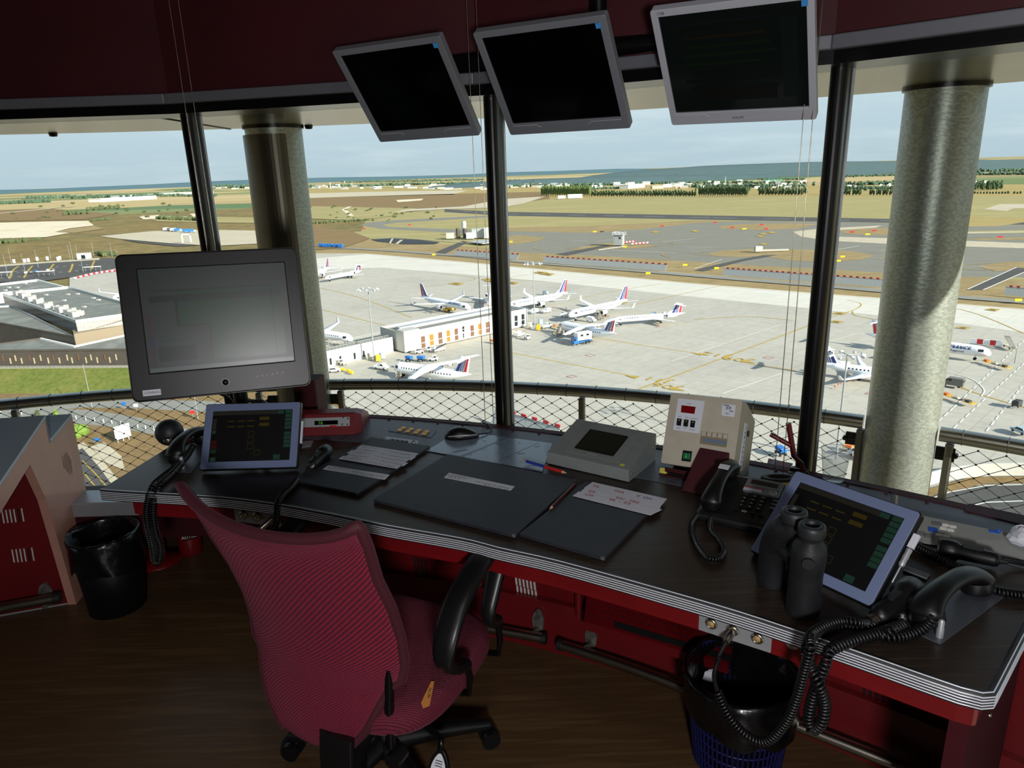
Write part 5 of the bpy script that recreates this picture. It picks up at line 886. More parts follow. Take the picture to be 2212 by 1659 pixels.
# armrests: a broad pad that folds down at both ends to the seat
def arm(sgn):
    u = .275 * sgn; pp, pn_ = CH(u, 0, 0), CU
    if sgn > 0: px = [(985, 1428), (950, 1405), (924, 1372), (932, 1320), (962, 1262), (1005, 1214), (1046, 1190), (1074, 1196), (1068, 1228), (1040, 1278), (1012, 1325), (1014, 1358), (1028, 1372)]
    loop = [(-.02, .64), (-.065, .66), (-.105, .70), (-.095, .755), (-.045, .81), (.03, .845), (.11, .862), (.16, .850), (.165, .81), (.135, .755), (.105, .70), (.115, .665), (.15, .65)]
    P = smooth([CH(u, f, z) for f, z in loop], 5); n = len(P); w_ = [(.6 if i < 6 else .6 + .4 * min(1, (i - 6) / 10)) if i < n * .55 else max(.5, 1 - (i - n * .55) / (n * .3) * .45) for i in range(n)]
    m = MB(); m.tube(P, [x * .03 for x in w_], sec=[(.42 * math.cos(R(a)), math.sin(R(a))) for a in range(0, 360, 30)], upv=None) if 0 else None
    rings = []
    for i in range(n):
        t_ = (P[min(i + 1, n - 1)] - P[max(i - 1, 0)]).normalized(); nn_ = t_.cross(CU).normalized()
        rings.append([P[i] + CU * (.031 * w_[i] * sq(2 * math.pi * k / 14, 2.8)[0]) + nn_ * (.0135 * sq(2 * math.pi * k / 14, 2.8)[1]) for k in range(14)])
    m.loft(rings, True); a_ = m.build('armrest', mats['black_plastic'], chair)
    for f, z, f2 in ((-.02, .645, .0), (.15, .652, .16)): m = MB(); m.tube([CH(u, f, z), CH(u, f2, .585), CH(u * .97, f2 + .005, .535), CH(u * .6, f2 + .0, .515)], .0085, 8); m.build('arm_bracket', mats['black_metal'], chair)
arm(1); arm(-1)
# back frame posts
for sgn in (1, -1): m = MB(); m.tube([CH(.178 * sgn - .01, -.165, .70), CH(.178 * sgn - .01, -.178, .60), CH(.176 * sgn - .01, -.182, .50)], .0115, 12); m.tube([CH(.176 * sgn - .01, -.182, .505), CH(.06 * sgn, -.05, .49)], .011, 10); m.build('back_post', mats['black_metal'], chair)
m = MB(); m.tube([CH(.178, -.2, .475), CH(.178, -.16, .475)], .02, 16); m.build('tilt_knob', mats['black_plastic'], chair)
m = MB(); m.tube(smooth([CH(.06, -.235, .54), CH(.06, -.245, .47), CH(.055, -.235, .40), CH(.03, -.12, .38), CH(0, 0, .40)], 6), 1, sec=[(.008, -.045), (.008, .045), (-.008, .045), (-.008, -.045)], upv=CF); m.build('back_bracket', mats['black_plastic'], chair, bevel=.004)
m = MB(); m.tube(smooth([CH(.05, -.05, .49), CH(.16, -.075, .485), CH(.235, -.09, .475), CH(.246, -.1, .47), CH(.246, -.105, .455)], 6), .007, 8); lv = m.build('seat_lever', mats['black_metal'], chair)
LM = frame(CH(.246, -.112, .418), CU, -CF * .9 + Vector((0, 0, .35)) + CU * .1)
m = MB(); m.M = LM; m.prism([(.0245 * math.cos(R(a)) * (1 - .28 * math.sin(R(a))), .038 * math.sin(R(a))) for a in range(0, 360, 15)], -.006, .006); m.build('lever_paddle', mats['black_plastic'], lv, bevel=.003)
m = MB(); m.M = LM; m.prism([(.0175 * math.cos(R(a)) * (1 - .4 * math.sin(R(a))), .029 * math.sin(R(a)) - .001) for a in range(0, 360, 15)], .006, .0068); m.build('lever_label', mats['paper'], lv)
for k in range(4): m = MB(); m.M = LM; m.box((0, .011 - .006 * k, .0071), (.018 - .002 * (k == 3) * 6, .0018, .0004)); m.build('label_line', mats['ink'], lv)
mat('orange_tag', 'c98442', .6); q = [UP(x, y, CH(.2, -.17, .585), (CU * .75 - CF * .35 + Vector((0, 0, .8)))) for x, y in ((878, 1498), (893, 1505), (916, 1476), (917, 1471))]
TGM = frame(CH(.222, -.10, .603), CF, CU * .35 + Vector((0, 0, 1))); m = MB(); m.M = TGM; m.add([(-.045, -.014, .001), (-.03, -.022, .001), (.035, .006, .001), (.03, .012, .001), (-.035, -.002, .001)], [(0, 1, 2, 3, 4)]); m.build('orange_label', mats['orange_tag'], chair); text('label_lettering', 'NE PAS', .009, TGM @ Matrix.Translation((0, -.003, .0015)) @ Matrix.Rotation(R(24), 4, 'Z'), mats['ink'], chair, .0001)
m = MB(); m.M = Matrix.Translation(at(C0, FL + .08)); m.lathe([(.03, 0), (.03, .13), (.022, .13), (.022, .31)], 20); m.build('gas_column', mats['black_metal'], chair)
for k in range(5):
    a = R(20 + 72 * k); d = Vector((math.cos(a), math.sin(a), 0)); m = MB(); c = at(C0, FL); m.tube([c + Vector((0, 0, .12)), c + d * .15 + Vector((0, 0, .1)), c + d * .29 + Vector((0, 0, .07))], [.03, .024, .016], 12); lg = m.build('base_leg', mats['black_plastic'], chair)
    m = MB(); q = c + d * .29; s_ = Vector((-d.y, d.x, 0))
    for e_ in (-1, 1): m.tube([q + s_ * (e_ * .008) + Vector((0, 0, .027)), q + s_ * (e_ * .024) + Vector((0, 0, .027))], .026, 16)
    m.tube([q + s_ * -.01 + Vector((0, 0, .03)), q + s_ * .01 + Vector((0, 0, .03))], .014, 10); m.build('caster', mats['black_plastic'], lg)
# ------------------------------------------------------------------ waste bins
mat('bag', '07080a', .22, spec=.7, c2='0d0f12', scale=14, bump=.9, bscale=11); mat('bin_blue', '12154a', .45); mat('bin_black', '08090b', .5)
def bin_(c, zt, rt_, rb_, body, label, mesh_rows):
    t = thing('waste_bin', label, 'bin', at(c, FL)); hgt = zt - FL
    if mesh_rows:
        m = MB(); n = 60
        for i in range(n): a = 2 * math.pi * i / n; p0 = Vector((c.x + rb_ * math.cos(a), c.y + rb_ * math.sin(a), FL + .004)); p1 = Vector((c.x + rt_ * math.cos(a), c.y + rt_ * math.sin(a), zt - .005)); m.tube([p0, p1], .0032, 5)
        for k in range(9): f = k / 8; r_ = rb_ + (rt_ - rb_) * f; m.tube([Vector((c.x + r_ * math.cos(R(a)), c.y + r_ * math.sin(R(a)), FL + .006 + (hgt - .012) * f)) for a in range(0, 360, 9)], .0045 if k in (0, 8) else .003, 5, closed=True)
        m.build('basket', mats[body], t)
        m = MB(); m.M = Matrix.Translation(at(c, FL)); m.lathe([(0, .002), (rb_, .002), (rb_, .008), (0, .008)], 36, cap=False); m.build('base', mats[body], t)
    else:
        m = MB(); m.M = Matrix.Translation(at(c, FL)); m.lathe([(0, .002), (rb_, .002), (rt_, hgt), (rt_ - .004, hgt), (rb_ - .004, .006), (0, .006)], 40, cap=False); m.build('bucket', mats[body], t)
    rr = random.Random(int(c.x * 100)); n = 72; ph = [rr.uniform(0, 6.28) for _ in range(9)]
    def wob(a, k): return sum(math.sin(a * (2 + 3 * i) + ph[i] + k * (1.3 + i)) / (1.5 + i) for i in range(6))
    m = MB(); rings = []
    for j, (rf, zf) in enumerate(((1.045, -.42), (1.05, -.30), (1.055, -.18), (1.06, -.08), (1.05, -.01), (1.02, .015), (.975, .012), (.95, -.02), (.92, -.15), (.85, -.45), (.72, -.8), (.45, -.9), (.02, -.92))):
        amp = .04 if j < 4 else (.012 if j < 7 else .045); rings.append([Vector((c.x + (rt_ * rf + rt_ * amp * wob(a, j * .6)) * math.cos(a), c.y + (rt_ * rf + rt_ * amp * wob(a, j * .6)) * math.sin(a), zt + hgt * zf * (1 if j > 3 or j == 0 and 0 else 1) + (hgt * .05 * wob(a, 3) if j < 2 else .004 * wob(a * 1.0, j)))) for a in [2 * math.pi * i / n for i in range(n)]])
    m.loft(rings, False); m.build('bin_bag', mats['bag'], t)
    return t
bc2 = Vector((.583, 1.575, 0)); tb = bin_(bc2, .455, .143, .115, 'bin_blue', 'blue wire mesh waste bin with a black bag under the right part of the desk', True)
m = MB(); a, b, c_, d_ = [UP(x, y, bc2 + Vector((-.075, -.02, 0)), (.25, -1, .35)) for x, y in ((1513, 1452), (1546, 1450), (1540, 1502), (1514, 1494))]; tk = Vector((.0, .006, .003)); m.add([a, b, c_, d_, a + tk, b + tk, c_ + tk, d_ + tk], [(3, 2, 1, 0), (4, 5, 6, 7), (0, 1, 5, 4), (1, 2, 6, 5), (2, 3, 7, 6), (3, 0, 4, 7)]); tag(m.build('paper_scrap', mats['paper']), 'white paper scrap inside the bag of the blue waste bin', 'paper')
bin_(Vector((-1.55, 2.40, 0)), .495, .12, .1, 'bin_black', 'waste bin covered by a black bag between the left console and the desk', False)
# ------------------------------------------------------------------ extinguishers under the desk's left end
def extinguisher(c, r_, h_, label, lettering, name='fire_extinguisher', base=False):
    t = thing(name, label, 'fire extinguisher' if not base else 'canister', at(c, FL)); m = MB(); m.M = Matrix.Translation(at(c, FL)); 
    if base: m.lathe([(0, .001), (.1, .001), (.1, .008), (0, .012)], 32, cap=False); m.build('foot_disc', mats['red_paint'], t); m = MB(); m.M = Matrix.Translation(at(c, FL))
    m.lathe([(r_ * .9, .013 if base else .002), (r_, .02), (r_, h_ * .84), (r_ * .8, h_ * .93), (r_ * .35, h_ * .97), (r_ * .3, h_)], 28); m.build('cylinder', mats['red_paint'], t)
    m = MB(); m.M = Matrix.Translation(at(c, FL + h_)); m.box((0, 0, .008), (.026, .026, .018)); m.box((.014, -.02, .016), (.014, .06, .008)); m.build('valve', mats['black_metal'], t, bevel=.003)
    if lettering:
        d = -c.normalized(); x_ = Vector((0, 0, 1)).cross(d); m = MB(); n = 10; rl_ = r_ + .0006
        for z0, z1 in ((h_ * .5, h_ * .84),):
            A = [R(-38 + 76 * i / n) for i in range(n + 1)]; vs = []
            for a in A: v = d * math.cos(a) + x_ * math.sin(a); vs += [c + v * rl_ + Vector((0, 0, FL + z0)), c + v * rl_ + Vector((0, 0, FL + z1))]
            m.add(vs, [(2 * i, 2 * i + 2, 2 * i + 3, 2 * i + 1) for i in range(n)], 0, True)
        m.build('label', mats['maroon'], t)
        for s_, zz, k in lettering: text('label_lettering', s_, k, frame(c + d * (r_ + .0015) + Vector((0, 0, FL + h_ * zz)), x_, d), mats['white'], t, .0001)
    return t
q = U(412, 1183, FL); extinguisher(Vector((q.x * .985, q.y * .985, 0)), .048, .165, 'red fire extinguisher with a white lettered label under the left part of the desk', (('SINKER', .75, .014), ('AUTEL', .6, .02)))
q = U(340, 1200, FL); extinguisher(Vector((q.x * .985, q.y * .985, 0)), .036, .165, 'plain red canister on a round red foot, left of the fire extinguisher', None, 'red_canister', True)
# ------------------------------------------------------------------ the neighbouring console at the left
mat('console_end_lit', 'c08f7e', .4, spec=.6, c2='b98878', scale=8, coat=.25); mat('console_top', '9fb0bf', .28, .15)  # pinkish end and pale top: reflected window and sky light put into the colours
E0 = U(165, 1305, FL); ED = Vector((-.12, .993, 0)).normalized(); EN = Vector((ED.y, -ED.x, 0)); EN = EN if EN.x > 0 else -EN
con = thing('side_console', 'red end of the neighbouring control console with a stepped sloping grey top', 'console', at(E0, FL))
def epl(pts, d=0): return [UP(x, y, E0 - EN * d, EN) for x, y in pts]
def eslab(name, A, th, mt):
    n = len(A); B = [p - EN * th for p in A]; P2 = [(p.dot(ED), p.z) for p in A]; fs = []
    ar = sum(P2[i][0] * P2[(i + 1) % n][1] - P2[(i + 1) % n][0] * P2[i][1] for i in range(n))
    for t_ in tessellate_polygon([[Vector(q + (0,)) for q in P2]]):
        a, b, c = (Vector(P2[i] + (0,)) for i in t_); t_ = t_ if (b - a).cross(c - a).z > 0 else (t_[0], t_[2], t_[1]); fs += [t_, tuple(i + n for i in reversed(t_))]
    for i in range(n): j = (i + 1) % n; fs.append((i, n + i, n + j, j) if ar > 0 else (j, n + j, n + i, i))
    return MB().add(A + B, fs).build(name, mt, con)
A = epl([(-160, 1352), (-160, 1290), (0, 1052), (100, 903), (110, 956), (156, 900), (190, 1080), (196, 1268), (165, 1305), (100, 1080), (65, 1003), (0, 1110)])
eslab('end_panel', A, .03, mats['console_end_lit'])
v = -EN * .75
for k, (a, b) in enumerate(((1, 2), (2, 3), (3, 4), (4, 5))):
    p, q = A[a] + Vector((0, 0, .001)), A[b] + Vector((0, 0, .001)); u_ = (q - p).cross(v).normalized() * .012; u_ = u_ if u_.z > 0 else -u_; m = MB(); m.add([p, q, q + v, p + v, p + u_, q + u_, q + v + u_, p + v + u_], [(3, 2, 1, 0), (4, 5, 6, 7), (0, 1, 5, 4), (1, 2, 6, 5), (2, 3, 7, 6), (3, 0, 4, 7)]); m.build('sloping_top' if k != 2 else 'step_riser', mats['console_top'], con)
KD = (U(165, 1305, FL) - U(0, 1335, FL)).normalized(); KN = Vector((KD.y, -KD.x, 0)); kb = E0 - EN * .032 - KN * .004
m = MB(); a_, b_ = kb - KD * .9, kb; m.loft([[at(p, FL), at(p, .8), at(p - KN * .02, .8), at(p - KN * .02, FL)] for p in (a_, b_)], True, 0, False); m.build('front_panel', mats['console_red'], con)
def kpl(pts, d=0): return [UP(x, y, kb + KN * d, KN) for x, y in pts]
for x, y0, y1 in ((136, 986, 1011), (139.5, 981, 1015), (143, 977, 1020), (146.5, 979, 1023), (150, 985, 1027), (153, 992, 1022)):
    a, b = epl([(x - 1, y0), (x + 2.5, y1)], 0); m = MB(); m.tube([a, b], .0011, 4); m.build('vent_slot', mats['black_matte'], con)
for x0, y0 in ((4, 1112), (26, 1197)):
    for i in range(6): a, b = kpl([(x0 + 8.5 * i, y0 - 10 - i * .8), (x0 + 8.5 * i + 5, y0 + 18 - i * .8)], .001); m = MB(); m.tube([a, b], .0028, 4); m.build('vent_slot', mats['slot_daylight'] if i != 4 else mats['black_matte'], con)
a, b = kpl([(-120, 1337), (128, 1290)], .06); m = MB(); m.tube([a, b], .019, 18); fr = m.build('foot_rail', mats['steel'], con); m = MB(); m.tube([b - (b - a).normalized() * .02, b + (b - a).normalized() * .004], .021, 16); m.build('end_cap', mats['dark_rubber'], fr)
c = kpl([(100, 1284)], .003)[0]; m = MB(); m.M = frame(c, KD, KN); m.prism([(.024 * math.cos(R(t_)), .05 * math.sin(R(t_))) for t_ in range(0, 360, 20)], -.002, .006); m.M = Matrix.Identity(4); m.tube([c, c + KN * .045 + Vector((0, 0, -.03))], .01, 8); m.build('rail_bracket', mats['worn'], con)
m = MB(); m.tube([at(a_, FL + .004), at(b_, FL + .004)], .004, 6); m.build('floor_trim', mats['alu'], con)
# ------------------------------------------------------------------ the airfield, 58 m below
GZ = -58.0
def G(px, py, dz=0): return U(px, py, GZ + dz)
def ground_mat(name, cols, scale, lo=.3, hi=.7, detail=8, stretch=(1, 1, 1), rotz=0, rough=.95, c3=None, s3=.004): return mat(name, cols[0], rough, 0, .2, cols[1:], scale, detail, stretch, lo, hi, rotz=rotz)
def two_scale(name, A, B, sa, sb, fac=.5, rotz=0, stretch=(1, 1, 1), joints=None, rough=.95, gl=None):
    m = bpy.data.materials.new(name); m.use_nodes = True; nt = m.node_tree; N = nt.nodes; L = nt.links; b = N['Principled BSDF']; b.inputs['Roughness'].default_value = rough; b.inputs['Specular IOR Level'].default_value = .2
    tc = N.new('ShaderNodeTexCoord'); mp = N.new('ShaderNodeMapping'); mp.inputs['Rotation'].default_value = (0, 0, rotz); mp.inputs['Scale'].default_value = stretch; L.new(tc.outputs['Object'], mp.inputs[0]); out = []
    for cs, s_, d_ in ((A, sa, 5), (B, sb, 9)):
        n = N.new('ShaderNodeTexNoise'); n.inputs['Scale'].default_value = s_; n.inputs['Detail'].default_value = d_; n.inputs['Roughness'].default_value = .62; L.new(mp.outputs[0], n.inputs['Vector']); c = N.new('ShaderNodeValToRGB'); L.new(n.outputs[0], c.inputs[0]); e = c.color_ramp.elements
        e[0].position = .34; e[0].color = lin(cs[0]); e[1].position = .66; e[1].color = lin(cs[-1])
        for i in range(1, len(cs) - 1): k = e.new(.34 + .32 * i / (len(cs) - 1)); k.color = lin(cs[i])
        out.append(c.outputs[0])
    x = N.new('ShaderNodeMix'); x.data_type = 'RGBA'; x.inputs[0].default_value = fac; L.new(out[0], x.inputs[6]); L.new(out[1], x.inputs[7]); last = x.outputs[2]
    if joints:
        mp2 = N.new('ShaderNodeMapping'); mp2.inputs['Rotation'].default_value = (0, 0, rotz); L.new(tc.outputs['Object'], mp2.inputs[0]); br = N.new('ShaderNodeTexBrick'); br.offset = 0; br.inputs['Scale'].default_value = 1; br.inputs['Brick Width'].default_value = joints; br.inputs['Row Height'].default_value = joints; br.inputs['Mortar Size'].default_value = .09; br.inputs['Mortar Smooth'].default_value = .4
        br.inputs['Color1'].default_value = (1, 1, 1, 1); br.inputs['Color2'].default_value = (.955, .95, .945, 1); br.inputs['Mortar'].default_value = (.72, .7, .67, 1); L.new(mp2.outputs[0], br.inputs['Vector'])
        y = N.new('ShaderNodeMix'); y.data_type = 'RGBA'; y.blend_type = 'MULTIPLY'; y.inputs[0].default_value = 1; L.new(last, y.inputs[6]); L.new(br.outputs[0], y.inputs[7]); last = y.outputs[2]
    L.new(last, b.inputs['Base Color']); mats[name] = m; return m
two_scale('scrub', ['6e5c38', '857044', '5f5a34', '8f7a4c'], ['57502c', '7d6a40', '94804f'], .006, .09, .5)
two_scale('dry_grass', ['a38a58', '9c8a52', '8c8348'], ['947c4c', 'a89260', 'b09a68'], .008, .06, .5, R(43), (1, 4, 1))
two_scale('dry_verge', ['99835c', '84724c', 'a28d66'], ['86714c', 'a8936a'], .02, .15, .5, R(43), (1, 3, 1))
two_scale('green_grass', ['a09162', '928858', 'aa9a6c'], ['8d8656', 'a6986a'], .006, .05, .5, R(10), (1, 4, 1))
two_scale('lawn', ['4d5d24', '5f6a30', '75703c'], ['42541c', '666b30', '7d7444'], .08, .7, .5)
two_scale('concrete', ['aca79a', 'b5afa2', 'a29d93'], ['a39f93', 'b0aa9d', 'b8b2a4'], .018, .35, .5, R(-43.5), (1, 1, 1), 7.5, .9)
two_scale('concrete_new', ['c9c3b6', 'd0cabe', 'c0bab0'], ['c2bcb0', 'd3cec2'], .018, .35, .5, R(-43.5), (1, 3, 1), 7.5, .9)
two_scale('asphalt', ['79766b', '827e72', '716f65'], ['6f6c62', '868275'], .012, .2, .5, R(-43), (1, 5, 1), None, .9)
two_scale('asphalt_dark', ['4b4a47', '545350'], ['44433f', '5a5854'], .03, .5, .5)
two_scale('road_grey', ['83817a', '8b897f'], ['7a7870', '908e86'], .05, .6, .5)
two_scale('sand', ['cfc0a6', 'dbcdb6', 'c4b290'], ['d6c8b0', 'c9b898'], .02, .2, .5)
two_scale('pale_yard', ['b3a78f', 'bdb29a'], ['a99c84', 'c2b8a2'], .02, .3, .5)
two_scale('soil', ['77603f', '876f4a'], ['685434', '937a54'], .05, .7, .5)
two_scale('forest', ['4b5f5f', '54686a', '445857'], ['435653', '5d706c', '4f6361'], .004, .03, .55)  # forest and ridge tones carry the bluish haze of distance
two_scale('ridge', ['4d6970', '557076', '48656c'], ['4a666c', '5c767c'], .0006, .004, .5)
mat('mark_yellow', 'b3922f', .8, c2='a48634', scale=1); mat('mark_white', 'd0cec4', .8); mat('mark_red', 'a8453a', .8); mat('mark_dark', '5a5238', .8); mat('sign_yellow', 'f0c81e', .6); mat('pond', '1c1d1c', .6); mat('blast_grey', 'a2a4a0', .6, 0)
# field patchwork for the open country
m = bpy.data.materials.new('fields'); m.use_nodes = True; nt = m.node_tree; N = nt.nodes; L = nt.links; b = N['Principled BSDF']; b.inputs['Roughness'].default_value = 1; b.inputs['Specular IOR Level'].default_value = .1
tc = N.new('ShaderNodeTexCoord'); mp = N.new('ShaderNodeMapping'); mp.inputs['Scale'].default_value = (.0011, .0024, 1); mp.inputs['Rotation'].default_value = (0, 0, R(-20)); L.new(tc.outputs['Object'], mp.inputs[0]); vo = N.new('ShaderNodeTexVoronoi'); vo.voronoi_dimensions = '2D'; vo.distance = 'CHEBYCHEV'; vo.inputs['Scale'].default_value = 1; L.new(mp.outputs[0], vo.inputs['Vector'])
sx = N.new('ShaderNodeSeparateColor'); L.new(vo.outputs['Color'], sx.inputs[0]); c = N.new('ShaderNodeValToRGB'); c.color_ramp.interpolation = 'CONSTANT'; L.new(sx.outputs[0], c.inputs[0]); e = c.color_ramp.elements; e[0].color = lin('b09c70'); e[1].position = .88; e[1].color = lin('5f7350')
for p_, c_ in ((.2, 'a8936a'), (.4, '7c8358'), (.5, 'b5a27a'), (.68, '96865e'), (.78, '6d7a4e')): k = e.new(p_); k.color = lin(c_)
L.new(c.outputs[0], b.inputs['Base Color']); mats['fields'] = m
def struct(o): return tag(o, kind='structure')
m = MB(); n = 64; m.add([(1700 * math.cos(2 * math.pi * i / n), 1700 * math.sin(2 * math.pi * i / n), GZ) for i in range(n)], [tuple(range(n))]); struct(m.build('ground', mats['scrub']))
m = MB(); rs = [1600, 4000, 12000, 42000]; m.add([(r_ * math.cos(2 * math.pi * i / n), r_ * math.sin(2 * math.pi * i / n), GZ - .4 - (0 if r_ < 13000 else 40)) for r_ in rs for i in range(n)], [(k * n + i, k * n + n + i, k * n + n + (i + 1) % n, k * n + (i + 1) % n) for k in range(3) for i in range(n)]); struct(m.build('ground_fields', mats['fields']))
layer = [0]
def gpoly(name, px, mt, dz=None):
    layer[0] += 1; z = GZ + (dz if dz is not None else .05 + .008 * layer[0]); P = [U(x, y, z) for x, y in px]; m = MB(); T = tessellate_polygon([[Vector((p.x, p.y, 0)) for p in P]]); fs = []
    for t_ in T: a, b_, c = (P[i] for i in t_); fs.append(t_ if (b_ - a).cross(c - a).z > 0 else (t_[0], t_[2], t_[1]))
    m.add(P, fs); return struct(m.build('ground_' + name, mats[mt]))
mark_root = {}
def gline(name, px, w, mt, dash=None, dz=None, world=False):
    layer[0] += .5; z = GZ + (dz if dz is not None else .05 + .008 * layer[0]); P = [at(p, z) for p in px] if world else [U(x, y, z) for x, y in px]; m = MB(); segs = []
    if dash:
        ln = 0
        for a, b_ in zip(P, P[1:]):
            d = (b_ - a); L_ = d.length; k = 0
            while k < L_: segs.append([a + d * (k / L_), a + d * (min(k + dash[0], L_) / L_)]); k += dash[0] + dash[1]
    else: segs = [P]
    for s_ in segs:
        q = [];
        for i, p in enumerate(s_): t_ = (s_[min(i + 1, len(s_) - 1)] - s_[max(i - 1, 0)]).normalized(); n_ = Vector((-t_.y, t_.x, 0)) * w / 2; q += [p + n_, p - n_]
        m.add(q, [(2 * i, 2 * i + 1, 2 * i + 3, 2 * i + 2) for i in range(len(s_) - 1)])
    o = m.build('ground_' + name, mats[mt]); return struct(o)
# green fields, town meadows and airfield grass, far to near
gpoly('meadow', [(660, 408), (1100, 402), (2300, 398), (2300, 432), (1940, 436), (1500, 432), (1100, 440), (660, 432)], 'dry_grass', .02)
gpoly('stubble', [(662, 418), (800, 414), (1010, 411), (980, 420), (760, 425), (664, 428)], 'pale_yard', .06)
gpoly('heath', [(662, 428), (780, 424), (1000, 418), (1180, 414), (1190, 432), (1080, 452), (900, 452), (720, 455), (662, 460)], 'soil', .06)
gpoly('airfield_grass', [(790, 476), (840, 462), (1090, 440), (1190, 430), (1500, 424), (1950, 424), (2300, 424), (2300, 640), (1930, 612), (1560, 588), (1180, 562), (1000, 545), (700, 524), (690, 505), (780, 500)], 'green_grass')
gpoly('dry_strip', [(1088, 492), (1270, 488), (1500, 476), (1640, 478), (1500, 486), (1400, 494), (1277, 503), (1088, 499)], 'dry_verge')
gpoly('dry_strip', [(640, 560), (700, 522), (860, 516), (1000, 532), (1200, 545), (1500, 562), (1930, 588), (2300, 610), (2300, 690), (2070, 662), (1763, 640), (1500, 619), (1180, 590), (1000, 572), (790, 554), (640, 572)], 'dry_verge')
gpoly('runway', [(960, 452), (1086, 457.5), (1540, 465.5), (1939, 473), (2300, 476), (2300, 487), (1939, 481.5), (1540, 475), (1086, 466), (960, 458)], 'asphalt_dark')
gline('runway_line', [(1000, 456), (1086, 461.5), (1540, 470.3), (1939, 477.2), (2300, 481)], 1.1, 'mark_white', (30, 30))
gpoly('taxiway', [(778, 486), (792, 481), (850, 476), (1000, 468), (1088, 464), (1088, 467), (1000, 473), (860, 481), (826, 485), (840, 490), (950, 494), (1088, 499), (1277, 503), (1402, 494), (1500, 482), (1620, 477), (1940, 482), (2300, 488), (2300, 600), (2080, 598), (1928, 590), (1718, 578), (1593, 571), (1500, 565), (1300, 553), (1150, 546), (1060, 541), (1060, 508), (930, 500), (820, 494)], 'asphalt')
for px in ([(1550, 489), (1600, 484), (1700, 482), (1768, 484), (1722, 494), (1640, 497), (1560, 494)], [(1812, 498), (1860, 494), (1940, 492), (2010, 494), (2010, 506), (1900, 508), (1830, 505)]): gpoly('grass_island', px, 'dry_verge')
gpoly('grass_island', [(2070, 490), (2160, 488), (2212, 480), (2300, 480), (2300, 470), (2130, 470), (2066, 462)], 'dry_grass'); gpoly('grass_island', [(2060, 500), (2300, 494), (2300, 503), (2065, 505)], 'green_grass'); gpoly('grass_island', [(2085, 516), (2300, 510), (2300, 517), (2120, 519)], 'dry_verge')
gpoly('concrete_arc', [(1712, 500), (1770, 494), (1905, 487), (1890, 492), (1800, 498), (1770, 506), (1800, 511), (1940, 515), (2300, 528), (2300, 538), (2200, 536), (1940, 528), (1790, 520), (1730, 511)], 'pale_yard'); gpoly('concrete_arc', [(2125, 452), (2160, 441), (2300, 440), (2300, 449), (2190, 450), (2174, 456)], 'pale_yard'); gpoly('concrete_arc', [(2055, 502), (2300, 498), (2300, 500), (2060, 505)], 'pale_yard')
for px in ([(1528, 548), (1560, 541), (1640, 537), (1730, 539), (1850, 543), (1888, 553), (1860, 561), (1780, 566), (1700, 562), (1650, 553), (1600, 556), (1545, 553)], [(1250, 535), (1290, 527), (1340, 524), (1400, 528), (1418, 532), (1380, 536), (1290, 540), (1230, 540)], [(1088, 512), (1120, 508), (1178, 513), (1165, 520), (1110, 528), (1088, 530)], [(2110, 575), (2180, 565), (2300, 568), (2300, 580), (2200, 584), (2150, 586)]): gpoly('grass_island', px, 'dry_verge')
for px in ([(1200, 549), (1310, 529), (1322, 531), (1225, 552)], [(1500, 584), (1520, 578), (1600, 560), (1650, 551), (1680, 551), (1610, 563), (1520, 586)], [(2088, 626), (2190, 578), (2230, 580), (2122, 626)], [(940, 545), (1000, 520), (1012, 523), (960, 549)]): gpoly('link_road', px, 'asphalt_dark')
for pts, w in (([(1230, 519), (1270, 521)], .9), ([(1290, 521), (1370, 513)], .8), ([(1430, 523), (1500, 515)], .8), ([(1480, 533), (1540, 535)], .8), ([(1320, 540), (1460, 547)], .8), ([(1800, 541), (1856, 531)], .8), ([(1900, 541), (1990, 545)], .8), ([(1560, 560), (1500, 580)], .6), ([(2090, 625), (2196, 577)], .7), ([(2124, 626), (2212, 588)], .7), ([(2060, 575), (2160, 578)], .6)): gline('taxi_line', pts, w, 'mark_white')
for pts in ([(1160, 531), (1153, 537), (1175, 541)], [(1250, 533), (1222, 535), (1250, 538)], [(1400, 533), (1455, 529), (1440, 524)], [(1530, 543), (1500, 548), (1540, 553)], [(1440, 545), (1430, 551), (1450, 556)], [(1870, 545), (1930, 549), (1900, 560)], [(2180, 568), (2110, 570), (2072, 576), (2100, 582), (2150, 583)]): gline('turn_line', [(p.x, p.y) for p in smooth([(x, y, 0) for x, y in pts], 6)], .7, 'mark_yellow')
for x, y in ((1416, 501), (1502, 499), (1650, 505), (1668, 502), (1643, 510), (1650, 527)): gpoly('taxi_mark', [(x - 11, y), (x, y - 2), (x + 11, y), (x, y + 2)], 'mark_yellow')
for k in range(9): gpoly('zebra', [(1292 + 6 * k, 541 - .9 * k), (1297 + 6 * k, 541 - .9 * k), (1300 + 6 * k, 538.6 - .9 * k), (1295 + 6 * k, 538.6 - .9 * k)], 'mark_white')
gpoly('pond', [(801, 517), (845, 514.5), (905, 518), (950, 523), (940, 527), (870, 527), (815, 521)], 'pond'); gline('pond_bank', [(848, 515), (842, 526)], 2, 'pale_yard'); gline('pond_bank', [(868, 518), (856, 527)], 3, 'pale_yard'); gline('pond_fence', [(801, 515), (845, 512), (950, 520), (1000, 524)], 2.2, 'pale_yard')
gline('perimeter_road', [(640, 545), (700, 535.5), (760, 536.5), (850, 541.5), (1000, 553), (1090, 562), (1180, 569.5), (1430, 589), (1560, 600), (1763, 616), (1925, 630), (2300, 659)], 8, 'road_grey'); gline('road_kerb', [(1000, 551.2), (1090, 560), (1180, 567), (1430, 586), (1560, 597), (1763, 612.5), (1925, 626)], .5, 'mark_white')
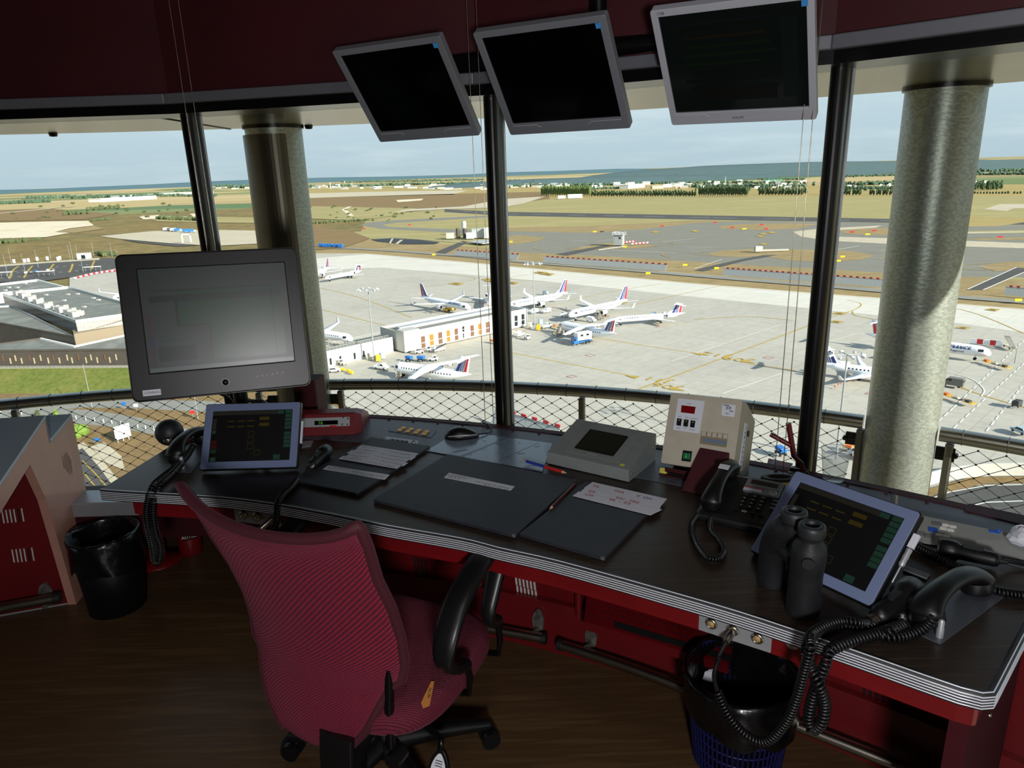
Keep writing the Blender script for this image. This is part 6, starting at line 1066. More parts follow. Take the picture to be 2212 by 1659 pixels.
# scrubland to the left
gpoly('quarry', [(-40, 484), (0, 481), (120, 478), (190, 477), (203, 487), (150, 493), (118, 501), (150, 503), (100, 512), (0, 515), (-40, 516)], 'sand'); gpoly('quarry_slope', [(118, 501), (150, 494), (203, 488), (225, 494), (160, 503)], 'dry_verge')
gpoly('lorry_yard', [(215, 510), (330, 499), (440, 496), (600, 499), (600, 524), (465, 531), (360, 525), (260, 516)], 'pale_yard'); gpoly('yard_bank', [(260, 517), (360, 526), (430, 530), (380, 532), (300, 524)], 'asphalt_dark')
gpoly('green_field', [(-40, 420), (40, 416), (300, 418), (560, 413), (560, 420), (300, 426), (100, 433), (-40, 436)], 'fields', .05); gpoly('scrub_green', [(560, 470), (300, 465), (340, 478), (430, 480), (560, 482)], 'green_grass'); gpoly('scrub_brown', [(-40, 455), (100, 450), (250, 462), (180, 474), (-40, 478)], 'soil')
gpoly('scrub_red', [(662, 485), (760, 500), (800, 515), (740, 535), (670, 540)], 'soil'); gpoly('scrub_green', [(662, 445), (900, 450), (850, 466), (780, 476), (662, 472)], 'green_grass'); gline('scrub_track', [(760, 466), (742, 452), (748, 450), (756, 446)], 7, 'sand'); gpoly('chalk_patch', [(855, 432), (915, 429), (910, 433), (860, 437)], 'sand'); gpoly('chalk_patch', [(300, 468), (345, 464), (350, 472), (310, 474)], 'sand'); gpoly('chalk_patch', [(410, 462), (440, 460), (450, 468), (420, 470)], 'sand')
gpoly('far_track', [(1086, 430), (1180, 424), (1130, 440), (1086, 448), (960, 452), (850, 458), (880, 452), (1000, 446)], 'pale_yard')
gline('motorway', [(-40, 464), (60, 455), (120, 449), (160, 446)], 22, 'pale_yard')
# car park
gpoly('car_park', [(-60, 580), (0, 573), (120, 564), (215, 558), (300, 556), (300, 575), (245, 588), (160, 598), (100, 606), (-60, 612)], 'asphalt_dark')
gpoly('car_park_edge', [(0, 572), (100, 565), (215, 557), (215, 561), (100, 568), (0, 576)], 'pale_yard')
for pts in ([(20, 602), (28, 584), (40, 575)], [(52, 600), (58, 588), (70, 574)], [(103, 587), (110, 578), (116, 570)], [(150, 588), (154, 580), (157, 570)], [(198, 581), (200, 572), (204, 563)]): gline('bay_line', [(p.x, p.y) for p in smooth([(x, y, 0) for x, y in pts], 5)], 1.4, 'mark_yellow')
for y0, x0, x1 in ((586, 0, 80), (596, 0, 60), (578, 120, 200), (590, 110, 180), (583, 30, 60)): gline('bay_dash', [(x0, y0 + .05 * (100 - x0)), (x1, y0 + .05 * (100 - x1) - 2)], 1, 'mark_white', (2, 3))
# apron
gpoly('apron', [(150, 600), (250, 580), (440, 565), (680, 548), (790, 548), (1000, 566), (1180, 583), (1500, 613), (1763, 634), (2070, 657), (2400, 684), (2500, 1100), (2000, 1120), (1200, 1100), (930, 980), (860, 940), (790, 900), (730, 870), (670, 820), (440, 760), (250, 690), (150, 625)], 'concrete')
gpoly('apron_new_slabs', [(640, 562), (790, 549), (1000, 567), (1180, 584), (1500, 614), (1763, 635), (2070, 658), (2400, 685), (2400, 745), (2070, 698), (1763, 668), (1500, 641), (1180, 608), (1000, 592), (820, 578), (700, 583), (600, 592)], 'concrete_new')
gline('apron_edge', [(680, 547.5), (790, 547.5), (1000, 565.5), (1180, 582.5), (1500, 612.5), (1763, 633.5), (2070, 656.5), (2400, 683)], 1.2, 'sand')
mat('tyre_dark', '76746a', .9)
YL = [[(1100, 761), (1140, 768.8), (1359.7, 811)], [(1278, 727.3), (1400, 747.8), (1501, 762.5)], [(1330, 862), (1389, 837), (1500, 796.5), (1712, 716.6), (1800, 684), (1840, 670.7), (1858, 662), (1856, 654), (1830, 648)], [(1226, 650), (1299.5, 633.7), (1430, 612.5)], [(1360, 660), (1500, 629), (1560, 617)], [(693, 622), (780, 644), (890, 686.5)], [(600, 640), (693, 668), (840, 705)], [(900, 622), (990, 610), (1020, 605), (1025, 600), (1000, 596), (950, 591)], [(1180, 608), (1110, 604), (1105, 599), (1140, 593)], [(1500, 690), (1620, 684), (1712, 692)], [(1615, 785), (1700, 797), (1720, 801)], [(2000, 800), (2100, 846), (2250, 890)], [(1936, 668), (2075, 668), (2212, 720)], [(1842, 672), (1850, 682), (1920, 695)]]
for pts in YL: gline('taxi_line', [(p.x, p.y) for p in smooth([(x, y, 0) for x, y in pts], 4)], .55, 'mark_yellow')
for pts, w in (([(1560, 850), (1690, 806)], .35), ([(1400, 832), (1500, 728)], .0), ([(1770, 745), (1850, 720)], .3), ([(1450, 780), (1690, 700)], .3)):
    if w: gline('stand_line', pts, w, 'mark_white')
for k, pts in enumerate(([(1985, 950), (2060, 880), (2212, 735)], [(2060, 925), (2140, 850), (2212, 785)], [(2120, 945), (2212, 830)])): gline('lane_dash', pts, .4, 'mark_white', (3, 2))
gline('lane_arc', [(p.x, p.y) for p in smooth([(2000, 795, 0), (2090, 815, 0), (2125, 840, 0), (2120, 856, 0)], 6)], .4, 'mark_white', (2, 1))
for c_ in ((1125, 714), (1275, 767), (1235, 813), (1880, 850), (1660, 772)):
    x, y = c_; gline('stand_box', [(x - 11, y), (x - 2, y - 3), (x + 12, y), (x + 2, y + 3), (x - 11, y)], .25, 'mark_red')
def gtext(s_, px, py, size, rz, mt='mark_yellow', sx=1.0):
    p = G(px, py, .06 + .008 * layer[0]); o = text('ground_marking', s_, size, Matrix.Translation(p) @ Matrix.Rotation(rz, 4, 'Z'), mats[mt], None, .01, sx=sx); return struct(o)
ax = (G(1500, 762) - G(1400, 747.8)); ra = math.atan2(ax.y, ax.x)
gtext('J12', 1545, 766, 5.5, ra + math.pi, sx=1.3); gtext('J09', 1592, 776, 5.5, ra + math.pi, sx=1.3); gtext('J11', 1420, 820, 5, ra + math.pi, sx=1.3); gtext('J06', 1438, 834, 5, ra + math.pi, sx=1.3)
for x, y, f in ((1512, 764.5, -1), (1612, 781, 1), (1370, 814, -1), (1458, 840, 1)):
    p = G(x, y, .06 + .008 * layer[0]); d = ax.normalized() * f; n_ = Vector((-d.y, d.x, 0)); m = MB(); m.add([p + d * 3.2, p - d * 1.2 + n_ * 1.4, p - d * 1.2 - n_ * 1.4], [(0, 1, 2)]); struct(m.build('ground_arrow', mats['mark_yellow']))
for x, y in ((1813, 677), (1806, 695), (2080, 708), (2144, 669), (985, 613), (1056, 604), (1062, 607), (1105, 611), (1168, 589), (1182, 592), (1340, 653)): gpoly('taxi_plate', [(x - 17, y), (x - 6, y - 3.2), (x + 17, y - 1), (x + 8, y + 3)], 'mark_yellow'); gpoly('taxi_plate', [(x - 8, y), (x - 3, y - 1.4), (x + 8, y - .5), (x + 3, y + 1.3)], 'mark_dark')
# ground by the tower: soil, roads
gpoly('bank_soil', [(-80, 850), (300, 850), (560, 840), (700, 855), (760, 895), (860, 945), (940, 990), (1000, 1120), (-80, 1120)], 'soil'); gpoly('bank_road', [(690, 862), (770, 900), (850, 940), (830, 945), (740, 910), (660, 880)], 'road_grey')
gpoly('access_road', [(-80, 872), (0, 864), (200, 862), (440, 866), (520, 872), (520, 898), (440, 890), (300, 882), (180, 880), (0, 896), (-80, 902)], 'road_grey'); gpoly('access_road', [(-80, 915), (0, 892), (100, 882), (200, 886), (300, 902), (420, 930), (520, 960), (520, 1000), (420, 968), (330, 938), (240, 922), (160, 914), (0, 918), (-80, 935)], 'road_grey')
gpoly('ramp_verge', [(165, 962), (180, 955), (215, 985), (250, 1030), (300, 1080), (170, 1110)], 'pale_yard'); gpoly('ramp_road', [(140, 985), (178, 968), (215, 1010), (262, 1075), (170, 1110), (100, 1110)], 'asphalt_dark'); gline('ramp_line', [(178, 995), (205, 1022), (245, 1068)], .25, 'mark_yellow'); gline('ramp_line', [(180, 1020), (215, 1062)], .25, 'mark_yellow'); gpoly('dusty_patch', [(195, 965), (225, 955), (262, 985), (270, 1015), (235, 1005)], 'pale_yard')
gpoly('roundabout_verge', [(1985, 1062), (2100, 1030), (2300, 1028), (2300, 1040), (2120, 1045), (2000, 1085)], 'soil'); gpoly('roundabout', [(1960, 1100), (2020, 1068), (2120, 1048), (2300, 1042), (2400, 1160), (1960, 1160)], 'asphalt_dark'); gline('roundabout_line', [(1990, 1085), (2050, 1063), (2130, 1049), (2300, 1044)], .3, 'mark_white')
gpoly('roundabout_line', [(2060, 1100), (2130, 1084), (2230, 1080), (2230, 1082), (2130, 1086), (2062, 1103)], 'mark_white')
# ridges on the horizon
def ridge(name, prof, dist0, dist1, base, mt, kind='structure'):
    m = MB(); A, B, Cc = [], [], []
    for x, y in prof: t_ = UD(x, y, dist1); A.append(t_); b0 = UD(x, y, dist0); B.append(Vector((b0.x, b0.y, base))); k = UD(x, y, dist1 * 1.15); Cc.append(Vector((k.x, k.y, base - 200)))
    n_ = len(prof); mid = [(a * .55 + b_ * .45) + Vector((0, 0, (a.z - b_.z) * .12)) for a, b_ in zip(A, B)]
    m.loft([list(z) for z in zip(B, mid, A, Cc)], False, 0, True); m.f = [f for f in m.f if not (set(i % 4 for i in f) == {0, 3})]; return struct(m.build(name, mats[mt]))
rr = random.Random(11)
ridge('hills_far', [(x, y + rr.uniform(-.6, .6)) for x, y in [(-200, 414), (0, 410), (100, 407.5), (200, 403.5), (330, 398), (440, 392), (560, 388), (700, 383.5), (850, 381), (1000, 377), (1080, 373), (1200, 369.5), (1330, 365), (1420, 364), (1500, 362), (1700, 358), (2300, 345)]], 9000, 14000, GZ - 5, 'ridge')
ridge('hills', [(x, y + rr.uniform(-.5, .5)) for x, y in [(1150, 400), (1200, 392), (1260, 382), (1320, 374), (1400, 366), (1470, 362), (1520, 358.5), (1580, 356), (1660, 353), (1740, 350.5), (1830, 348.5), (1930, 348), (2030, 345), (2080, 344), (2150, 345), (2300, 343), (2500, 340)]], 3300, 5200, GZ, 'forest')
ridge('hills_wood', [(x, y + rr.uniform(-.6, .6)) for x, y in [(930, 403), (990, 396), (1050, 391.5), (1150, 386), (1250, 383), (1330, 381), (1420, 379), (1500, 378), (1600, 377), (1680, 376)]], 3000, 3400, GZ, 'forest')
# ------------------------------------------------------------------ aircraft
GA = .05 + .008 * layer[0] + .02
def A_(px, py, dz=0): return U(px, py, GZ + GA + dz)
def plane_mat(name, L_, zw, x0, x1, pitch, ck, body='e9e9ea'):
    m = mat('fuselage_' + name, body, .3, spec=.5); nt = m.node_tree; N = nt.nodes; L = nt.links; b = N['Principled BSDF']; tc = N.new('ShaderNodeTexCoord'); s = N.new('ShaderNodeSeparateXYZ'); L.new(tc.outputs['Object'], s.inputs[0])
    def mth(op, a, c=None, d=None):
        n = N.new('ShaderNodeMath'); n.operation = op
        for i, v in enumerate((a, c, d)):
            if v is None: continue
            if isinstance(v, (int, float)): n.inputs[i].default_value = v
            else: L.new(v, n.inputs[i])
        return n.outputs[0]
    def rng(v, lo, hi): return mth('MULTIPLY', mth('GREATER_THAN', v, lo), mth('LESS_THAN', v, hi))
    w = mth('MULTIPLY', mth('MULTIPLY', rng(s.outputs[2], zw - .2, zw + .2), rng(s.outputs[0], x0, x1)), mth('LESS_THAN', mth('FRACT', mth('DIVIDE', s.outputs[0], pitch)), .42))
    c = mth('MULTIPLY', rng(s.outputs[0], ck[0], ck[1]), rng(s.outputs[2], ck[2], ck[3])); f = mth('MAXIMUM', w, c)
    x = N.new('ShaderNodeMix'); x.data_type = 'RGBA'; L.new(f, x.inputs[0]); x.inputs[6].default_value = lin(body); x.inputs[7].default_value = lin('1b1f2a'); L.new(x.outputs[2], b.inputs['Base Color']); return m
mat('plane_white', 'e9e9ea', .3); mat('wing_grey', 'd3d6da', .35); mat('tail_blue', '23306f', .4); mat('tail_red', 'c22a34', .4); mat('engine_dark', '1c1e22', .5); mat('tyre', '141414', .8); mat('lettering_blue', '1f2f6e', .5)
SPEC = dict(
    jet190=dict(L=36.2, r=1.6, zf=3.3, span=28.7, wing=(2.6, -.15, 6.2, 1.6, 24, 5.5), fin=10.5, tail='low', eng='wing', winglet=1.9, ck=(14.8, 16.3, 3.3, 4.05)),
    jet145=dict(L=29.9, r=1.14, zf=2.45, span=20, wing=(-1.5, -.9, 4.6, 1.5, 22, 5), fin=6.75, tail='T', eng='rear', winglet=0, ck=(11.6, 12.9, 2.45, 3.05)),
    crj=dict(L=32.5, r=1.35, zf=2.6, span=23.2, wing=(-.5, -1.0, 5.4, 1.4, 26, 4), fin=7.57, tail='T', eng='rear', winglet=1.3, ck=(13.0, 14.4, 2.6, 3.3)),
    fokker=dict(L=35.5, r=1.65, zf=2.95, span=28, wing=(.5, -1.2, 5.6, 1.6, 17, 3), fin=8.5, tail='T', eng='rear', winglet=0, ck=(14.6, 16.0, 3.0, 3.75)),
    high=dict(L=28.6, r=1.78, zf=2.75, span=26.3, wing=(2.2, 1.55, 5.2, 2.0, 15, -3), fin=8.6, tail='T', eng='four', winglet=0, ck=(11.6, 13.0, 2.9, 3.65)))
for k_, s_ in SPEC.items(): s_['mat'] = plane_mat(k_, s_['L'], s_['zf'] + .22 * s_['r'] + .15, -s_['L'] * .28, s_['L'] * .36, 1.0, s_['ck'])
def surf(m, a, b, ca, cb, ta, mi=0, vert=False, xb=0):    # tapered aerofoil panel from a to b (leading edge points), chords along -x
    prof = [(0, 0), (.1, .5), (.3, .62), (.6, .4), (1, .02), (.6, -.25), (.3, -.35), (.1, -.3)]
    def rg(p, c): return [Vector((p.x - u * c, p.y + (v * ta * c if vert else 0), p.z + (0 if vert else v * ta * c))) for u, v in prof]
    m.loft([rg(a, ca), rg(b, cb)], True, mi, True)
def make_plane(kind, label, nose_px, tail_px, hn=None, letter=None, gear=True, stripes=True, cat='airplane'):
    S_ = SPEC[kind]; L_, r, zf = S_['L'], S_['r'], S_['zf']; h_ = zf if hn is None else hn
    a, b = A_(*nose_px, h_), A_(*tail_px, h_ + r * .7); d = (a - b).xy.normalized(); c = Vector(((a.x + b.x) / 2, (a.y + b.y) / 2, GZ + GA)); rz = math.atan2(d.y, d.x)
    nm = {'high': 'high_wing_jet'}.get(kind, 'passenger_jet'); t = thing(nm, label, cat, c, rz, 'airliners parked on the apron'); H2 = L_ / 2
    def rad(s):
        if s < .11: return r * math.sqrt(max(0, 1 - ((.11 - s) / .11) ** 2)) ** .9
        if s < .64: return r
        return r * (1 - .93 * ((s - .64) / .36) ** 1.5)
    def cz(s): return zf - (r * .28 * ((.11 - s) / .11) ** 2 if s < .11 else 0) + (r * .62 * ((s - .64) / .36) ** 1.6 if s > .64 else 0)
    m = MB(); SS = [.0005, .004, .012, .025, .045, .07, .095, .12, .2, .3, .4, .5, .6, .64, .7, .76, .82, .88, .94, .985, 1]
    m.loft([[Vector((H2 - L_ * s, rad(s) * math.cos(R(q)), cz(s) + rad(s) * math.sin(R(q)))) for q in range(0, 360, 15)] for s in SS], True); m.build('fuselage', S_['mat'], t, local=True)
    wx, wz, cr_, ct, sw, dh = S_['wing']; hs = S_['span'] / 2; m = MB()
    for sg in (1, -1):
        m = MB(); y0 = r * .6; tipx = wx - math.tan(R(sw)) * (hs - y0); a_ = Vector((wx + .5, sg * y0, zf + wz)); b_ = Vector((tipx, sg * hs, zf + wz + math.tan(R(dh)) * (hs - y0))); k_ = a_.lerp(b_, .36)
        surf(m, a_, k_, cr_, cr_ * .62, .12); surf(m, k_, b_, cr_ * .62, ct, .11)
        if S_['winglet']: surf(m, b_, b_ + Vector((-1.1, sg * .45, S_['winglet'])), ct, ct * .45, .08, vert=True)
        w_ = m.build('wing', mats['plane_white'], t, local=True)
        if S_['eng'] == 'wing': eng(t, Vector((wx + 1.1, sg * 4.6, zf + wz - .75)), .95, 3.1)
        if S_['eng'] == 'four':
            for f in (.33, .62): p = a_.lerp(b_, f); eng(t, Vector((p.x + .9, p.y, p.z - .85)), .68, 2.5)
        if S_['eng'] == 'rear': eng(t, Vector((-H2 * .44, sg * (r + .82), zf + r * .42)), .74 if r < 1.2 else .9, 4.2); m = MB(); m.box((-H2 * .44 - 2, sg * (r + .2), zf + r * .42), (2.4, 1.3, .25)); m.build('pylon', mats['plane_white'], t, local=True)
    m = MB(); m.ball((wx - cr_ * .5, 0, zf - r * .62 if wz < 0 else zf + r * .72), (cr_ * .75, r * .95, r * .5), 16, 8); m.build('wing_fairing', mats['plane_white'], t, local=True)
    # fin, stripes, tailplane
    fx = -H2 + L_ * (.185 if S_['tail'] == 'low' else .21); fz = cz(.86) + rad(.86) * .6; cb, cu = (5.6, 2.0) if S_['tail'] == 'low' else (4.9, 3.0); fh = S_['fin'] - fz; swp = .74 if S_['tail'] == 'low' else .62
    b0, b1 = Vector((fx, 0, fz)), Vector((fx - fh * swp, 0, fz + fh)); m = MB(); surf(m, b0, b1, cb, cu, .09, vert=True); surf(m, b0 + Vector((2.4, 0, -.1)), b0 + Vector((-.4, 0, 1.3)), 3, 1.6, .06, vert=True); fin = m.build('tail_fin', mats['plane_white'], t, local=True)
    if stripes:
        for c0, c1, k_ in ((.10, .34, 'tail_blue'), (.40, .48, 'tail_blue'), (.53, .58, 'tail_blue'), (.62, .645, 'tail_blue'), (.72, .93, 'tail_red')):
            m = MB()
            for sg in (1, -1):
                q = [];
                for hh, cc in ((.10, c0), (.10, c1), (.94, c1), (.94, c0)): p = b0.lerp(b1, hh); ch = cb + (cu - cb) * hh; q.append(Vector((p.x - cc * ch, sg * (.09 * ch * .62 + .05), p.z)))
                m.add(q, [(0, 1, 2, 3) if sg > 0 else (3, 2, 1, 0)])
            m.add([], []); m.f += [] ; m.build('tail_stripe', mats[k_], fin, local=True).parent = fin
    for sg in (1, -1):
        m = MB()
        if S_['tail'] == 'T': p = b1 + Vector((.3, 0, -.1)); surf(m, p, p + Vector((-1.9, sg * S_['span'] * .19, -.25 if kind == 'high' else -.05)), 2.6, 1.3, .1)
        else: p = Vector((-H2 + L_ * .13, sg * .4, cz(.9))); surf(m, p, p + Vector((-3.2, sg * 5.6, .7)), 3.2, 1.4, .1)
        m.build('tailplane', mats['plane_white'], t, local=True)
    if S_['tail'] == 'T': m = MB(); m.ball(b1 + Vector((-1.0, 0, 0)), (2.0, .28, .3), 12, 6); m.build('tail_bullet', mats['plane_white'], t, local=True)
    for gx, gy in ((H2 * .78, 0), (wx - cr_ * .62, r * 1.2), (wx - cr_ * .62, -r * 1.2)):
        m = MB(); m.tube([(gx, gy, zf - r * .6), (gx, gy, .45)], .13, 8); g_ = m.build('landing_gear', mats['wing_grey'], t, local=True)
        for q in (-.24, .24): m = MB(); m.tube([(gx, gy + q - .13, .45), (gx, gy + q + .13, .45)], .45, 14); w_ = m.build('wheel', mats['tyre'], g_, local=True)
    if letter:
        for sg, s_, sz, xx, zz in letter:
            zc = zf + r * zz; yy = math.sqrt(max(.01, 1 - zz * zz)) * r + .04; tx = text('airline_lettering', s_, sz, Matrix.Translation(c) @ Matrix.Rotation(rz, 4, 'Z') @ Matrix.Translation((xx, sg * yy, zc)) @ Matrix.Rotation(0 if sg < 0 else math.pi, 4, 'Z') @ Matrix.Rotation(R(90) - math.asin(zz), 4, 'X'), mats['lettering_blue'], t, .02, sx=1.15)
    return t
def eng(t, p, r_, ln):
    M_ = Matrix.Translation(p) @ Matrix.Rotation(R(-90), 4, 'Y'); m = MB(); m.M = M_; m.lathe([(r_ * .86, .0), (r_ * .96, .08), (r_, .5), (r_ * .98, ln * .55), (r_ * .72, ln * .9), (r_ * .45, ln)], 20, cap=False); m.lathe([(r_ * .86, 0), (r_ * .8, .12)], 20, cap=False); e_ = m.build('engine', mats['plane_white'], t, local=True)
    m = MB(); m.M = M_; m.lathe([(r_ * .8, .12), (r_ * .78, .3), (.02, .3)], 20, cap=False); m.lathe([(r_ * .44, ln - .01), (0, ln - .3)], 14, cap=False); i_ = m.build('intake', mats['engine_dark'], e_, local=True)
AF = lambda s, sz=1.15, x=8, z=.5: [(s, 'AIR FRANCE', sz, x, z)]
make_plane('jet190', 'white jet whose striped tail just shows right of the brown clad pillar', (655, 600), (713, 576))
make_plane('jet145', 'slim white T tail jet parked alone at the far left of the apron', (700, 601), (784, 583))
make_plane('jet190', 'white jet with underwing engines parked behind the pier, tail to the left', (1014, 664), (909.5, 640), None, AF(-1, 1.3, 9, .55) + AF(1, 1.3, 9, .55))
make_plane('jet145', 'white T tail jet seen head on beside the middle mullion', (1056, 655), (1060, 632))
make_plane('jet190', 'white jet behind the right end of the pier, nose toward the mullion', (1111, 657), (1213, 633), None, AF(1, 1.2, 9.5, .5))
make_plane('jet190', 'white jet with boarding stairs at its door, right of the pier', (1249, 675), (1338, 650), None, AF(1, 1.2, 9.5, .5))
make_plane('jet145', 'slim white T tail jet rightmost in the row beyond the pier', (1337, 690), (1466, 676), None, AF(1, .95, 7.5, .45))
make_plane('high', 'high wing white jet with a striped tail behind the blue lift truck', (1217, 703), (1323, 718))
make_plane('high', 'high wing white jet with a striped tail just above the balcony handrail', (862, 793), (1007, 806))
make_plane('crj', 'white T tail jet with winglets partly hidden by the galvanised pillar, nearer one', (2027, 820), (1770.5, 782))
make_plane('fokker', 'long white T tail jet with blue lettering behind the galvanised pillar', (2115, 758), (1891, 722), None, [(-1, 'AIR FRANCE', 1.35, 8.6, .45), (-1, 'Regional', .95, 9.2, -.28)])
make_plane('jet190', 'white jet whose nose pokes out right of the brown clad pillar at the low wing', (733, 727), (640, 708))
make_plane('jet190', 'jet half hidden at the left edge of the big radar display', (243, 648), (300, 618), stripes=False)
# ------------------------------------------------------------------ apron vehicles
mat('veh_white', 'e4e5e4', .35); mat('veh_grey', '6d6a62', .4); mat('veh_glass', '181c22', .15); mat('veh_blue', '1f69b5', .4); mat('veh_yellow', 'd9a925', .5); mat('veh_orange', 'd8672a', .5); mat('veh_dark', '3a3a3a', .6); mat('veh_beige', 'c9c1ac', .5); mat('light_blue', '9db2bd', .4)
def wheels(t, xs, w, r_):
    for x in xs:
        for sg in (1, -1): m = MB(); m.tube([(x, sg * (w / 2 - .22), r_), (x, sg * (w / 2 + .02), r_)], r_, 14); m.build('wheel', mats['tyre'], t, local=True)
def profile_body(t, name, pr, w, mt, k=.86, zs=None):
    m = MB(); m.loft([[Vector((x, y, z)) for x, z in [(x, z if zs is None or z < zs else z) for x, z in pr]] for y in (-w / 2, w / 2)], True, 0, False); return m.build(name, mats[mt], t, local=True, bevel=.08)
def vehicle(kind, label, px, head, col='veh_white', group='apron vehicles', cat=None, col2=None):
    p = A_(*px); h = A_(*head); d = h - p; rz = math.atan2(d.y, d.x); nm = {'van': 'van', 'minivan': 'van', 'car': 'car', 'pickup': 'pickup_truck', 'lift': 'lift_truck', 'tug': 'baggage_tractor', 'cart': 'baggage_cart', 'stairs': 'boarding_stairs', 'gpu': 'ground_power_unit', 'dolly': 'dolly_train', 'loader': 'belt_loader', 'pushback': 'pushback_tractor'}[kind]
    t = thing(nm, label, cat or {'van': 'van', 'minivan': 'van', 'car': 'car', 'pickup': 'truck', 'lift': 'truck', 'tug': 'tractor', 'cart': 'cart', 'stairs': 'stairs', 'gpu': 'generator', 'dolly': 'cart', 'loader': 'loader', 'pushback': 'tractor'}[kind], p, rz, group)
    def glass(pr, w, name='window'): m = MB(); m.loft([[Vector((x, y, z)) for x, z in pr] for y in (-w / 2, w / 2)], True, 0, False); return m.build(name, mats['veh_glass'], t, local=True)
    if kind == 'van': profile_body(t, 'body', [(-2.5, .4), (-2.5, 2.3), (-2.3, 2.4), (1.1, 2.4), (1.9, 1.45), (2.6, 1.2), (2.65, .4)], 1.95, col); glass([(1.22, 1.5), (1.15, 2.2), (1.3, 2.2), (1.95, 1.5)], 1.99); glass([(.2, 1.55), (.2, 2.15), (1.0, 2.15), (1.0, 1.55)], 1.98); glass([(-2.56, 1.5), (-2.56, 2.1), (-2.4, 2.1), (-2.4, 1.5)], 1.6); wheels(t, (-1.6, 1.7), 1.9, .36)
    if kind == 'minivan': profile_body(t, 'body', [(-2.0, .35), (-2.0, 1.7), (-1.8, 1.85), (.5, 1.85), (1.2, 1.2), (2.0, 1.0), (2.05, .35)], 1.75, col); glass([(.55, 1.2), (.5, 1.7), (.65, 1.7), (1.2, 1.2)], 1.78); wheels(t, (-1.3, 1.3), 1.7, .32)
    if kind == 'car': profile_body(t, 'body', [(-2.0, .3), (-2.0, .9), (-1.7, 1.0), (-1.3, 1.45), (.3, 1.45), (.95, .95), (1.95, .8), (2.0, .3)], 1.7, col); glass([(-1.5, .95), (-1.15, 1.38), (.25, 1.38), (.8, .95)], 1.74); wheels(t, (-1.25, 1.25), 1.66, .31)
    if kind == 'pickup': profile_body(t, 'body', [(-2.5, .45), (-2.5, 1.1), (.2, 1.1), (.2, 1.95), (1.2, 1.95), (1.6, 1.2), (2.4, 1.1), (2.4, .45)], 1.8, col); glass([(.35, 1.3), (.35, 1.85), (1.15, 1.85), (1.5, 1.3)], 1.84); wheels(t, (-1.6, 1.6), 1.76, .36)
    if kind == 'lift':
        profile_body(t, 'cab', [(2.0, .5), (2.0, 2.4), (3.5, 2.4), (3.8, 1.4), (3.8, .5)], 2.3, col); glass([(3.0, 1.5), (3.0, 2.25), (3.56, 2.25), (3.76, 1.5)], 2.34); m = MB(); m.box((-.8, 0, .75), (5.6, 1.2, .4)); m.build('chassis', mats['veh_blue'], t, local=True); profile_body(t, 'raised_body', [(-3.6, 1.5), (-3.6, 4.1), (2.3, 4.1), (2.3, 1.5)], 2.4, 'veh_white')
        for x in (-1.8, .6): m = MB(); m.box((x, 0, 3.2), (1.1, 2.46, .7)); m.build('body_window', mats['veh_glass'], t, local=True)
        wheels(t, (-2.6, -1.4, 2.7), 2.2, .48)
    if kind == 'tug': profile_body(t, 'body', [(-1.5, .35), (-1.5, 1.0), (-.2, 1.0), (-.2, .85), (1.4, .8), (1.4, .35)], 1.4, col); m = MB(); m.box((-.5, 0, 1.75), (1.2, 1.3, .08)); m.build('canopy', mats['veh_white'], t, local=True); m = MB(); m.box((-.6, 0, 1.35), (.5, .9, .7)); m.build('seat', mats['veh_dark'], t, local=True); wheels(t, (-1, .9), 1.4, .35)
    if kind == 'pushback': profile_body(t, 'body', [(-3, .4), (-3, 1.2), (1.2, 1.2), (1.4, 1.6), (2.6, 1.6), (3, 1.0), (3, .4)], 2.4, col); glass([(1.5, 1.25), (1.55, 1.55), (2.5, 1.55), (2.6, 1.25)], 2.44); wheels(t, (-2, 2), 2.4, .5)
    if kind == 'cart':
        m = MB(); m.box((0, 0, .5), (2.6, 1.5, .12)); m.build('deck', mats['veh_dark'], t, local=True); m = MB(); m.box((0, 0, 1.3), (2.5, 1.45, .9)); m.build('cover', mats[col], t, local=True, bevel=.12); wheels(t, (-.9, .9), 1.4, .25)
    if kind == 'gpu': m = MB(); m.box((0, 0, .95), (2.6, 1.5, 1.2)); m.build('cabinet', mats[col], t, local=True, bevel=.08); m = MB(); m.box((-.6, 0, 1.62), (.8, .9, .15)); m.build('grille', mats['veh_dark'], t, local=True); wheels(t, (-.8, .8), 1.4, .28)
    if kind == 'dolly':
        for i in range(3):
            m = MB(); x = -3.2 * i; m.box((x, 0, .55), (2.7, 1.6, .1)); [m.box((x + a, b, .85), (.08, .08, .6)) for a in (-1.25, 1.25) for b in (-.7, .7)]; m.box((x, 0, 1.1), (2.6, .06, .06)); m.build('trailer', mats['veh_yellow' if i != 1 else 'veh_dark'], t, local=True)
            m = MB(); m.box((x + .3, .1, .85), (1.2, 1.0, .5)); m.build('load', mats[('veh_orange', 'veh_beige', 'veh_dark')[i]], t, local=True)
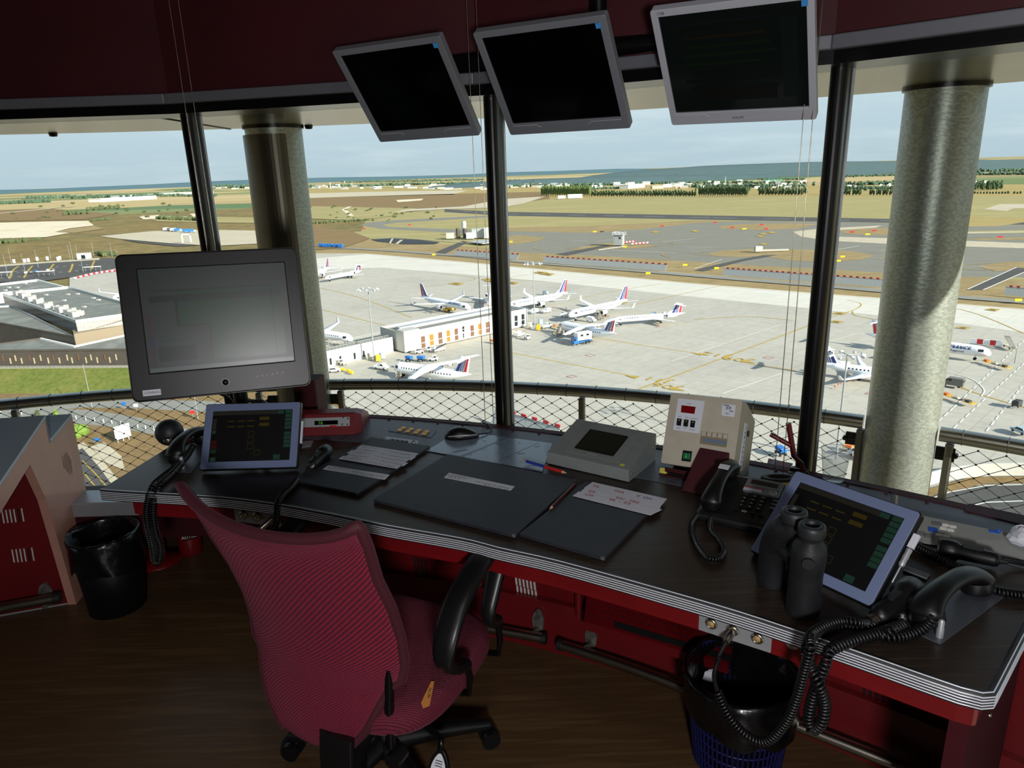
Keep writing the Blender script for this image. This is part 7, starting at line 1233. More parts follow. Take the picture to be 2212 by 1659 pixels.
    if kind == 'stairs':
        m = MB()
        for i in range(12): m.box((-3.0 + .42 * i, 0, .5 + .24 * i), (.44, 1.3, .07))
        m.build('step', mats['veh_grey'], t, local=True).__setitem__('kind', 'stuff')
        for sg in (1, -1): m = MB(); m.tube([(-3.1, sg * .7, 1.4), (2.0, sg * .7, 4.2), (3.2, sg * .7, 4.2)], .05, 6); m.tube([(-3.1, sg * .7, .4), (2.0, sg * .7, 3.2), (3.2, sg * .7, 3.2)], .09, 6); m.build('side_rail', mats['veh_beige'], t, local=True)
        m = MB(); m.box((2.6, 0, 3.2), (1.4, 1.4, .1)); m.build('platform', mats['veh_grey'], t, local=True); m = MB(); m.box((.4, 0, .6), (5, 1.5, .3)); m.tube([(2.5, .5, .6), (2.5, .5, 3.2)], .08, 6); m.tube([(2.5, -.5, .6), (2.5, -.5, 3.2)], .08, 6); m.build('undercarriage', mats['veh_beige'], t, local=True); wheels(t, (-1.6, 2.0), 1.5, .3)
    if kind == 'loader': profile_body(t, 'body', [(-2.4, .35), (-2.4, .8), (2.4, .8), (2.4, .35)], 1.7, col); m = MB(); m.box((.4, 0, 1.35), (6.2, .9, .16), rot=Matrix.Rotation(R(-12), 3, 'Y')); m.build('conveyor', mats['veh_dark'], t, local=True); m = MB(); m.box((-1.6, .4, 1.4), (.8, .7, 1.1)); m.build('cab', mats['veh_white'], t, local=True); wheels(t, (-1.6, 1.6), 1.6, .32)
    return t
V = vehicle
V('lift', 'blue cabbed lift truck with a raised white box body on the apron', (1256, 742), (1238, 745), 'veh_blue')
V('van', 'dark grey van right of the galvanised pillar', (2058, 834), (2040, 831), 'veh_grey'); V('minivan', 'small white van at the right end of the pier, standing alone', (1122, 726), (1134, 722)); V('minivan', 'white van by the tail of the pier, left one of the pair', (1153, 676), (1143, 678)); V('minivan', 'white van by the pier end, right one of the pair', (1180, 675), (1168, 677)); V('minivan', 'white van between the stairs jet and the striped tail', (1277, 694), (1290, 696))
V('pickup', 'white pickup truck beneath the apron floodlight at the pier end', (1180, 708), (1192, 705)); V('pickup', 'white pickup truck left of the high wing jet at the handrail', (824, 797), (838, 799)); V('car', 'pale blue and white car near the base of the low white wing', (722, 803), (734, 802), 'veh_white'); V('tug', 'white tractor standing alone near the small white van', (1139, 732), (1132, 728)); V('tug', 'beige tractor against the low white wing wall', (740, 788), (752, 791), 'veh_beige')
V('cart', 'blue covered baggage cart behind the handrail jet, left one', (884, 780), (894, 782), 'veh_blue'); V('cart', 'blue covered baggage cart behind the handrail jet, right one', (910, 780), (920, 781), 'veh_blue'); V('tug', 'white tractor right of the blue baggage carts', (936, 779), (926, 779)); V('dolly', 'yellow dolly train with luggage left of the handrail jet nose', (866, 793), (852, 791))
V('loader', 'white belt loader by the orange doors, rightmost of the cluster', (948, 758), (960, 755), 'veh_white'); V('tug', 'white tractor in front of the brown doors, middle of the cluster', (930, 758), (940, 756)); V('tug', 'white tractor in front of the pier, leftmost of the cluster', (906, 763), (916, 762)); V('dolly', 'dolly train with luggage close to the left of the middle mullion', (1066, 740), (1054, 738)); V('gpu', 'small pale generator in front of the stairs jet', (1218, 684), (1226, 684)); V('pushback', 'grey tractor under the nose of the stairs jet', (1243, 679), (1252, 678), 'veh_beige'); V('pushback', 'yellow tractor under the jet behind the pier', (972, 671), (984, 668), 'veh_yellow')
V('stairs', 'white boarding stairs at the door of the jet right of the pier', (1297, 688), (1286, 682)); V('stairs', 'boarding stairs at the front door of the jet behind the lift truck', (1208, 722), (1215, 716)); V('stairs', 'boarding stairs at the front door of the handrail jet', (866, 812), (874, 804)); V('dolly', 'orange loaded dolly train beside the pier end floodlight', (1200, 708), (1190, 705)); V('gpu', 'pale container behind the tail of the jet at the pier end', (1178, 636), (1190, 637), 'light_blue')
V('dolly', 'loaded dolly train right of the long lettered jet nose', (2133, 785), (2120, 781)); V('dolly', 'dolly train just right of the galvanised pillar below the grey van', (2046, 858), (2034, 854)); V('gpu', 'orange topped dark box at the right edge of the apron', (2196, 878), (2204, 874), 'veh_dark'); V('car', 'pale grey car at the lower right edge of the apron', (2204, 935), (2192, 930), 'light_blue'); V('pickup', 'white pickup truck parked below the railing beside the pillar', (1858, 988), (1846, 984)); V('dolly', 'yellow dolly train seen through the net left of the galvanised pillar', (1836, 972), (1815, 968)); V('cart', 'blue cart seen through the net left of the forked post', (1686, 982), (1676, 975), 'veh_blue')
V('stairs', 'boarding stairs at the end of the red and white barrier', (2180, 752), (2160, 742))
for i in range(6): V('car', 'parked car in the car park behind the left terminal', (56 + 12 * i, 591 - 1.4 * i), (57 + 12 * i, 588 - 1.4 * i), ('veh_white', 'veh_grey', 'veh_blue', 'veh_dark', 'veh_white', 'veh_grey')[i], 'cars in the car park')
for i, (x, y, c) in enumerate(((362, 498, 'veh_white'), (370, 498.5, 'veh_dark'), (377, 499, 'veh_white'), (385, 499.5, 'veh_blue'), (403, 501, 'veh_blue'), (415, 501.5, 'veh_blue'))):
    p = A_(x, y); t = thing('parked_lorry', 'lorry parked in the row on the pale yard', 'truck', p, R(20), 'lorries on the pale yard'); m = MB(); m.box((-1.5, 0, 2.3), (7, 2.5, 2.8)); m.build('body', mats[c], t, local=True); m = MB(); m.box((3.2, 0, 1.5), (2, 2.4, 2.2)); m.build('cab', mats['veh_white'], t, local=True); wheels(t, (-3, 3), 2.4, .5)
for x, y in ((694, 532), (704, 533), (714, 533), (726, 533.5), (736, 534)): p = A_(x, y); m = MB(); m.box(p + Vector((0, 0, 1.3)), (4.2, 2.2, 2.6), rot=Matrix.Rotation(R(-20), 3, 'Z')); tag(m.build('container', mats['veh_blue'], bevel=.1), 'blue container beside the far left corner of the apron', 'container', 'blue containers by the apron corner')
# people
mat('vest_yellow', 'd6d020', .6); mat('vest_orange', 'e0641e', .6); mat('trousers', '20242e', .8); mat('skin', 'b98a6c', .6); mat('hair', '2a1d14', .8)
def person(label, px, vest):
    p = A_(*px); t = thing('person', label, 'person', p, rnd.uniform(0, 6))
    me = bpy.data.meshes.new('body'); vs = [(0, 0, .95), (0, 0, 1.2), (0, 0, 1.45), (0, 0, 1.56), (.01, 0, 1.72), (0, .1, .88), (.03, .11, .5), (0, .11, .06), (0, -.1, .88), (-.04, -.11, .5), (-.02, -.11, .06), (0, .2, 1.42), (.02, .26, 1.15), (.1, .25, .92), (0, -.2, 1.42), (.03, -.26, 1.15), (.12, -.24, .95), (.12, .11, .03), (.1, -.11, .03)]
    ed = [(0, 1), (1, 2), (2, 3), (3, 4), (0, 5), (5, 6), (6, 7), (0, 8), (8, 9), (9, 10), (2, 11), (11, 12), (12, 13), (2, 14), (14, 15), (15, 16), (7, 17), (10, 18)]; rr_ = [.14, .15, .16, .06, .1, .1, .07, .05, .1, .07, .05, .06, .05, .04, .06, .05, .04, .035, .035]
    me.from_pydata(vs, ed, []); me.materials.append(mats['trousers']); o = bpy.data.objects.new('body', me); C.objects.link(o); o.parent = t; sk = o.modifiers.new('skin', 'SKIN')
    for i, v in enumerate(me.skin_vertices[0].data): v.radius = (rr_[i], rr_[i])
    me.skin_vertices[0].data[0].use_root = True; o.modifiers.new('sub', 'SUBSURF').render_levels = 1
    m = MB(); m.lathe([(.18, .95), (.19, 1.2), (.21, 1.4), (.1, 1.5)], 12, axis=Matrix.Diagonal((.85, 1.05, 1, 1))); m.build('vest', mats[vest], t, local=True); m = MB(); m.ball((0, 0, 1.66), (.1, .085, .12), 10, 8); m.build('head', mats['skin'], t, local=True); m = MB(); m.ball((-.015, 0, 1.7), (.105, .092, .1), 10, 8); m.build('hair', mats['hair'], t, local=True)
person('person in a yellow vest at the foot of the boarding stairs', (1196.5, 727), 'vest_yellow'); person('person in an orange vest beside the yellow vested person by the stairs', (1204, 723), 'vest_orange')
# cones and bollards
for x, y in ((1223, 667), (1226, 686), (1310, 683), (1428, 697), (1424, 706), (1217, 741), (1811, 831), (1824, 827), (1804, 837), (1836, 823)): p = A_(x, y); m = MB(); m.M = Matrix.Translation(p); m.lathe([(.32, 0), (.32, .05), (.2, .06), (.04, .9)], 12); tag(m.build('traffic_cone', mats['veh_orange']), 'orange traffic cone standing near a parked jet', 'cone', 'traffic cones on the apron')
for x, y in ((718, 798), (727, 799), (741, 800), (753, 803), (759, 807)): p = A_(x, y); m = MB(); m.box(p + Vector((0, 0, .4)), (1.4, .7, .8), rot=Matrix.Rotation(R(-30), 3, 'Z')); tag(m.build('concrete_block', mats['sign_yellow'], bevel=.1), 'yellow block in the row beside the pale blue car', 'block', 'yellow blocks on the apron')
# ------------------------------------------------------------------ floodlight masts
mat('pole_grey', 'a4a8aa', .45, .5); mat('lamp_head', 'c9ccd0', .4, .3)
def mast(label, base, top, heads=8, spread=3.2, r_=.28, group='floodlight masts', arms=True):
    b = A_(*base); k = UD(top[0], top[1], b.xy.length); hh = k.z - b.z; t = thing('floodlight_mast', label, 'light mast', b, 0, group)
    m = MB(); m.tube([b, b + Vector((0, 0, hh))], [r_, r_ * .5], 12); m.build('pole', mats['pole_grey'], t)
    if heads:
        m = MB(); m.tube([b + Vector((-spread, 0, hh)), b + Vector((spread, 0, hh))], r_ * .4, 6); m.tube([b + Vector((0, -spread, hh)), b + Vector((0, spread, hh))], r_ * .4, 6); m.build('crossarm', mats['pole_grey'], t)
        for i in range(heads): a = 2 * math.pi * i / heads; p = b + Vector((spread * math.cos(a), spread * .8 * math.sin(a), hh)); m = MB(); m.box(p, (spread * .26, spread * .16, spread * .13), rot=Matrix.Rotation(a, 3, 'Z') @ Matrix.Rotation(R(25), 3, 'Y')); m.build('lamp', mats['lamp_head'], t)
    return b
for lb, b_, t_ in (('tall floodlight mast in front of the low white wing of the pier', (809, 779), (800, 625)), ('tall floodlight mast at the right end of the pier', (1155, 706), (1150, 570)), ('tall floodlight mast in front of the jet beside the galvanised pillar', (1806, 992), (1823, 766))):
    q = mast(lb, b_, t_)
mast('short floodlight mast at the right edge of the apron', (2192, 785), (2196, 742), 0, r_=.2)
for i, (x, y) in enumerate(((799, 775), (817, 779), (826, 774), (1144, 708), (1163, 712), (1168, 700))): p = A_(x, y); m = MB(); m.box(p + Vector((0, 0, 1)), (1.6, 1.4, 2), rot=Matrix.Rotation(R(20 * i), 3, 'Z')); tag(m.build('mast_cabinet', mats[('veh_beige', 'veh_yellow', 'light_blue')[i % 3]], bevel=.08), ('beige', 'yellow', 'pale blue')[i % 3] + (' cabinet at the foot of the mast by the low white wing' if i < 3 else ' cabinet at the foot of the mast at the pier end'), 'cabinet')
for i, (bx, by, tx, ty) in enumerate(((18, 600, 14, 550), (26, 574, 18, 536), (56, 594, 52, 548), (83, 578, 80, 540), (110, 560, 107, 533), (153, 565, 150, 530), (158, 562, 154, 524), (168, 556, 163, 529), (203, 552, 198, 523), (243, 556, 237, 526), (180, 588, 176, 560), (252, 548, 249, 540))): mast('thin lamp post in the car park behind the left terminal', (bx, by), (tx, ty), 2, .7, .14, 'car park lamp posts')
for bx, by, tx, ty, lb in ((199, 880, 182, 786, 'thin lamp post on the grass bank below the dark facade'), (428, 905, 420, 830, 'thin lamp post beside the access road, behind the left touch panel')): mast(lb, (bx, by), (tx, ty), 0, .7, .12, 'lamp posts by the access road')
# ------------------------------------------------------------------ the pier
mat('pier_white', 'e8e6e0', .6); mat('pier_grey', 'b2afa6', .6); mat('roof_grey', '7f7e76', .8, c2='75746c', scale=.3); mat('roof_green', '74756e', .85, c2=['6a6b64', '7e7f77'], scale=.12); mat('door_orange', 'cf6b1e', .5); mat('door_brown', '6b4b35', .6); mat('dark_glass', '20262b', .12); mat('facade_dark', '4a443c', .7, c2='443e37', scale=.4); mat('tan_wall', '84755f', .6); mat('metal_panel', 'aeb1b0', .4, .2, c2='a4a7a6', scale=.5)
pa, pb_ = A_(876, 761), A_(1140, 703); D_ = U(809, 705, GZ + GA + 7.4); pd_ = (pb_ - pa).xy.normalized(); pd_ = Vector((pd_.x, pd_.y, 0)); pw_ = Vector((-pd_.y, pd_.x, 0)); wd_ = (D_ - pa).dot(pw_); PH = (UP(874.5, 718.7, pa, pw_) - pa).z; PLn = (pb_ - pa).length
pier = thing('pier_building', 'long white pier building with orange and brown doors beside the parked jets', 'building', (pa + pb_) / 2, 0)
def pt(u, v, z): return pa + pd_ * u + pw_ * v + Vector((0, 0, z))
def pbox(name, u0, u1, v0, v1, z0, z1, mt, parent=pier): m = MB(); m.prism([(p.x, p.y) for p in (pt(u0, v0, 0), pt(u1, v0, 0), pt(u1, v1, 0), pt(u0, v1, 0))], GZ + GA + z0, GZ + GA + z1); return m.build(name, mats[mt], parent)
pbox('main_block', 0, PLn, .4, wd_ - .4, 0, PH - .9, 'pier_white'); pbox('roof', .5, PLn - .5, .5, wd_ - .5, PH - .9, PH - .8, 'roof_grey')
for v0, v1 in ((0, .4), (wd_ - .4, wd_)): pbox('parapet', 0, PLn, v0, v1, 0 if v0 == 0 else 3, PH, 'pier_white')
for u0, u1 in ((-.2, .3), (PLn - .3, PLn)): pbox('end_wall', u0, u1, 0, wd_, 0, PH, 'pier_grey' if u0 < 1 else 'pier_white')
pbox('roof_gantry', 3, PLn - 3, wd_ * .5, wd_ * .66, PH - .8, PH + .25, 'metal_panel'); pbox('stair_tower', -.25, 6.2, -.12, 4.5, 0, PH + .5, 'pier_grey')
def pdoor(px, k, nm='door'):
    q = [UP(x, y, pa - pw_ * .1, pw_) for x, y in px]; us = [(p - pa).dot(pd_) for p in q]; zs = [p.z - pa.z for p in q]; u0, u1, z0, z1 = sum(sorted(us)[:2]) / 2, sum(sorted(us)[2:]) / 2, max(.05, sum(sorted(zs)[:2]) / 2), sum(sorted(zs)[2:]) / 2
    o = pbox(nm, u0, u1, -.08, .1, z0, z1, k); pbox('transom', u0, u1, -.12, -.06, z0 + (z1 - z0) * .42, z0 + (z1 - z0) * .47, 'pier_white', o)
def c3q(x0, y0, x1, y1): return [(690 + x0 / 5.53, 640 + y0 / 5.53), (690 + x1 / 5.53, 640 + (y0 - 12) / 5.53), (690 + x1 / 5.53, 640 + (y1 - 12) / 5.53), (690 + x0 / 5.53, 640 + y1 / 5.53)]
for q, k in (((1218, 482, 1265, 624), 'door_brown'), ((1320, 460, 1366, 592), 'door_orange'), ((1422, 435, 1470, 574), 'door_brown'), ((1522, 412, 1562, 548), 'door_orange'), ((1618, 392, 1658, 530), 'door_brown'), ((1806, 352, 1848, 482), 'door_brown'), ((1900, 332, 1938, 462), 'door_orange'), ((1990, 312, 2030, 442), 'door_brown')): pdoor(c3q(*q), k)
def c1q(x0, y0, x1, y1): return [(880 + x0 / 7.373, 560 + y0 / 7.373), (880 + x1 / 7.373, 560 + (y0 - 14) / 7.373), (880 + x1 / 7.373, 560 + (y1 - 14) / 7.373), (880 + x0 / 7.373, 560 + y1 / 7.373)]
for q in ((1710, 905, 1757, 1070), (1820, 880, 1866, 1045)): pdoor(c1q(*q), 'dark_glass')
for q in ((80, 1238, 145, 1320), (90, 1365, 152, 1442), (878, 1075, 908, 1160), (885, 1190, 905, 1258)): pdoor(c1q(*q), 'dark_glass', 'window')
for x in (1735, 1640 * 0 + 1095): pass
for u in (.42, .72): pbox('wall_joint', PLn * u, PLn * u + .5, -.1, .1, 0, PH + .1, 'pier_grey')
# low white wing to the left of the pier
wa, wb = A_(640, 806), A_(850, 757); lw = thing('low_wing', 'low white service wing running left from the pier', 'building', (wa + wb) / 2, 0); wd2 = (wb - wa).normalized(); wn = Vector((-wd2.y, wd2.x, 0)); WH = (UP(701, 760, wa, wn) - wa).z
m = MB(); L2 = (wb - wa).length; m.prism([(p.x, p.y) for p in (wa, wb, wb + wn * .4, wa + wn * .4)], GZ, wa.z + WH); m.build('front_wall', mats['pier_white'], lw); m = MB(); m.prism([(p.x, p.y) for p in (wa + wn * .4, wb + wn * .4, wb + wn * 8, wa + wn * 8)], GZ, wa.z + WH - .8); m.build('roof', mats['roof_grey'], lw)
for f in (.0, .25, .5, .75, 1):
    pass
for px, py in ((714, 778), (735, 772), (766, 768), (786, 766)): p = UP(px, py, wa - wn * .05, wn); m = MB(); m.box(Vector((p.x, p.y, wa.z + 1.2)), (.7, .16, 2.2), rot=Matrix.Rotation(math.atan2(wd2.y, wd2.x), 3, 'Z')); m.build('door', mats['dark_glass'], lw)
for v_, z_ in ((2.5, .6), (7.5, 1.0)):
    m = MB(); a, b = wa + wn * v_ + Vector((0, 0, WH + z_ - .3)), wb + wn * v_ + Vector((0, 0, WH + z_ - .3)); m.tube([a, b], .07, 5); m.tube([a - Vector((0, 0, .5)), b - Vector((0, 0, .5))], .05, 5)
    for i in range(30): p = a.lerp(b, i / 29); m.tube([p, p - Vector((0, 0, 1.1))], .05, 4)
    m.build('roof_railing', mats['pier_grey'], lw)
# ------------------------------------------------------------------ the terminal at the left
term = thing('terminal_building', 'large terminal with grey roofs and white parapets left of the radar display', 'building', A_(120, 790), 0)
def roofblock(name, px, z, z0, mt_wall, mt_roof, par=None, parapet=1.0, parent=term):
    P = [U(x, y, GZ + z) for x, y in px]; m = MB(); m.prism([(p.x, p.y) for p in P], GZ + z0, GZ + z - parapet, top=False); o = m.build(name, mats[mt_wall], parent); c = sum(P, Vector()) / len(P)
    m = MB(); m.prism([(p.x, p.y) for p in P], GZ + z - parapet - .1, GZ + z - parapet, bot=False); m.build('roof', mats[mt_roof], o); n = len(P)
    ar = sum(P[i].x * P[(i + 1) % n].y - P[(i + 1) % n].x * P[i].y for i in range(n)); s_ = 1 if ar > 0 else -1; nn = [Vector((-(P[(i + 1) % n] - P[i]).y, (P[(i + 1) % n] - P[i]).x, 0)).normalized() * s_ for i in range(n)]
    ins = [P[i] + (nn[i - 1] + nn[i]) * (.6 / max(.35, 1 + nn[i - 1].dot(nn[i]))) for i in range(n)]
    for i in range(n):
        j = (i + 1) % n; q = [P[i], P[j], ins[j], ins[i]]; m = MB(); m.prism([(p.x, p.y) for p in q], GZ + z - parapet - (par[i][1] if par and par[i] else .2), GZ + z); m.build('parapet', mats[par[i][0] if par and par[i] else mt_wall], o)
    return o, P
oA, PA = roofblock('upper_hall', [(5, 634), (163, 692), (330, 669), (148, 618)], 17, 12.6, 'tan_wall', 'roof_green', [('metal_panel', 3.4), ('pier_white', 3.4), ('metal_panel', .3), ('pier_white', .5)])
roofblock('side_hall', [(-120, 668), (26, 659), (160, 726), (0, 697), (-120, 676)], 12.8, 4, 'facade_dark', 'roof_green', [('pier_white', .4), ('metal_panel', .2), ('facade_dark', .2), ('facade_dark', .2), ('facade_dark', .2)], .6)
roofblock('front_hall', [(-120, 790), (-60, 775), (89, 729), (162, 746), (300, 716), (420, 735), (420, 752), (270, 753.5), (0, 756.5), (-120, 757.5)][2:] + [(-120, 757), (-60, 757)][:1], 10.2, 4.5, 'facade_dark', 'roof_green', [('pier_white', .3), ('pier_white', .3), ('pier_white', .3)] + [('facade_dark', .2)] * 8, .5)
m = MB(); P = [U(x, y, GZ + 12.5) for x, y in ((160, 726), (330, 696), (330, 680), (150, 690))]; m.prism([(p.x, p.y) for p in P], GZ + 9, GZ + 13.2); m.build('tan_storey', mats['tan_wall'], term)
roofblock('rear_hall', [(-140, 648), (0, 631.5), (146, 620), (81, 603), (0, 612), (-140, 622)], 16, 4, 'pier_white', 'roof_green', None, 1.0)
fa, fb = U(0, 756.5, GZ + 10.2), U(270, 753.5, GZ + 10.2); fd = (fb - fa).normalized(); fn = Vector((fd.y, -fd.x, 0)); fn = fn if fn.y < 0 else -fn
mat('slot_light', 'a89879', .6)
for i in range(19):
    x = 6 + 13.6 * i + (3 if i % 3 == 1 else 0); y = 774 + (6 if i % 2 else 0) - .01 * x; p = UP(x, y, fa + fn * .1, fn); m = MB(); m.box(p, (.34, .25, 1.9), rot=Matrix.Rotation(math.atan2(fd.y, fd.x), 3, 'Z')); m.build('facade_window', mats['slot_light' if i % 4 else 'door_brown'], term)
for x, y, s_ in ((38, 637, 1.6), (52, 643, 2), (65, 650, 1.8), (82, 655, 1.6), (100, 665, 1.8), (118, 668, 1.2), (132, 674, 2), (150, 679, 1.8), (160, 684, 1.8), (170, 682, 1.4)): p = U(x, y, GZ + 16.0); m = MB(); m.box(p + Vector((0, 0, s_ / 2)), (s_ * 1.9, s_ * 1.3, s_), rot=Matrix.Rotation(R(-35), 3, 'Z')); m.box(p + Vector((s_, .3, s_ * .7)), (s_ * .6, s_ * .6, s_ * 1.1)); m.build('roof_unit', mats['pier_grey'], term)
for x, y in ((100, 638), (147, 637), (139, 650), (168, 636), (202, 645), (213, 649), (182, 664), (12, 628), (38, 622), (55, 613), (20, 622)): p = U(x, y, GZ + 16.05); m = MB(); m.box(p + Vector((0, 0, .25)), (1.5, .9, .5), rot=Matrix.Rotation(R(-20), 3, 'Z')); m.build('skylight', mats['pier_grey'], term)
m = MB(); a, b = U(0, 715, GZ + 9), U(75, 731, GZ + 9)
m.tube([a, b], .12, 5); m.tube([a + Vector((0, 0, 1.6)), b + Vector((0, 0, 1.6))], .12, 5)
for i in range(12): p, q = a.lerp(b, i / 12), a.lerp(b, (i + .5) / 12) + Vector((0, 0, 1.6)); r3 = a.lerp(b, (i + 1) / 12); m.tube([p, q, r3], .07, 4)
m.build('roof_truss', mats['pier_grey'], term)
# grass bank below the facade
q = [U(x, y, GZ + 5) for x, y in ((-120, 797), (0, 796.5), (275, 794.5), (440, 794))]; w_ = [U(x, y, GZ + .35) for x, y in ((-120, 856), (0, 853), (275, 850), (440, 850))]; m = MB(); m.add(q + w_, [(i, 4 + i, 5 + i, i + 1) for i in range(3)]); m.f = [tuple(reversed(f)) for f in m.f]; struct(m.build('ground_bank', mats['lawn']))
q2 = [at(p - fn * .2 + fn * 0, GZ + 5) + fn * 0 for p in q]; m = MB(); m.add([p + fn * .0 for p in q] + [p - fn * 2.5 for p in q], [(i, i + 1, 5 + i, 4 + i) for i in range(3)]); struct(m.build('ground_terrace', mats['pale_yard']))
m = MB(); a, b = q[0] + Vector((0, 0, .9)), q[-1] + Vector((0, 0, .9)); m.tube([a, b], .06, 5); m.tube([a - Vector((0, 0, .45)), b - Vector((0, 0, .45))], .05, 5)
for i in range(60): p = a.lerp(b, i / 59); m.tube([p, p - Vector((0, 0, .9))], .05, 4)
tag(m.build('terrace_railing', mats['pole_grey']), 'long grey railing at the foot of the dark facade above the grass bank', 'railing')
# car park buildings
def hut(name, label, px, s, mt='pier_white', rz=-20): p = A_(*px); t = thing(name, label, 'building', p, R(rz)); m = MB(); m.box((0, 0, s[2] / 2), (s[0], s[1], s[2])); m.build('walls', mats[mt], t, local=True); m = MB(); m.box((0, 0, s[2] + .15), (s[0] + .6, s[1] + .6, .3)); m.build('roof', mats['pier_grey'], t, local=True); m = MB(); m.box((.3, -s[1] / 2 - .02, s[2] * .4), (s[0] * .35, .1, s[2] * .7)); m.build('opening', mats['dark_glass'], t, local=True); return t
hut('toll_booth', 'small white building at the top edge of the car park', (183, 559), (9, 6, 4.5), rz=10)
for i, (x, y) in enumerate(((8, 598), (100, 596), (201, 586))):
    p = A_(x, y); t = thing('bus_shelter', 'white flat roofed shelter in the car park, ' + ('at the left edge', 'middle one', 'right one')[i], 'shelter', p, R(10)); m = MB(); m.box((0, 0, 3.2), (11, 2.6, .3)); m.build('roof', mats['pier_white'], t, local=True)
    for k in (-5, -1.7, 1.7, 5): m = MB(); m.tube([(k, .8, 0), (k, .8, 3.1)], .12, 6); m.build('post', mats['pole_grey'], t, local=True)
for x, y in ((31, 568), (54, 567), (62, 566), (81, 563), (103, 562), (130, 561), (126, 563)): p = A_(x, y); m = MB(); m.box(p + Vector((0, 0, 1.5)), (1.6, 1.2, 3)); tag(m.build('ticket_kiosk', mats['pier_white'], bevel=.1), 'small white kiosk in the row along the car park edge', 'kiosk', 'kiosks along the car park')
# red and white barriers
def barrier_row(label, px0, px1, n, curve=0, sz=(2.2, .6, 1.0), group=None, name='road_barrier'):
    a, b = A_(*px0), A_(*px1); d = (b - a); rz = math.atan2(d.y, d.x)
    for i in range(n):
        f = (i + .5) / n; x = px0[0] + (px1[0] - px0[0]) * f; y = px0[1] + (px1[1] - px0[1]) * f - curve * 4 * f * (1 - f); p = A_(x, y); m = MB(); m.box(p + Vector((0, 0, sz[2] / 2)), (d.length / n * .92, sz[1], sz[2]), rot=Matrix.Rotation(rz, 3, 'Z')); tag(m.build(name, mats['tail_red' if i % 2 else 'veh_white']), ('red' if i % 2 else 'white') + ' ' + label, 'barrier', group)
barrier_row('barrier segment on the curved edge behind the left terminal', (160, 603), (252, 586), 16, 3, group='barriers behind the left terminal')
barrier_row('segment of the long barrier beyond the lettered jet nose', (2095, 741), (2165, 748), 5, 0, (2, .5, 1.6), 'barrier boom beyond the lettered jet')
barrier_row('block in the row round the small control hut', (1345, 525), (1372, 522), 8, 0, group='barriers by the control hut'); barrier_row('block in the low wall right of the control hut', (1364, 528), (1400, 525), 9, 0, group='barriers right of the control hut')
# blast fences
def blast(label, px0, px1, n):
    a, b = A_(*px0), A_(*px1); t = thing('blast_fence', label, 'fence', (a + b) / 2, 0, 'blast fences along the taxiway'); d = (b - a) / n; nrm = Vector((d.y, -d.x, 0)).normalized()
    for i in range(n):
        p = a + d * i; q = p + d * .92; m = MB(); m.add([p, q, q - nrm * 1.8 + Vector((0, 0, 3.4)), p - nrm * 1.8 + Vector((0, 0, 3.4)), p - nrm * .2, q - nrm * .2, q - nrm * 2 + Vector((0, 0, 3.4)), p - nrm * 2 + Vector((0, 0, 3.4))], [(0, 1, 2, 3), (5, 4, 7, 6), (3, 2, 6, 7), (0, 3, 7, 4), (1, 5, 6, 2)]); o = m.build('deflector_panel', mats['blast_grey'], t)
        if i % 2: m = MB(); k = Vector((0, 0, 3.4)) - nrm * 1.8; m.box((p + q) / 2 + k + Vector((0, 0, .35)), (d.length * .9, .25, .7), rot=Matrix.Rotation(math.atan2(d.y, d.x), 3, 'Z')); m.build('red_marker', mats['tail_red'], o)
blast('leftmost slatted blast fence, left of the middle mullion', (980, 551), (1118, 561), 28); blast('slatted blast fence right of the middle mullion', (1172, 566), (1438, 585), 44); blast('longest slatted blast fence, running behind the right mullion to the pillar', (1560, 594), (1926, 622), 56); blast('slatted blast fence at the right edge beyond the pillar', (2168, 637), (2330, 650), 20)
blast('slatted blast fence seen through the net below the middle mullion', (1060, 915), (1200, 960), 12)
# signs, mast, huts on the airfield
for i, (x, y, k) in enumerate(((937, 552, 'sign_yellow'), (1400, 593, 'sign_yellow'), (2199, 652, 'sign_yellow'), (1285, 502, 'sign_yellow'), (1350, 535, 'sign_yellow'), (1104, 524, 'sign_yellow'), (1820, 557, 'sign_yellow'), (1811, 566, 'sign_yellow'), (1608, 496, 'sign_yellow'), (1874, 508, 'sign_yellow'), (1480, 575, 'sign_yellow'), (1548, 582, 'sign_yellow'), (1430, 490, 'tail_red'), (1545, 482, 'tail_red'), (1582, 493, 'tail_red'), (1655, 496, 'tail_red'), (1645, 487, 'tail_red'), (1300, 502, 'veh_dark'), (1840, 503, 'tail_red'), (1888, 500, 'tail_red'), (2160, 514, 'tail_red'), (786, 495, 'tail_red'), (885, 487, 'tail_red'), (1775, 488, 'tail_red'))):
    p = A_(x, y); w_ = 3.6 if y < 520 else 2.6; m = MB(); m.box(p + Vector((0, 0, .8)), (w_, .35, 1.1), rot=Matrix.Rotation(R(-12), 3, 'Z')); m.box(p + Vector((-w_ * .3, 0, .15)), (.12, .12, .3)); m.box(p + Vector((w_ * .3, 0, .15)), (.12, .12, .3)); tag(m.build('taxiway_sign', mats[k]), ('yellow' if k == 'sign_yellow' else 'dark' if k == 'veh_dark' else 'red') + ' taxiway sign standing on the airfield', 'sign', ('yellow' if k == 'sign_yellow' else 'dark' if k == 'veh_dark' else 'red') + ' taxiway signs')
b = A_(1795.5, 553); k = UD(1798, 490, b.xy.length); n_ = 7; hh = (k.z - b.z) / n_; t = thing('marker_mast', 'tall red and white banded mast beyond the right mullion', 'mast', b)
for i in range(n_): m = MB(); m.tube([b + Vector((0, 0, hh * i)), b + Vector((0, 0, hh * (i + 1)))], .42, 8); m.build('band', mats['tail_red' if i % 2 == 0 else 'veh_white'], t)
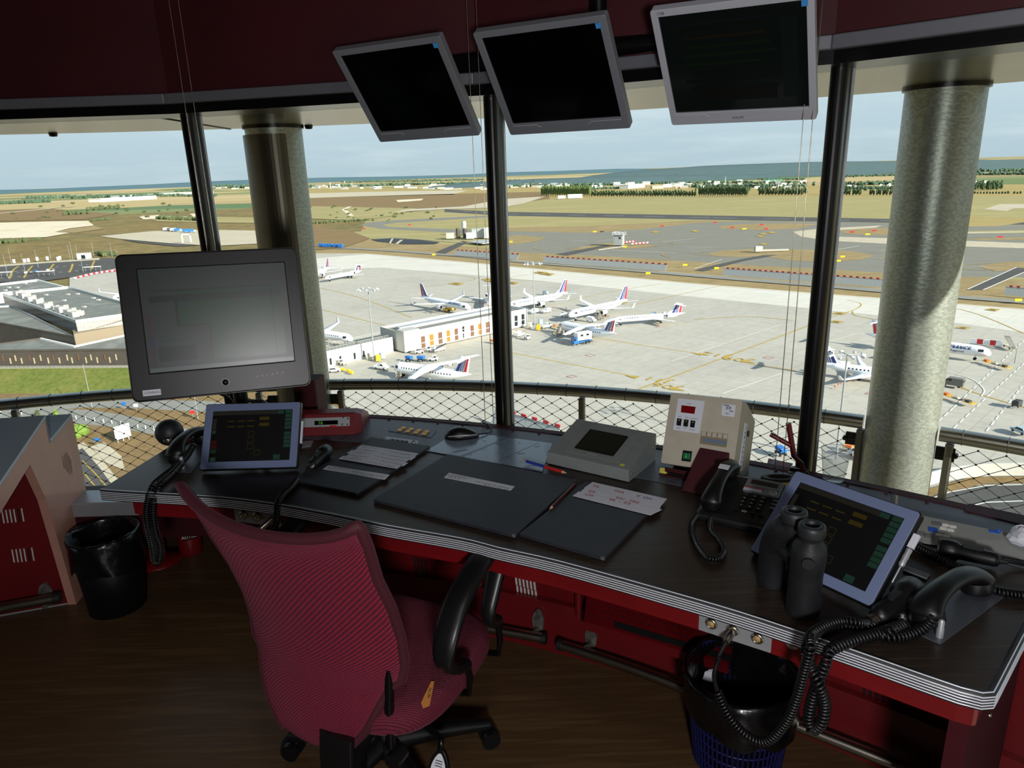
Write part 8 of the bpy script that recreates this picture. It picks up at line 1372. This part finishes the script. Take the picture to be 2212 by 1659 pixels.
p = A_(1337, 529); t = thing('control_hut', 'small grey two storey control hut among the taxiways', 'building', p, R(-25)); m = MB(); m.box((0, 0, 4), (7, 6, 8)); m.build('walls', mats['metal_panel'], t, local=True); m = MB(); m.box((0, 0, 8.2), (9.5, 8, .4)); m.build('roof_deck', mats['pier_grey'], t, local=True); m = MB()
for a in (-4.5, -1.5, 1.5, 4.5):
    for b_ in (-3.7, 3.7): m.tube([(a, b_, 8.4), (a, b_, 9.8)], .12, 5)
m.tube([(-4.5, -3.7, 9.8), (4.5, -3.7, 9.8), (4.5, 3.7, 9.8), (-4.5, 3.7, 9.8), (-4.5, -3.7, 9.8)], .12, 5); m.build('deck_railing', mats['veh_white'], t, local=True); m = MB(); m.box((1.5, -3.05, 5.6), (1.6, .12, 1.4)); m.build('window', mats['dark_glass'], t, local=True)
for i, (x, y, r_, h_, k) in enumerate(((973, 515, 3, 5, 'pier_grey'), (990, 514, 2, 8, 'facade_dark'), (1005, 514, 2, 8, 'facade_dark'), (1003, 506, 2.4, 12, 'metal_panel'), (1016, 515, 3, 5, 'veh_white'), (1034, 513, 5, 8, 'metal_panel'), (1055, 514, 3, 9, 'pier_white'))):
    p = A_(x, y); m = MB(); m.M = Matrix.Translation(p)
    if i in (1, 2, 3): m.lathe([(r_, 0), (r_, h_), (r_ * .8, h_ + .8)], 20)
    else: m.box((0, 0, h_ / 2), (r_ * 2.4, r_ * 1.6, h_)); m.box((0, 0, h_ + .15), (r_ * 2.5, r_ * 1.7, .3))
    tag(m.build('storage_tank' if i in (1, 2, 3) else 'plant_shed', mats[k]), ['leftmost low grey shed of the plant left of the middle mullion', 'dark squat tank beside the leftmost shed of the plant', 'dark squat tank left of the tall silver tank', 'tall silver tank of the plant left of the middle mullion', 'small white shed in front of the silver tank', 'long grey shed of the plant beside the mullion', 'pale shed of the plant partly behind the middle mullion'][i], 'tank' if i in (1, 2, 3) else 'shed')
p = [A_(x, y, .3) for x, y in ((1010, 524), (1040, 520), (1098, 520), (1080, 524), (1042, 528))]; m = MB(); m.prism([(q.x, q.y) for q in p], GZ + 1.6, GZ + 2.2); tag(m.build('flat_roof', mats['blast_grey']), 'low flat grey roof in front of the plant', 'roof')
p = A_(1638, 543); m = MB(); m.box(p + Vector((0, 0, 1.8)), (5, 3, 3.6)); m.box(p + Vector((12, 0, .5)), (18, .5, 1)); tag(m.build('radio_cabin', mats['pier_grey'], bevel=.1), 'small grey cabin on the dry island between taxiways', 'cabin'); p = A_(1242, 428); m = MB(); m.box(p + Vector((0, 0, 4)), (30, 12, 8)); m.box(p + Vector((-28, 0, 3)), (16, 10, 6)); tag(m.build('farm_building', mats['pier_white'], bevel=.3), 'white building standing in front of the poplar grove', 'building')
p = A_(404, 524); m = MB(); [m.box(p + Vector((a, 0, 4.2)), (1, 1, 8.4)) for a in (-4.2, 4.2)]; m.box(p + Vector((0, 0, 8.2)), (9.4, 1, .9)); tag(m.build('height_gate', mats['pier_white']), 'white portal gate on the pale lorry yard', 'gate')
# billboard, small signs and guide posts by the access road
b0, b1 = A_(252, 958), A_(285, 948); bd = (b1 - b0).normalized(); bn = Vector((bd.y, -bd.x, 0)); bb_ = thing('billboard', 'blank white billboard on the grass seen through the net', 'billboard', (b0 + b1) / 2); zt = UP(283, 912, b0, bn).z; zb_ = b0.z + .8; m = MB(); a, c = at(b0, zb_), at(b1, zb_); a2, c2 = at(b0, UP(250, 922, b0, bn).z), at(b1, zt); m.add([a, c, c2, a2, a - bn * .2, c - bn * .2, c2 - bn * .2, a2 - bn * .2], [(0, 1, 2, 3), (5, 4, 7, 6), (0, 4, 5, 1), (1, 5, 6, 2), (2, 6, 7, 3), (3, 7, 4, 0)]); m.build('panel', mats['veh_white'], bb_)
for f in (.15, .5, .85): p = b0.lerp(b1, f); m = MB(); m.tube([p - bn * .3, at(p, zb_ + 2) - bn * .3], .08, 6); m.tube([p - bn * 2.2, at(p, zb_ + 1.6) - bn * .3], .07, 6); m.build('support', mats['veh_white'], bb_)
for i, (x, y) in enumerate([(2 + 22.5 * k, 895 + (0 if k < 5 else 0) + (k - 4) ** 2 * .05) for k in range(3)] + [(146, 902), (165, 906), (186, 908), (205, 910), (224, 913), (242, 915), (262, 918), (298, 924), (315, 927), (333, 930)]): p = A_(x, y); m = MB(); m.tube([p, p + Vector((0, 0, 1.0))], .13, 6); m.tube([p + Vector((0, 0, .62)), p + Vector((0, 0, .85))], .135, 6, mi=1); tag(m.build('guide_post', [mats['veh_white'], mats['pier_grey']]), 'white guide post along the access road', 'post', 'guide posts along the access road')
for lb, x, y, k in (('blue road sign beside the access road', 270, 886, 'veh_blue'), ('white road sign beside the access road', 296, 890, 'veh_white'), ('red triangular road sign near the radar display', 418, 905, 'tail_red'), ('small blue sign on the dusty ground below the billboard', 213, 966, 'veh_blue')): p = A_(x, y); t = thing('road_sign', lb, 'sign', p); m = MB(); m.tube([p, p + Vector((0, 0, 2.2))], .06, 6); m.build('post', mats['pole_grey'], t); m = MB(); m.box(p + Vector((0, -.06, 1.9)), (1.2, .06, .8)); m.build('plate', mats[k], t)
# curved white wall by the roundabout
wl = [A_(x, y) for x, y in ((1992, 1053), (2040, 1040), (2100, 1031), (2160, 1028), (2240, 1028), (2320, 1031))]; wl = smooth(wl, 5); hz = UP(2160, 1001, A_(2160, 1028), Vector((0, 1, 0))).z - A_(2160, 1028).z; m = MB(); m.loft([[p, p + Vector((0, 0, hz)), p + Vector((.1, .4, hz)), p + Vector((.1, .4, 0))] for p in wl], True, 0, False); tag(m.build('curved_screen', mats['pier_grey']), 'curved white screen wall above the roundabout at lower right', 'wall')
# ------------------------------------------------------------------ trees, woods and the far town
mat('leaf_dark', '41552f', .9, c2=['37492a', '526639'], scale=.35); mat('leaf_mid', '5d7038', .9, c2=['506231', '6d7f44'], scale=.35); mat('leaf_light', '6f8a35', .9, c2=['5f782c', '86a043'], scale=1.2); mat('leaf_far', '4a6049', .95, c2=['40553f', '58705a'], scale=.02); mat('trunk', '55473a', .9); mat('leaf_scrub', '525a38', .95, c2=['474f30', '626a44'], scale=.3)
def blob(m, c, d, rr, nu=8, nv=6, j=.16):
    b = len(m.v); m.ball(c, d, nu, nv); c = Vector(c)
    for i in range(b, len(m.v)): p = Vector(m.v[i]); m.v[i] = tuple(c + (p - c) * (1 + rr.uniform(-j, j)))
def proto(name, kind, leaf, label, cat, group):
    rr = random.Random(len(label)); t = thing(name, label, cat, (0, 0, GZ), 0, group); m = MB()
    if kind == 'poplar':
        for k in range(9): blob(m, (rr.uniform(-.07, .07), rr.uniform(-.07, .07), .3 + .075 * k), (.13 - .004 * abs(k - 4), .13 - .004 * abs(k - 4), .1), rr)
    elif kind == 'round':
        for k in range(12): a = rr.uniform(0, 6.3); q = rr.uniform(0, .26); blob(m, (q * math.cos(a), q * math.sin(a), .42 + rr.uniform(-.16, .36)), (.24, .24, .2), rr)
    elif kind == 'bush':
        for k in range(9): a = rr.uniform(0, 6.3); q = rr.uniform(0, .45); blob(m, (q * math.cos(a), q * math.sin(a), .3 + rr.uniform(-.1, .25)), (.32, .32, .3), rr)
    elif kind == 'cone':
        for k in range(60): f = rr.random(); a = rr.uniform(0, 6.3); q = .3 * (1 - f * .8) * rr.uniform(.5, 1); blob(m, (q * math.cos(a), q * math.sin(a), .12 + .8 * f), (.1, .1, .08), rr, 7, 5, .3)
    m.sm = [False] * len(m.sm); m.build('crown', mats[leaf], t, local=True)
    m = MB(); m.tube([(0, 0, 0), (0, 0, .5)], [.03, .015], 6); m.build('trunk', mats['trunk'], t, local=True); return t
used_proto = {}; placed = []
def free(p, r_): return all((p.xy - q).length > r_ + k for q, k in placed)
WID = {'poplar': .2, 'hedgerow': .56, 'village': .56, 'town': .56, 'shrub': .85}
def put(pr, px, py, h, wf=1.0):
    p = A_(px, py); dist = (p - eye).dot(fw); r_ = h * dist / FOC * wf * WID.get(pr.name.split('_')[0].split('.')[0], .4)
    if not free(p, r_): return None
    placed.append((p.xy.copy(), r_))
    if pr.name in used_proto: o = copy_tree(pr)
    else: used_proto[pr.name] = 1; o = pr
    hm = h * dist / FOC; o.location = (p.x, p.y, GZ); o.scale = (hm * wf, hm * wf, hm); o.rotation_euler = (0, 0, rt2.uniform(0, 6)); return o
rt2 = random.Random(21)
P1 = proto('poplar_tree', 'poplar', 'leaf_mid', 'tall poplar in the pale green grove right of the middle mullion', 'tree', 'poplars right of the middle mullion'); P2 = proto('poplar_tree', 'poplar', 'leaf_dark', 'tall poplar in the darker grove left of the right mullion', 'tree', 'poplars left of the right mullion')
T1 = proto('hedgerow_tree', 'round', 'leaf_dark', 'dark green tree in the long hedgerow beyond the runway', 'tree', 'hedgerow trees beyond the runway'); T2 = proto('hedgerow_tree', 'round', 'leaf_dark', 'dark green tree in the belt behind the right mullion', 'tree', 'tree belt behind the right mullion'); T3 = proto('village_tree', 'round', 'leaf_dark', 'dark green tree in the clump right of the galvanised pillar', 'tree', 'tree clump right of the pillar')
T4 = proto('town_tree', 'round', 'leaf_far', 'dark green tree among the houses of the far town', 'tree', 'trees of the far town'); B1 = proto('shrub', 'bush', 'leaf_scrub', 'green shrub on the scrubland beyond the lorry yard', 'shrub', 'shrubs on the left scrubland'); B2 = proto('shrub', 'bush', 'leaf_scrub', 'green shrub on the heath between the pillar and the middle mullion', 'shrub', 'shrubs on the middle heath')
build_kids()
# far town
mat('house_white', 'dcdcd4', .7); mat('house_tan', 'b9ab95', .7); mat('house_grey', 'a9adae', .6); mat('shed_green', '6fae8f', .6)
for lb, x0, y0, x1, y1, h, k in (('long white warehouse far off on the left plain', 205, 437, 326, 430, 7, 'house_white'), ('second long pale warehouse behind the first on the left plain', 250, 427, 320, 423, 4, 'house_grey'), ('flat pale warehouse close to the left mullion on the plain', 348, 421, 452, 418, 4, 'house_white'), ('broad white hall at the edge of the far town', 1348, 408, 1384, 405, 8, 'house_white'), ('pale green roofed hall in the far town', 1650, 394, 1690, 393, 5, 'shed_green'), ('grey farm sheds right of the galvanised pillar', 2100, 396, 2128, 394, 4, 'house_grey')):
    a, b = U(x0, y0, GZ), U(x1, y1, GZ); k_ = (a - eye).dot(fw) / FOC; d = b - a; placed += [(a.lerp(b, (i + .5) / 6).xy.copy(), d.length * .15) for i in range(6)]; m = MB(); m.box((0, 0, h * k_ / 2), (d.length, d.length * .25, h * k_)); m.box((0, 0, h * k_), (d.length * 1.01, d.length * .26, h * k_ * .12)); o = m.build('warehouse', mats[k]); o.location = (a + b) / 2; o.rotation_euler = (0, 0, math.atan2(d.y, d.x)); tag(o, lb, 'building')
for lb, x, y, h, r_ in (('tall white water tower of the far town right of the clad pillar', 714, 408, 13, 1.2), ('slim pale tower on the horizon plain', 745, 396, 5, .8)): p = U(x, y, GZ); k = (p - eye).dot(fw) / FOC; placed.append((p.xy.copy(), r_ * k * 1.5)); m = MB(); m.M = Matrix.Translation(p); m.lathe([(r_ * k, 0), (r_ * k * .8, h * k * .85), (r_ * k * 1.3, h * k * .88), (r_ * k * 1.3, h * k)], 12); tag(m.build('water_tower', mats['house_white']), lb, 'tower')
p = U(1566, 402, GZ); k = (p - eye).dot(fw) / FOC; placed.append((p.xy.copy(), 14 * k)); t = thing('church', 'small church with a pointed spire in the far town', 'church', p); m = MB(); m.M = Matrix.Translation(p); m.lathe([(1.3 * k, 0), (1.2 * k, 10 * k), (.1 * k, 21 * k)], 8); m.build('spire', mats['house_grey'], t); m = MB(); m.box(p + Vector((-7 * k, 0, 3 * k)), (14 * k, 5 * k, 6 * k)); m.build('nave', mats['house_tan'], t)
for y, dx in ((424.5, 0), (422.2, 2), (420, 1), (418, 3)):
    for i in range(22): put(P1, 1170 + 4.9 * i + dx, y, 20.5 - (424.5 - y) * .4 + rt2.uniform(-1.2, 1.2), .6); put(P2, 1510 + 4.9 * i + dx, y, 20.5 - (424.5 - y) * .4 + rt2.uniform(-1.2, 1.2), .6)
for y, dx in ((424.5, 0), (422.5, 3), (420.5, 1)):
    for i in range(38): put(T1, 1278 + 6 * i + dx + rt2.uniform(-.4, .4), y, rt2.uniform(9.5, 13), .42)
    for x0, x1 in ((1640, 1745), (1772, 1862), (1880, 1950)):
        x = x0 + dx
        while x < x1: put(T2, x, y - 3, rt2.uniform(12, 16), .42); x += 7
for i in range(120): put(T3, rt2.uniform(2085, 2165), rt2.uniform(400, 410), rt2.uniform(9, 15), .5)
for i in range(18): put(T3, 2092 + 6.6 * i, 417.5, rt2.uniform(5, 6.5), .85)
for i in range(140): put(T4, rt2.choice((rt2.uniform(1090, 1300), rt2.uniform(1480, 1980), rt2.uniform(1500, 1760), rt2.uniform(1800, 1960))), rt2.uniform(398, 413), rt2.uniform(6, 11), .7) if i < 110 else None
for i in range(36): put(B1, rt2.uniform(20, 440), rt2.uniform(438, 474), rt2.uniform(3, 6), 1.3)
for i in range(12): put(B1, rt2.uniform(205, 260), rt2.uniform(545, 552), rt2.uniform(6, 10), .9)
for i in range(32): put(B2, rt2.uniform(668, 960), rt2.uniform(446, 478), rt2.uniform(2.5, 5.5), 1.3)
for n_, k, l_, lb, px, h in (('young_conifer', 'cone', 'leaf_scrub', 'young brownish conifer above the left console, left one of two', (82, 902), 27), ('young_conifer', 'cone', 'leaf_light', 'young green conifer above the left console, right one of two', (122, 903), 30), ('garden_bush', 'bush', 'leaf_light', 'bright green bush beside the notch of the left console', (168, 942), 42), ('young_tree', 'cone', 'leaf_mid', 'small dark green tree on the grass bank', (114, 862), 24)):
    p = proto(n_, k, l_, lb, 'tree' if 'bush' not in n_ else 'bush', None); put(p, px[0], px[1], h, .85)
spots = []
for i in range(44): spots.append((rt2.uniform(668, 1046), rt2.uniform(403, 410) - (0 if i % 3 else 4), rt2.uniform(6, 22), rt2.uniform(2, 4.2)))
for i in range(34): spots.append((rt2.uniform(1090, 1230), rt2.uniform(398, 406), rt2.uniform(6, 20), rt2.uniform(2, 4)))
for i in range(26): spots.append((rt2.uniform(1280, 1500), rt2.uniform(398, 408), rt2.uniform(7, 26), rt2.uniform(3, 6)))
for i in range(34): spots.append((rt2.uniform(1500, 1740), rt2.uniform(393, 410), rt2.uniform(4, 12), rt2.uniform(3, 6)))
for i in range(16): spots.append((rt2.uniform(1810, 1960), rt2.uniform(400, 410), rt2.uniform(4, 12), rt2.uniform(2.5, 5)))
for i in range(6): spots.append((rt2.uniform(2075, 2130), rt2.uniform(398, 406), rt2.uniform(4, 10), rt2.uniform(3, 5)))
for i in range(8): spots.append((rt2.uniform(470, 570), rt2.uniform(404, 409), rt2.uniform(5, 12), rt2.uniform(2, 3)))
for x, y, w, h in spots:
    p = U(x, y, GZ); k = (p - eye).dot(fw) / FOC; w2, h2 = w * k, h * k
    if not free(p, w2 * .56): continue
    placed.append((p.xy.copy(), w2 * .56)); m = MB(); m.box((0, 0, h2 / 2), (w2, w2 * .45, h2)); m.loft([[Vector((s_ * w2 / 2 * 1.02, -w2 * .24, h2)), Vector((s_ * w2 / 2 * 1.02, 0, h2 * 1.18)), Vector((s_ * w2 / 2 * 1.02, w2 * .24, h2))] for s_ in (-1, 1)], True, 1, False)
    c = rt2.choice(('house_white', 'house_white', 'house_grey', 'house_tan')); o = m.build('town_house', [mats[c], mats[rt2.choice(('house_grey', 'house_tan', 'pier_white'))]]); o.location = p; o.rotation_euler = (0, 0, rt2.uniform(-.5, .2))
    zone = 'between the clad pillar and the middle mullion' if x < 1060 and x > 600 else 'left of the clad pillar' if x < 600 else 'right of the middle mullion' if x < 1500 else 'left of the right mullion' if x < 1745 else 'between the right mullion and the galvanised pillar' if x < 1965 else 'right of the galvanised pillar'
    tag(o, 'small pale building of the far town ' + zone, 'building', 'far town buildings ' + zone)
# woods too dense to count
def woods(name, lines, leaf, seed):
    rr = random.Random(seed); m = MB()
    for x0, y0, x1, y1, h in lines:
        n = max(6, int(abs(x1 - x0) / 3.2))
        for i in range(n):
            f = i / n; x, y = x0 + (x1 - x0) * f, y0 + (y1 - y0) * f + rr.uniform(-.8, .8); p = U(x, y, GZ); k = (p - eye).dot(fw) / FOC; hh = h * k * rr.uniform(.6, 1.15)
            if not free(p, k * 3.9): continue
            blob(m, p + Vector((0, 0, hh * .4)), (k * 3.4, k * 3.4, hh * .62), rr, 7, 5, .2)
    m.sm = [False] * len(m.sm); o = m.build(name, mats[leaf]); return tag(o, {'woodland': 'dark green woods and hedges across the distant plain', 'scrub_thicket': 'green thickets across the left scrubland'}[name], 'woods', kind='stuff')
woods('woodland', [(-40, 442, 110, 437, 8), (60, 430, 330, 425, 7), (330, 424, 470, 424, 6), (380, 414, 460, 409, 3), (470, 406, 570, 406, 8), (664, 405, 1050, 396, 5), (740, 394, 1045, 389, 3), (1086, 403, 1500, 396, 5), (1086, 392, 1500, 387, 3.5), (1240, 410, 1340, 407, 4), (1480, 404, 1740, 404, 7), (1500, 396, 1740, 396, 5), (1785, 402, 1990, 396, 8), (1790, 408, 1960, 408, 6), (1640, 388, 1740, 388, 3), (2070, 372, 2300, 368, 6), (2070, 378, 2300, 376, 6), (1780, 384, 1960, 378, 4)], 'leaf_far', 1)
woods('scrub_thicket', [(140, 465, 195, 462, 9), (190, 455, 260, 448, 7), (200, 478, 240, 474, 6), (340, 474, 450, 478, 9), (-20, 528, 60, 522, 9), (60, 522, 90, 518, 5), (662, 484, 800, 476, 5), (210, 552, 232, 556, 14)], 'leaf_scrub', 2)
